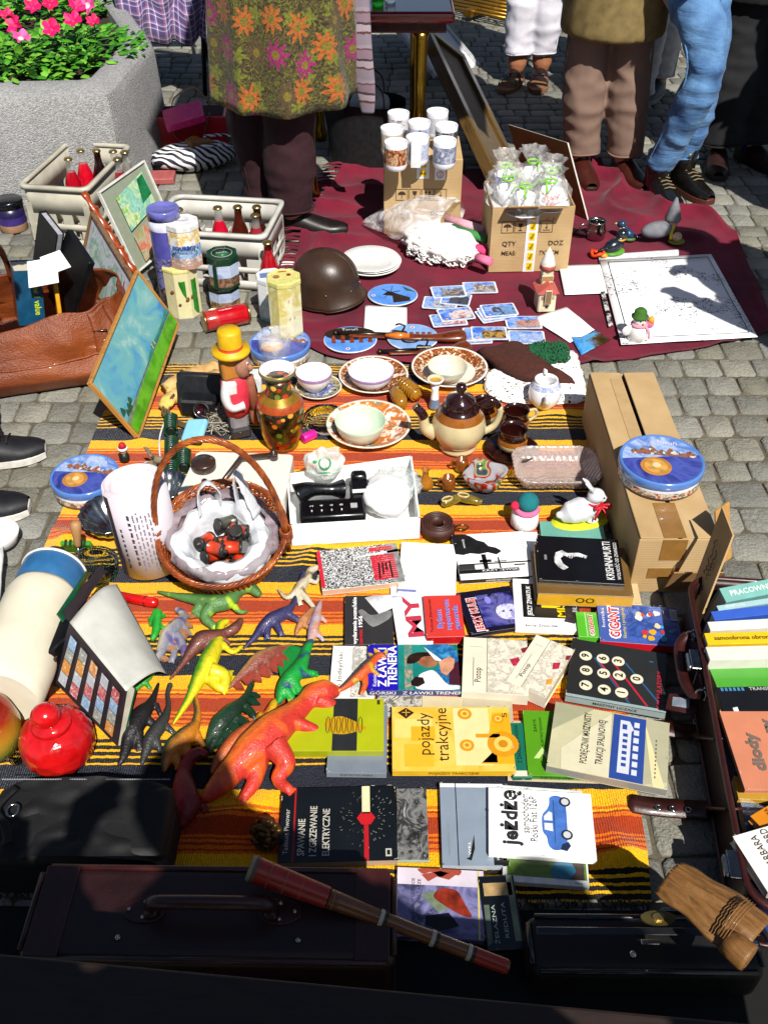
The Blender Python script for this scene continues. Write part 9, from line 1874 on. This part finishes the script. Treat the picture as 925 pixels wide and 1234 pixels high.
q=iv(821,848,.06);lt=thing('luggage_tag','maroon leather luggage tag with clear window hanging from the suitcase handle','tag',Vector(rt.location)+Matrix.Rotation(rz,3,'Z')@q,rot=(R(12),R(-10),rz+R(-12)))
b=B();b.prism([(-.03,-.018),(-.026,.018),(.02,.022),(.03,.012),(.032,-.012),(.02,-.022)],0,.004,mar2,bev=.001);b.build('leather_flap',lt);b=B();b.prism([(-.018,-.01),(-.018,.01),(.014,.011),(.014,-.011)],.0042,.0052,m('#8a94a0',.08,coat=1,var=.3,vs=60));b.build('window',lt)
b=B();b.tube(catmull([(.024,.01,.004),(.035,.03,.02),(.03,.05,.035)],5),.004,mar2,6,flat=.5);b.build('loop',lt)
for(px,py,zz)in((882,1045,.125),(836,798,.12)):b=B();q=iv(px,py,zz);b.box((q.x,q.y,q.z),(.03,.04,.014),st_,bev=.003);b.box((q.x,q.y,q.z+.008),(.018,.05,.005),m('#8a8a88',.2,metal=1),bev=.001);b.build('lock',rt)
def sbook(label,pL,pR,z,thick,depth,cov,txt=None,tcol='#ffffff',pages=2,tilt=0,front=None,tsz=.6,L_=None):
 """a book standing on edge; its spine (top face) runs from pL to pR in the picture at height z"""
 a,c=G(*pL,z),G(*pR,z);L2=L_ or(c-a).length;d=(c-a).normalized();mid=a+d*L2/2
 r_=thing('book',label,'book',(mid.x,mid.y,z-depth),rot=(tilt,0,math.atan2(d.y,d.x)),group='books standing in the open suitcase');cm=m(cov,.35,coat=.3,var=.06)
 b=B();b.box((0,0,depth-.001),(L2,thick,.002),cm,bev=.0006)
 for s_ in(-1,1):b.box((0,s_*(thick/2-.001),depth/2-.001),(L2,.002,depth-.002),cm)
 if txt:b.text(txt,thick*tsz,(-L2*.42,0,depth+.0008),ink_(tcol),ax='LEFT',bold=.02)
 if front:front(b,L2,thick,depth)
 b.build('cover',r_);b=B();b.box((0,0,depth/2),(L2-.006,thick-.0045,depth-.006),pgs[pages]);b.build('pages',r_);return r_
for(lab,pL,pR,z,th,dp,cov,txt,tc,pg,ti,L_)in(('pale teal book with white capital lettering, first in the suitcase row',(862,704),(925,692),.16,.034,.12,'#7fbdb4','PRACOWNIA','#e8f4f0',2,.25,.2),('thin pale blue book with white lettering behind the royal blue one'.replace('behind','before'),(858,722),(925,712),.155,.012,.12,'#a8ccd0','KOSMETOLOGII','#f0f8f8',2,.2,.2),('royal blue spined book under the pale teal books',(854,734),(925,726),.15,.022,.12,'#3a62c8',None,'',2,.15,.2),('white spined book above the yellow one in the suitcase',(851,748),(925,744),.15,.022,.12,'#f0ece0',None,'',2,.12,.2),('bright yellow spined book in the suitcase row',(848,764),(925,762),.15,.028,.12,'#f2c81c','samoobrona obronna reakcja','#5a4a10',2,.1,.2),('cream spined book below the yellow one in the suitcase',(851,784),(925,782),.15,.032,.12,'#ece8dc',None,'',2,.06,.2)):
 sbook(lab,pL,pR,z,th,dp,cov,txt,tc,pg,ti,L_=L_,tsz=.5)
def flatbook(label,TL,TR,BL,z,th,cov,art=None,**k):
 r_,w,h=book(label,TL,TR,BL,z,th,cov,art,**k);r_['group']='books lying in the open suitcase';return r_
flatbook('leaf green book lying in the suitcase under the black one',(857,800),(960,794),(862,838),.085,.035,'#4ea832',pages=1,spmat='#58b83a')
flatbook('black book with white label scrap and pale tick marks lying in the suitcase',(866,828),(965,826),(874,880),.09,.035,'#16161a',lambda A:([A.rect(.06+.05*k,.9,.09+.05*k,.98,ink_('#4a8ab8'),1)for k in range(6)],A.pol([(.12,.5),(.18,.52),(.18,.3),(.12,.3)],ink_('#e8ecf0'),2),A.txt('TRANSPORT',.6,.93,.4,.07,ink_('#d8d8d8'),rz=0),[A.rect(.2+.04*k,.28,.23+.04*k,.4,ink_('#6a6a6a'),1)for k in range(16)]),pages=1)
flatbook('salmon pink electronics book with grey brush lettering in the suitcase',(882,857),(965,857),(880,952),.125,.01,'#d98a68',lambda A:(A.txt('diody',.32,.46,.46,.22,ink_('#7a6a60'),bold=.05),A.txt('i tyrystory',.62,.42,.9,.22,ink_('#7a6a60'),bold=.05)),pages=1)
flatbook('dark blue book under the salmon pink one in the suitcase',(886,930),(965,935),(896,1000),.07,.03,'#16466a',pages=1)
flatbook('mustard edged book beneath the salmon pink one',(884,935),(965,940),(888,962),.1,.012,'#c89a38',pages=1)
flatbook('orange paperback laid askew over the dark blue book in the suitcase',(907,981),(960,950),(921,1008),.11,.016,'#e08a18',lambda A:A.txt('SZTUKA',.3,.6,.6,.12,ink_('#7a1c10')),pages=1)
flatbook('white paperback with thin black capitals at the near end of the suitcase',(891,1005),(960,985),(915,1078),.12,.02,m('#f0ece4',.4,var=.03,k=.8),lambda A:(A.txt('BARBARA',.3,.6,.6,.17,ink_('#3a3430')),A.txt('GARTFORD',.5,.62,.7,.17,ink_('#3a3430'))),pages=2,spmat='#b8b0a8')
flatbook('cobalt blue book corner at the near end of the suitcase',(905,1085),(960,1070),(925,1130),.08,.02,'#1c4a9a',pages=1)
# == foreground cases and pieces
def case(name,label,TL,TR,BL,ht,mat,pipe,cat='suitcase',extra=None):
 a,c,e=G(*TL,ht),G(*TR,ht),G(*BL,ht);ux=(c-a).normalized();uy=Vector((-ux.y,ux.x,0));w=(c-a).length;d=(a-e).dot(uy);mid=(a+c)/2-uy*d/2
 rt=thing(name,label,cat,(mid.x,mid.y,0),math.atan2(ux.y,ux.x))
 b=B();b.box((0,0,ht/2),(w,d,ht),mat,bev=.018,seg=4);b.build('case_body',rt)
 b=B()
 for s_ in(-1,1):b.tube([(x,s_*(d/2-.004),ht-.004)for x in(-w/2+.015,0,w/2-.015)],.005,pipe,8);b.tube([(s_*(w/2-.004),y,ht-.004)for y in(-d/2+.015,0,d/2-.015)],.005,pipe,8)
 b.build('piping',rt);return rt,w,d
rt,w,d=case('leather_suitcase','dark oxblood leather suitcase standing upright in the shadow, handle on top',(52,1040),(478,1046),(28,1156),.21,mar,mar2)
SUITC=rt
for s_ in(-1,1):
 b=B();b.prism([(s_*.1+.032*math.cos(a*PI/8),.02*math.sin(a*PI/8))for a in range(16)],.2102,.2135,mar2,bev=.001);b.box((s_*.088,0,.219),(.018,.03,.012),st_,bev=.003)
 for(x,y)in((.122,0),(.1,.012),(.1,-.012)):b.ball((s_*x,y,.2142),.0035,st_,8,6)
 b.build('handle_mount',rt)
b=B();b.tube(catmull([(-.088,0,.222),(-.08,-.006,.245),(-.04,-.01,.255),(.04,-.01,.255),(.08,-.006,.245),(.088,0,.222)],6),.0105,mar2,12);b.build('handle',rt)
for x in(-.13,.13):b=B();b.ball((x,-d*.28,.211),.005,st_,10,6);b.build('stud',rt)
for s_ in(-1,1):b=B();b.box((s_*(w/2-.035),0,.2105),(.05,d-.01,.004),mar2,bev=.001);b.build('corner_patch',rt)
blk_=m('#060607',.55,var=.35,coat=0,bump=.3,bs=200)
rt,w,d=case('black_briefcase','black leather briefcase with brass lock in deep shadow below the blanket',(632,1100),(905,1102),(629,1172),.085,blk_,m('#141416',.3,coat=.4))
b=B();b.prism([(.028*math.cos(a*PI/8)+.02,.012*math.sin(a*PI/8)+d*.22)for a in range(16)],.1202,.124,m('#8a7a48',.3,metal=.8));b.prism([(.01*math.cos(a*PI/8)+.02,.006*math.sin(a*PI/8)+d*.22)for a in range(16)],.124,.128,m('#c8b070',.25,metal=.9));b.build('lock',rt)
for x in(-.0,.15):b=B();b.box((x,-d*.18,.1215),(.028,.008,.004),st_,bev=.001);b.build('clip',rt)
b=B();b.ball((-.03,-d*.38,.121),.006,st_,10,6);b.build('stud',rt)
b=B();b.box((0,-.0,.1212),(w-.02,.012,.003),m('#1c1c20',.3,coat=.4),bev=.001);b.build('flap_edge',rt)
bc_=m('#08080a',.7,var=.4,vs=20,bump=.35,bs=150)
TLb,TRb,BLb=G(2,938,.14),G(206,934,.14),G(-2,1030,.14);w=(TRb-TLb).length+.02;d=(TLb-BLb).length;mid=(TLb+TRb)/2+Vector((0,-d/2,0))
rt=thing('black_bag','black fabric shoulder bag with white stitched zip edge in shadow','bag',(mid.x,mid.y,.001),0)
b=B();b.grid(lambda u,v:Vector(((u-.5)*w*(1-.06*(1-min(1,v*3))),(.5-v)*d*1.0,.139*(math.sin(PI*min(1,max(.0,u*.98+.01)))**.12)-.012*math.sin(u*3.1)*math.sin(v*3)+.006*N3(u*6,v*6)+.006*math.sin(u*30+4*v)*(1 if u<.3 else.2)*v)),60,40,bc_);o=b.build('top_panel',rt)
b=B();b.box((0,0,.064),(w*.98,d*.97,.124),bc_,bev=.02,seg=3);b.build('bag_body',rt)
b=B();wst=m('#a8a8a8',.7,var=0)
for k in range(70):u=.04+.92*k/69;b.box(((u-.5)*w,d*.5-.004,.137),(.0032,.0014,.0014),wst)
b.build('stitching',rt)
b=B();b.tube(catmull([(-w*.36,d*.3,.15),(-w*.42,0,.155),(-w*.34,-d*.2,.15),(-w*.3,-d*.4,.15)],6),.008,bc_,8,flat=.4);b.build('strap',rt)
b=B();b.tube([(-w*.33+.01*math.cos(a*PI/6),-.0+.012*math.sin(a*PI/6),.152)for a in range(12)],.002,st_,6,closed=True);b.build('ring',rt)
p=G(322,1022,.0);brz=m('#6a4a1e',.35,metal=.6,var=.5,vs=60,bump=.9,bs=120)
rt=thing('bronze_head','small bronze coloured curly figure head beside the black welding handbook','figurine',(p.x,p.y,ZB));b=B();b.ball((0,0,.028),(.024,.028,.03),brz,18,12);b.build('head',rt)
b=B()
for k in range(40):a,e=rn(0,6.28),rn(.1,1.4);b.ball((.024*math.cos(a)*math.cos(e),.028*math.sin(a)*math.cos(e),.03+.03*math.sin(e)),.007,brz,7,5)
b.build('curls',rt)
a,c=G(302,1046,.26),G(612,1166,.16);rt=thing('wooden_flute','long carved wooden flute with red bound mouth end lying over the suitcase','flute',a,rot=place(c-a,Vector((0,0,1))));L=(c-a).length
fw_=wood('#5a3214','#8a5426',6,.35,.4,(9,9,2));rdw=m('#b02410',.4,coat=.3,var=.2,vs=30)
pf_=lambda t_:.0185-.008*min(1,t_*1.6)
b=B();b.lathe([(pf_(k/20),L*k/20)for k in range(6,21)],fw_,20);b.build('tube',rt)
b=B();b.lathe([(.010,.012),(.0125,-.001),(.018,-.002),(.0198,.004),(.0198,.01)],[m('#1a1210',.8),m('#8a7a60',.6),m('#a89878',.6),m('#6a5a48',.6)],24,cap=False);b.lathe([(.012,.03),(.011,.012)],m('#0a0806',.9),20);b.build('mouthpiece',rt)
b=B();b.lathe([(.0195,.01),(pf_(.3)+.0012,L*.3)],rdw,24,cap=False)
for k in range(5):b.tube([((.0198-.0014*k)*math.cos(q*PI/10),(.0198-.0014*k)*math.sin(q*PI/10),.03+k*.025)for q in range(20)],.0008,m('#c86a40',.5),4,closed=True)
b.build('red_binding',rt)
for t_ in(.5,.7,.84):b=B();b.lathe([(pf_(t_)+.001,L*t_),(pf_(t_)+.0016,L*t_+.003),(pf_(t_)+.001,L*t_+.006)],m('#d8d0b8',.4),20,cap=False);b.lathe([(pf_(t_)+.001,L*t_+.008),(pf_(t_)+.0014,L*t_+.012)],m('#1a3a28',.4),20,cap=False);b.build('ring',rt)
b=B();b.lathe([(pf_(.86)+.0008,L*.86),(pf_(1)+.0008,L*.99)],rdw,20,cap=False);b.build('red_tip',rt)
wd_=wood('#5e3c18','#8a5f2c',7,.6,.05,(3,12,12),bump=.8);a,c=G(812,1062,.2),G(900,1150,.17);d_=(c-a);L=d_.length
rt=thing('bamboo_carving','light brown carved bamboo half tube ending in a spiral roll','carving',a,rot=place(Vector((0,0,1)),d_))
b=B();b.grid(lambda u,v:Vector((u*L*1.06-.01,(v-.5)*(.095+.012*N3(u*4,1))*(1-.25*(1-u)**2),.024*math.sin(PI*v)+.012*math.sin(u*2.2)+.004*N3(u*3,v*16,2))),24,40,wd_);o=b.build('half_tube',rt);md=o.modifiers.new('s','SOLIDIFY');md.thickness=.008;md.offset=-1
b=B();b.lathe([(.018,-L*.22),(.021,-L*.1),(.022,L*.02),(.0215,L*.06),(.017,L*.06),(.0165,L*.055),(.011,L*.055),(.0105,L*.06),(0,L*.06)],wd_,26,c=(L*1.0,-.036,.022),rot=Matrix.Rotation(PI/2,3,'Y'));b.build('rolled_end',rt)
b=B()
for k in range(4):b.tube([(L*(.7+.03*k),(-.045+q*.013),.012+.03*math.sin(PI*(q+.6)/7.4)+.015)for q in range(7)],.0013,wd_,5)
b.build('carved_grooves',rt)
gs=B();gq=[G(-80,1092),G(945,1100),G(960,1260),G(-80,1260)];gq[2].y=gq[3].y=.3  # black sheet stands in for the deep shade between the cases
gs.grid(lambda u,v:(gq[0]*(1-u)*(1-v)+gq[1]*u*(1-v)+gq[2]*u*v+gq[3]*(1-u)*v)+Vector((0,0,.004+.003*N3(u*14,v*8,6))),60,24,m('#060607',.95,var=.3,bump=.4));tag(gs.build('shade_sheet',norm=False),'black sheet added as deep shade on the cobbles under the suitcase and the briefcase','cloth')
bw=wood('#140a06','#2a170d',5,.6,.05,(1.5,10,10));a,c=G(-60,1141,.47),G(960,1236,.47);ux=(c-a).normalized();uy=Vector((-ux.y,ux.x,0));mid=(a+c)/2-uy*.13;w=(c-a).length+.5
rt=thing('wooden_bench','dark varnished wooden bench edge across the bottom of the view','bench',(mid.x,mid.y,0),math.atan2(ux.y,ux.x))
b=B();b.box((0,.065,.455),(w,.128,.03),bw,bev=.005,seg=2);b.build('seat_board',rt);b=B();b.box((0,-.07,.455),(w,.128,.03),bw,bev=.005,seg=2);b.build('seat_board',rt)
for s_ in(-1,1):
 for y in(-.1,.1):b=B();b.box((s_*(w/2-.1),y,.22),(.05,.04,.44),bw,bev=.004);b.build('leg',rt)
b=B();b.box((0,0,.42),(w-.25,.03,.04),bw,bev=.003);b.build('rail',rt)
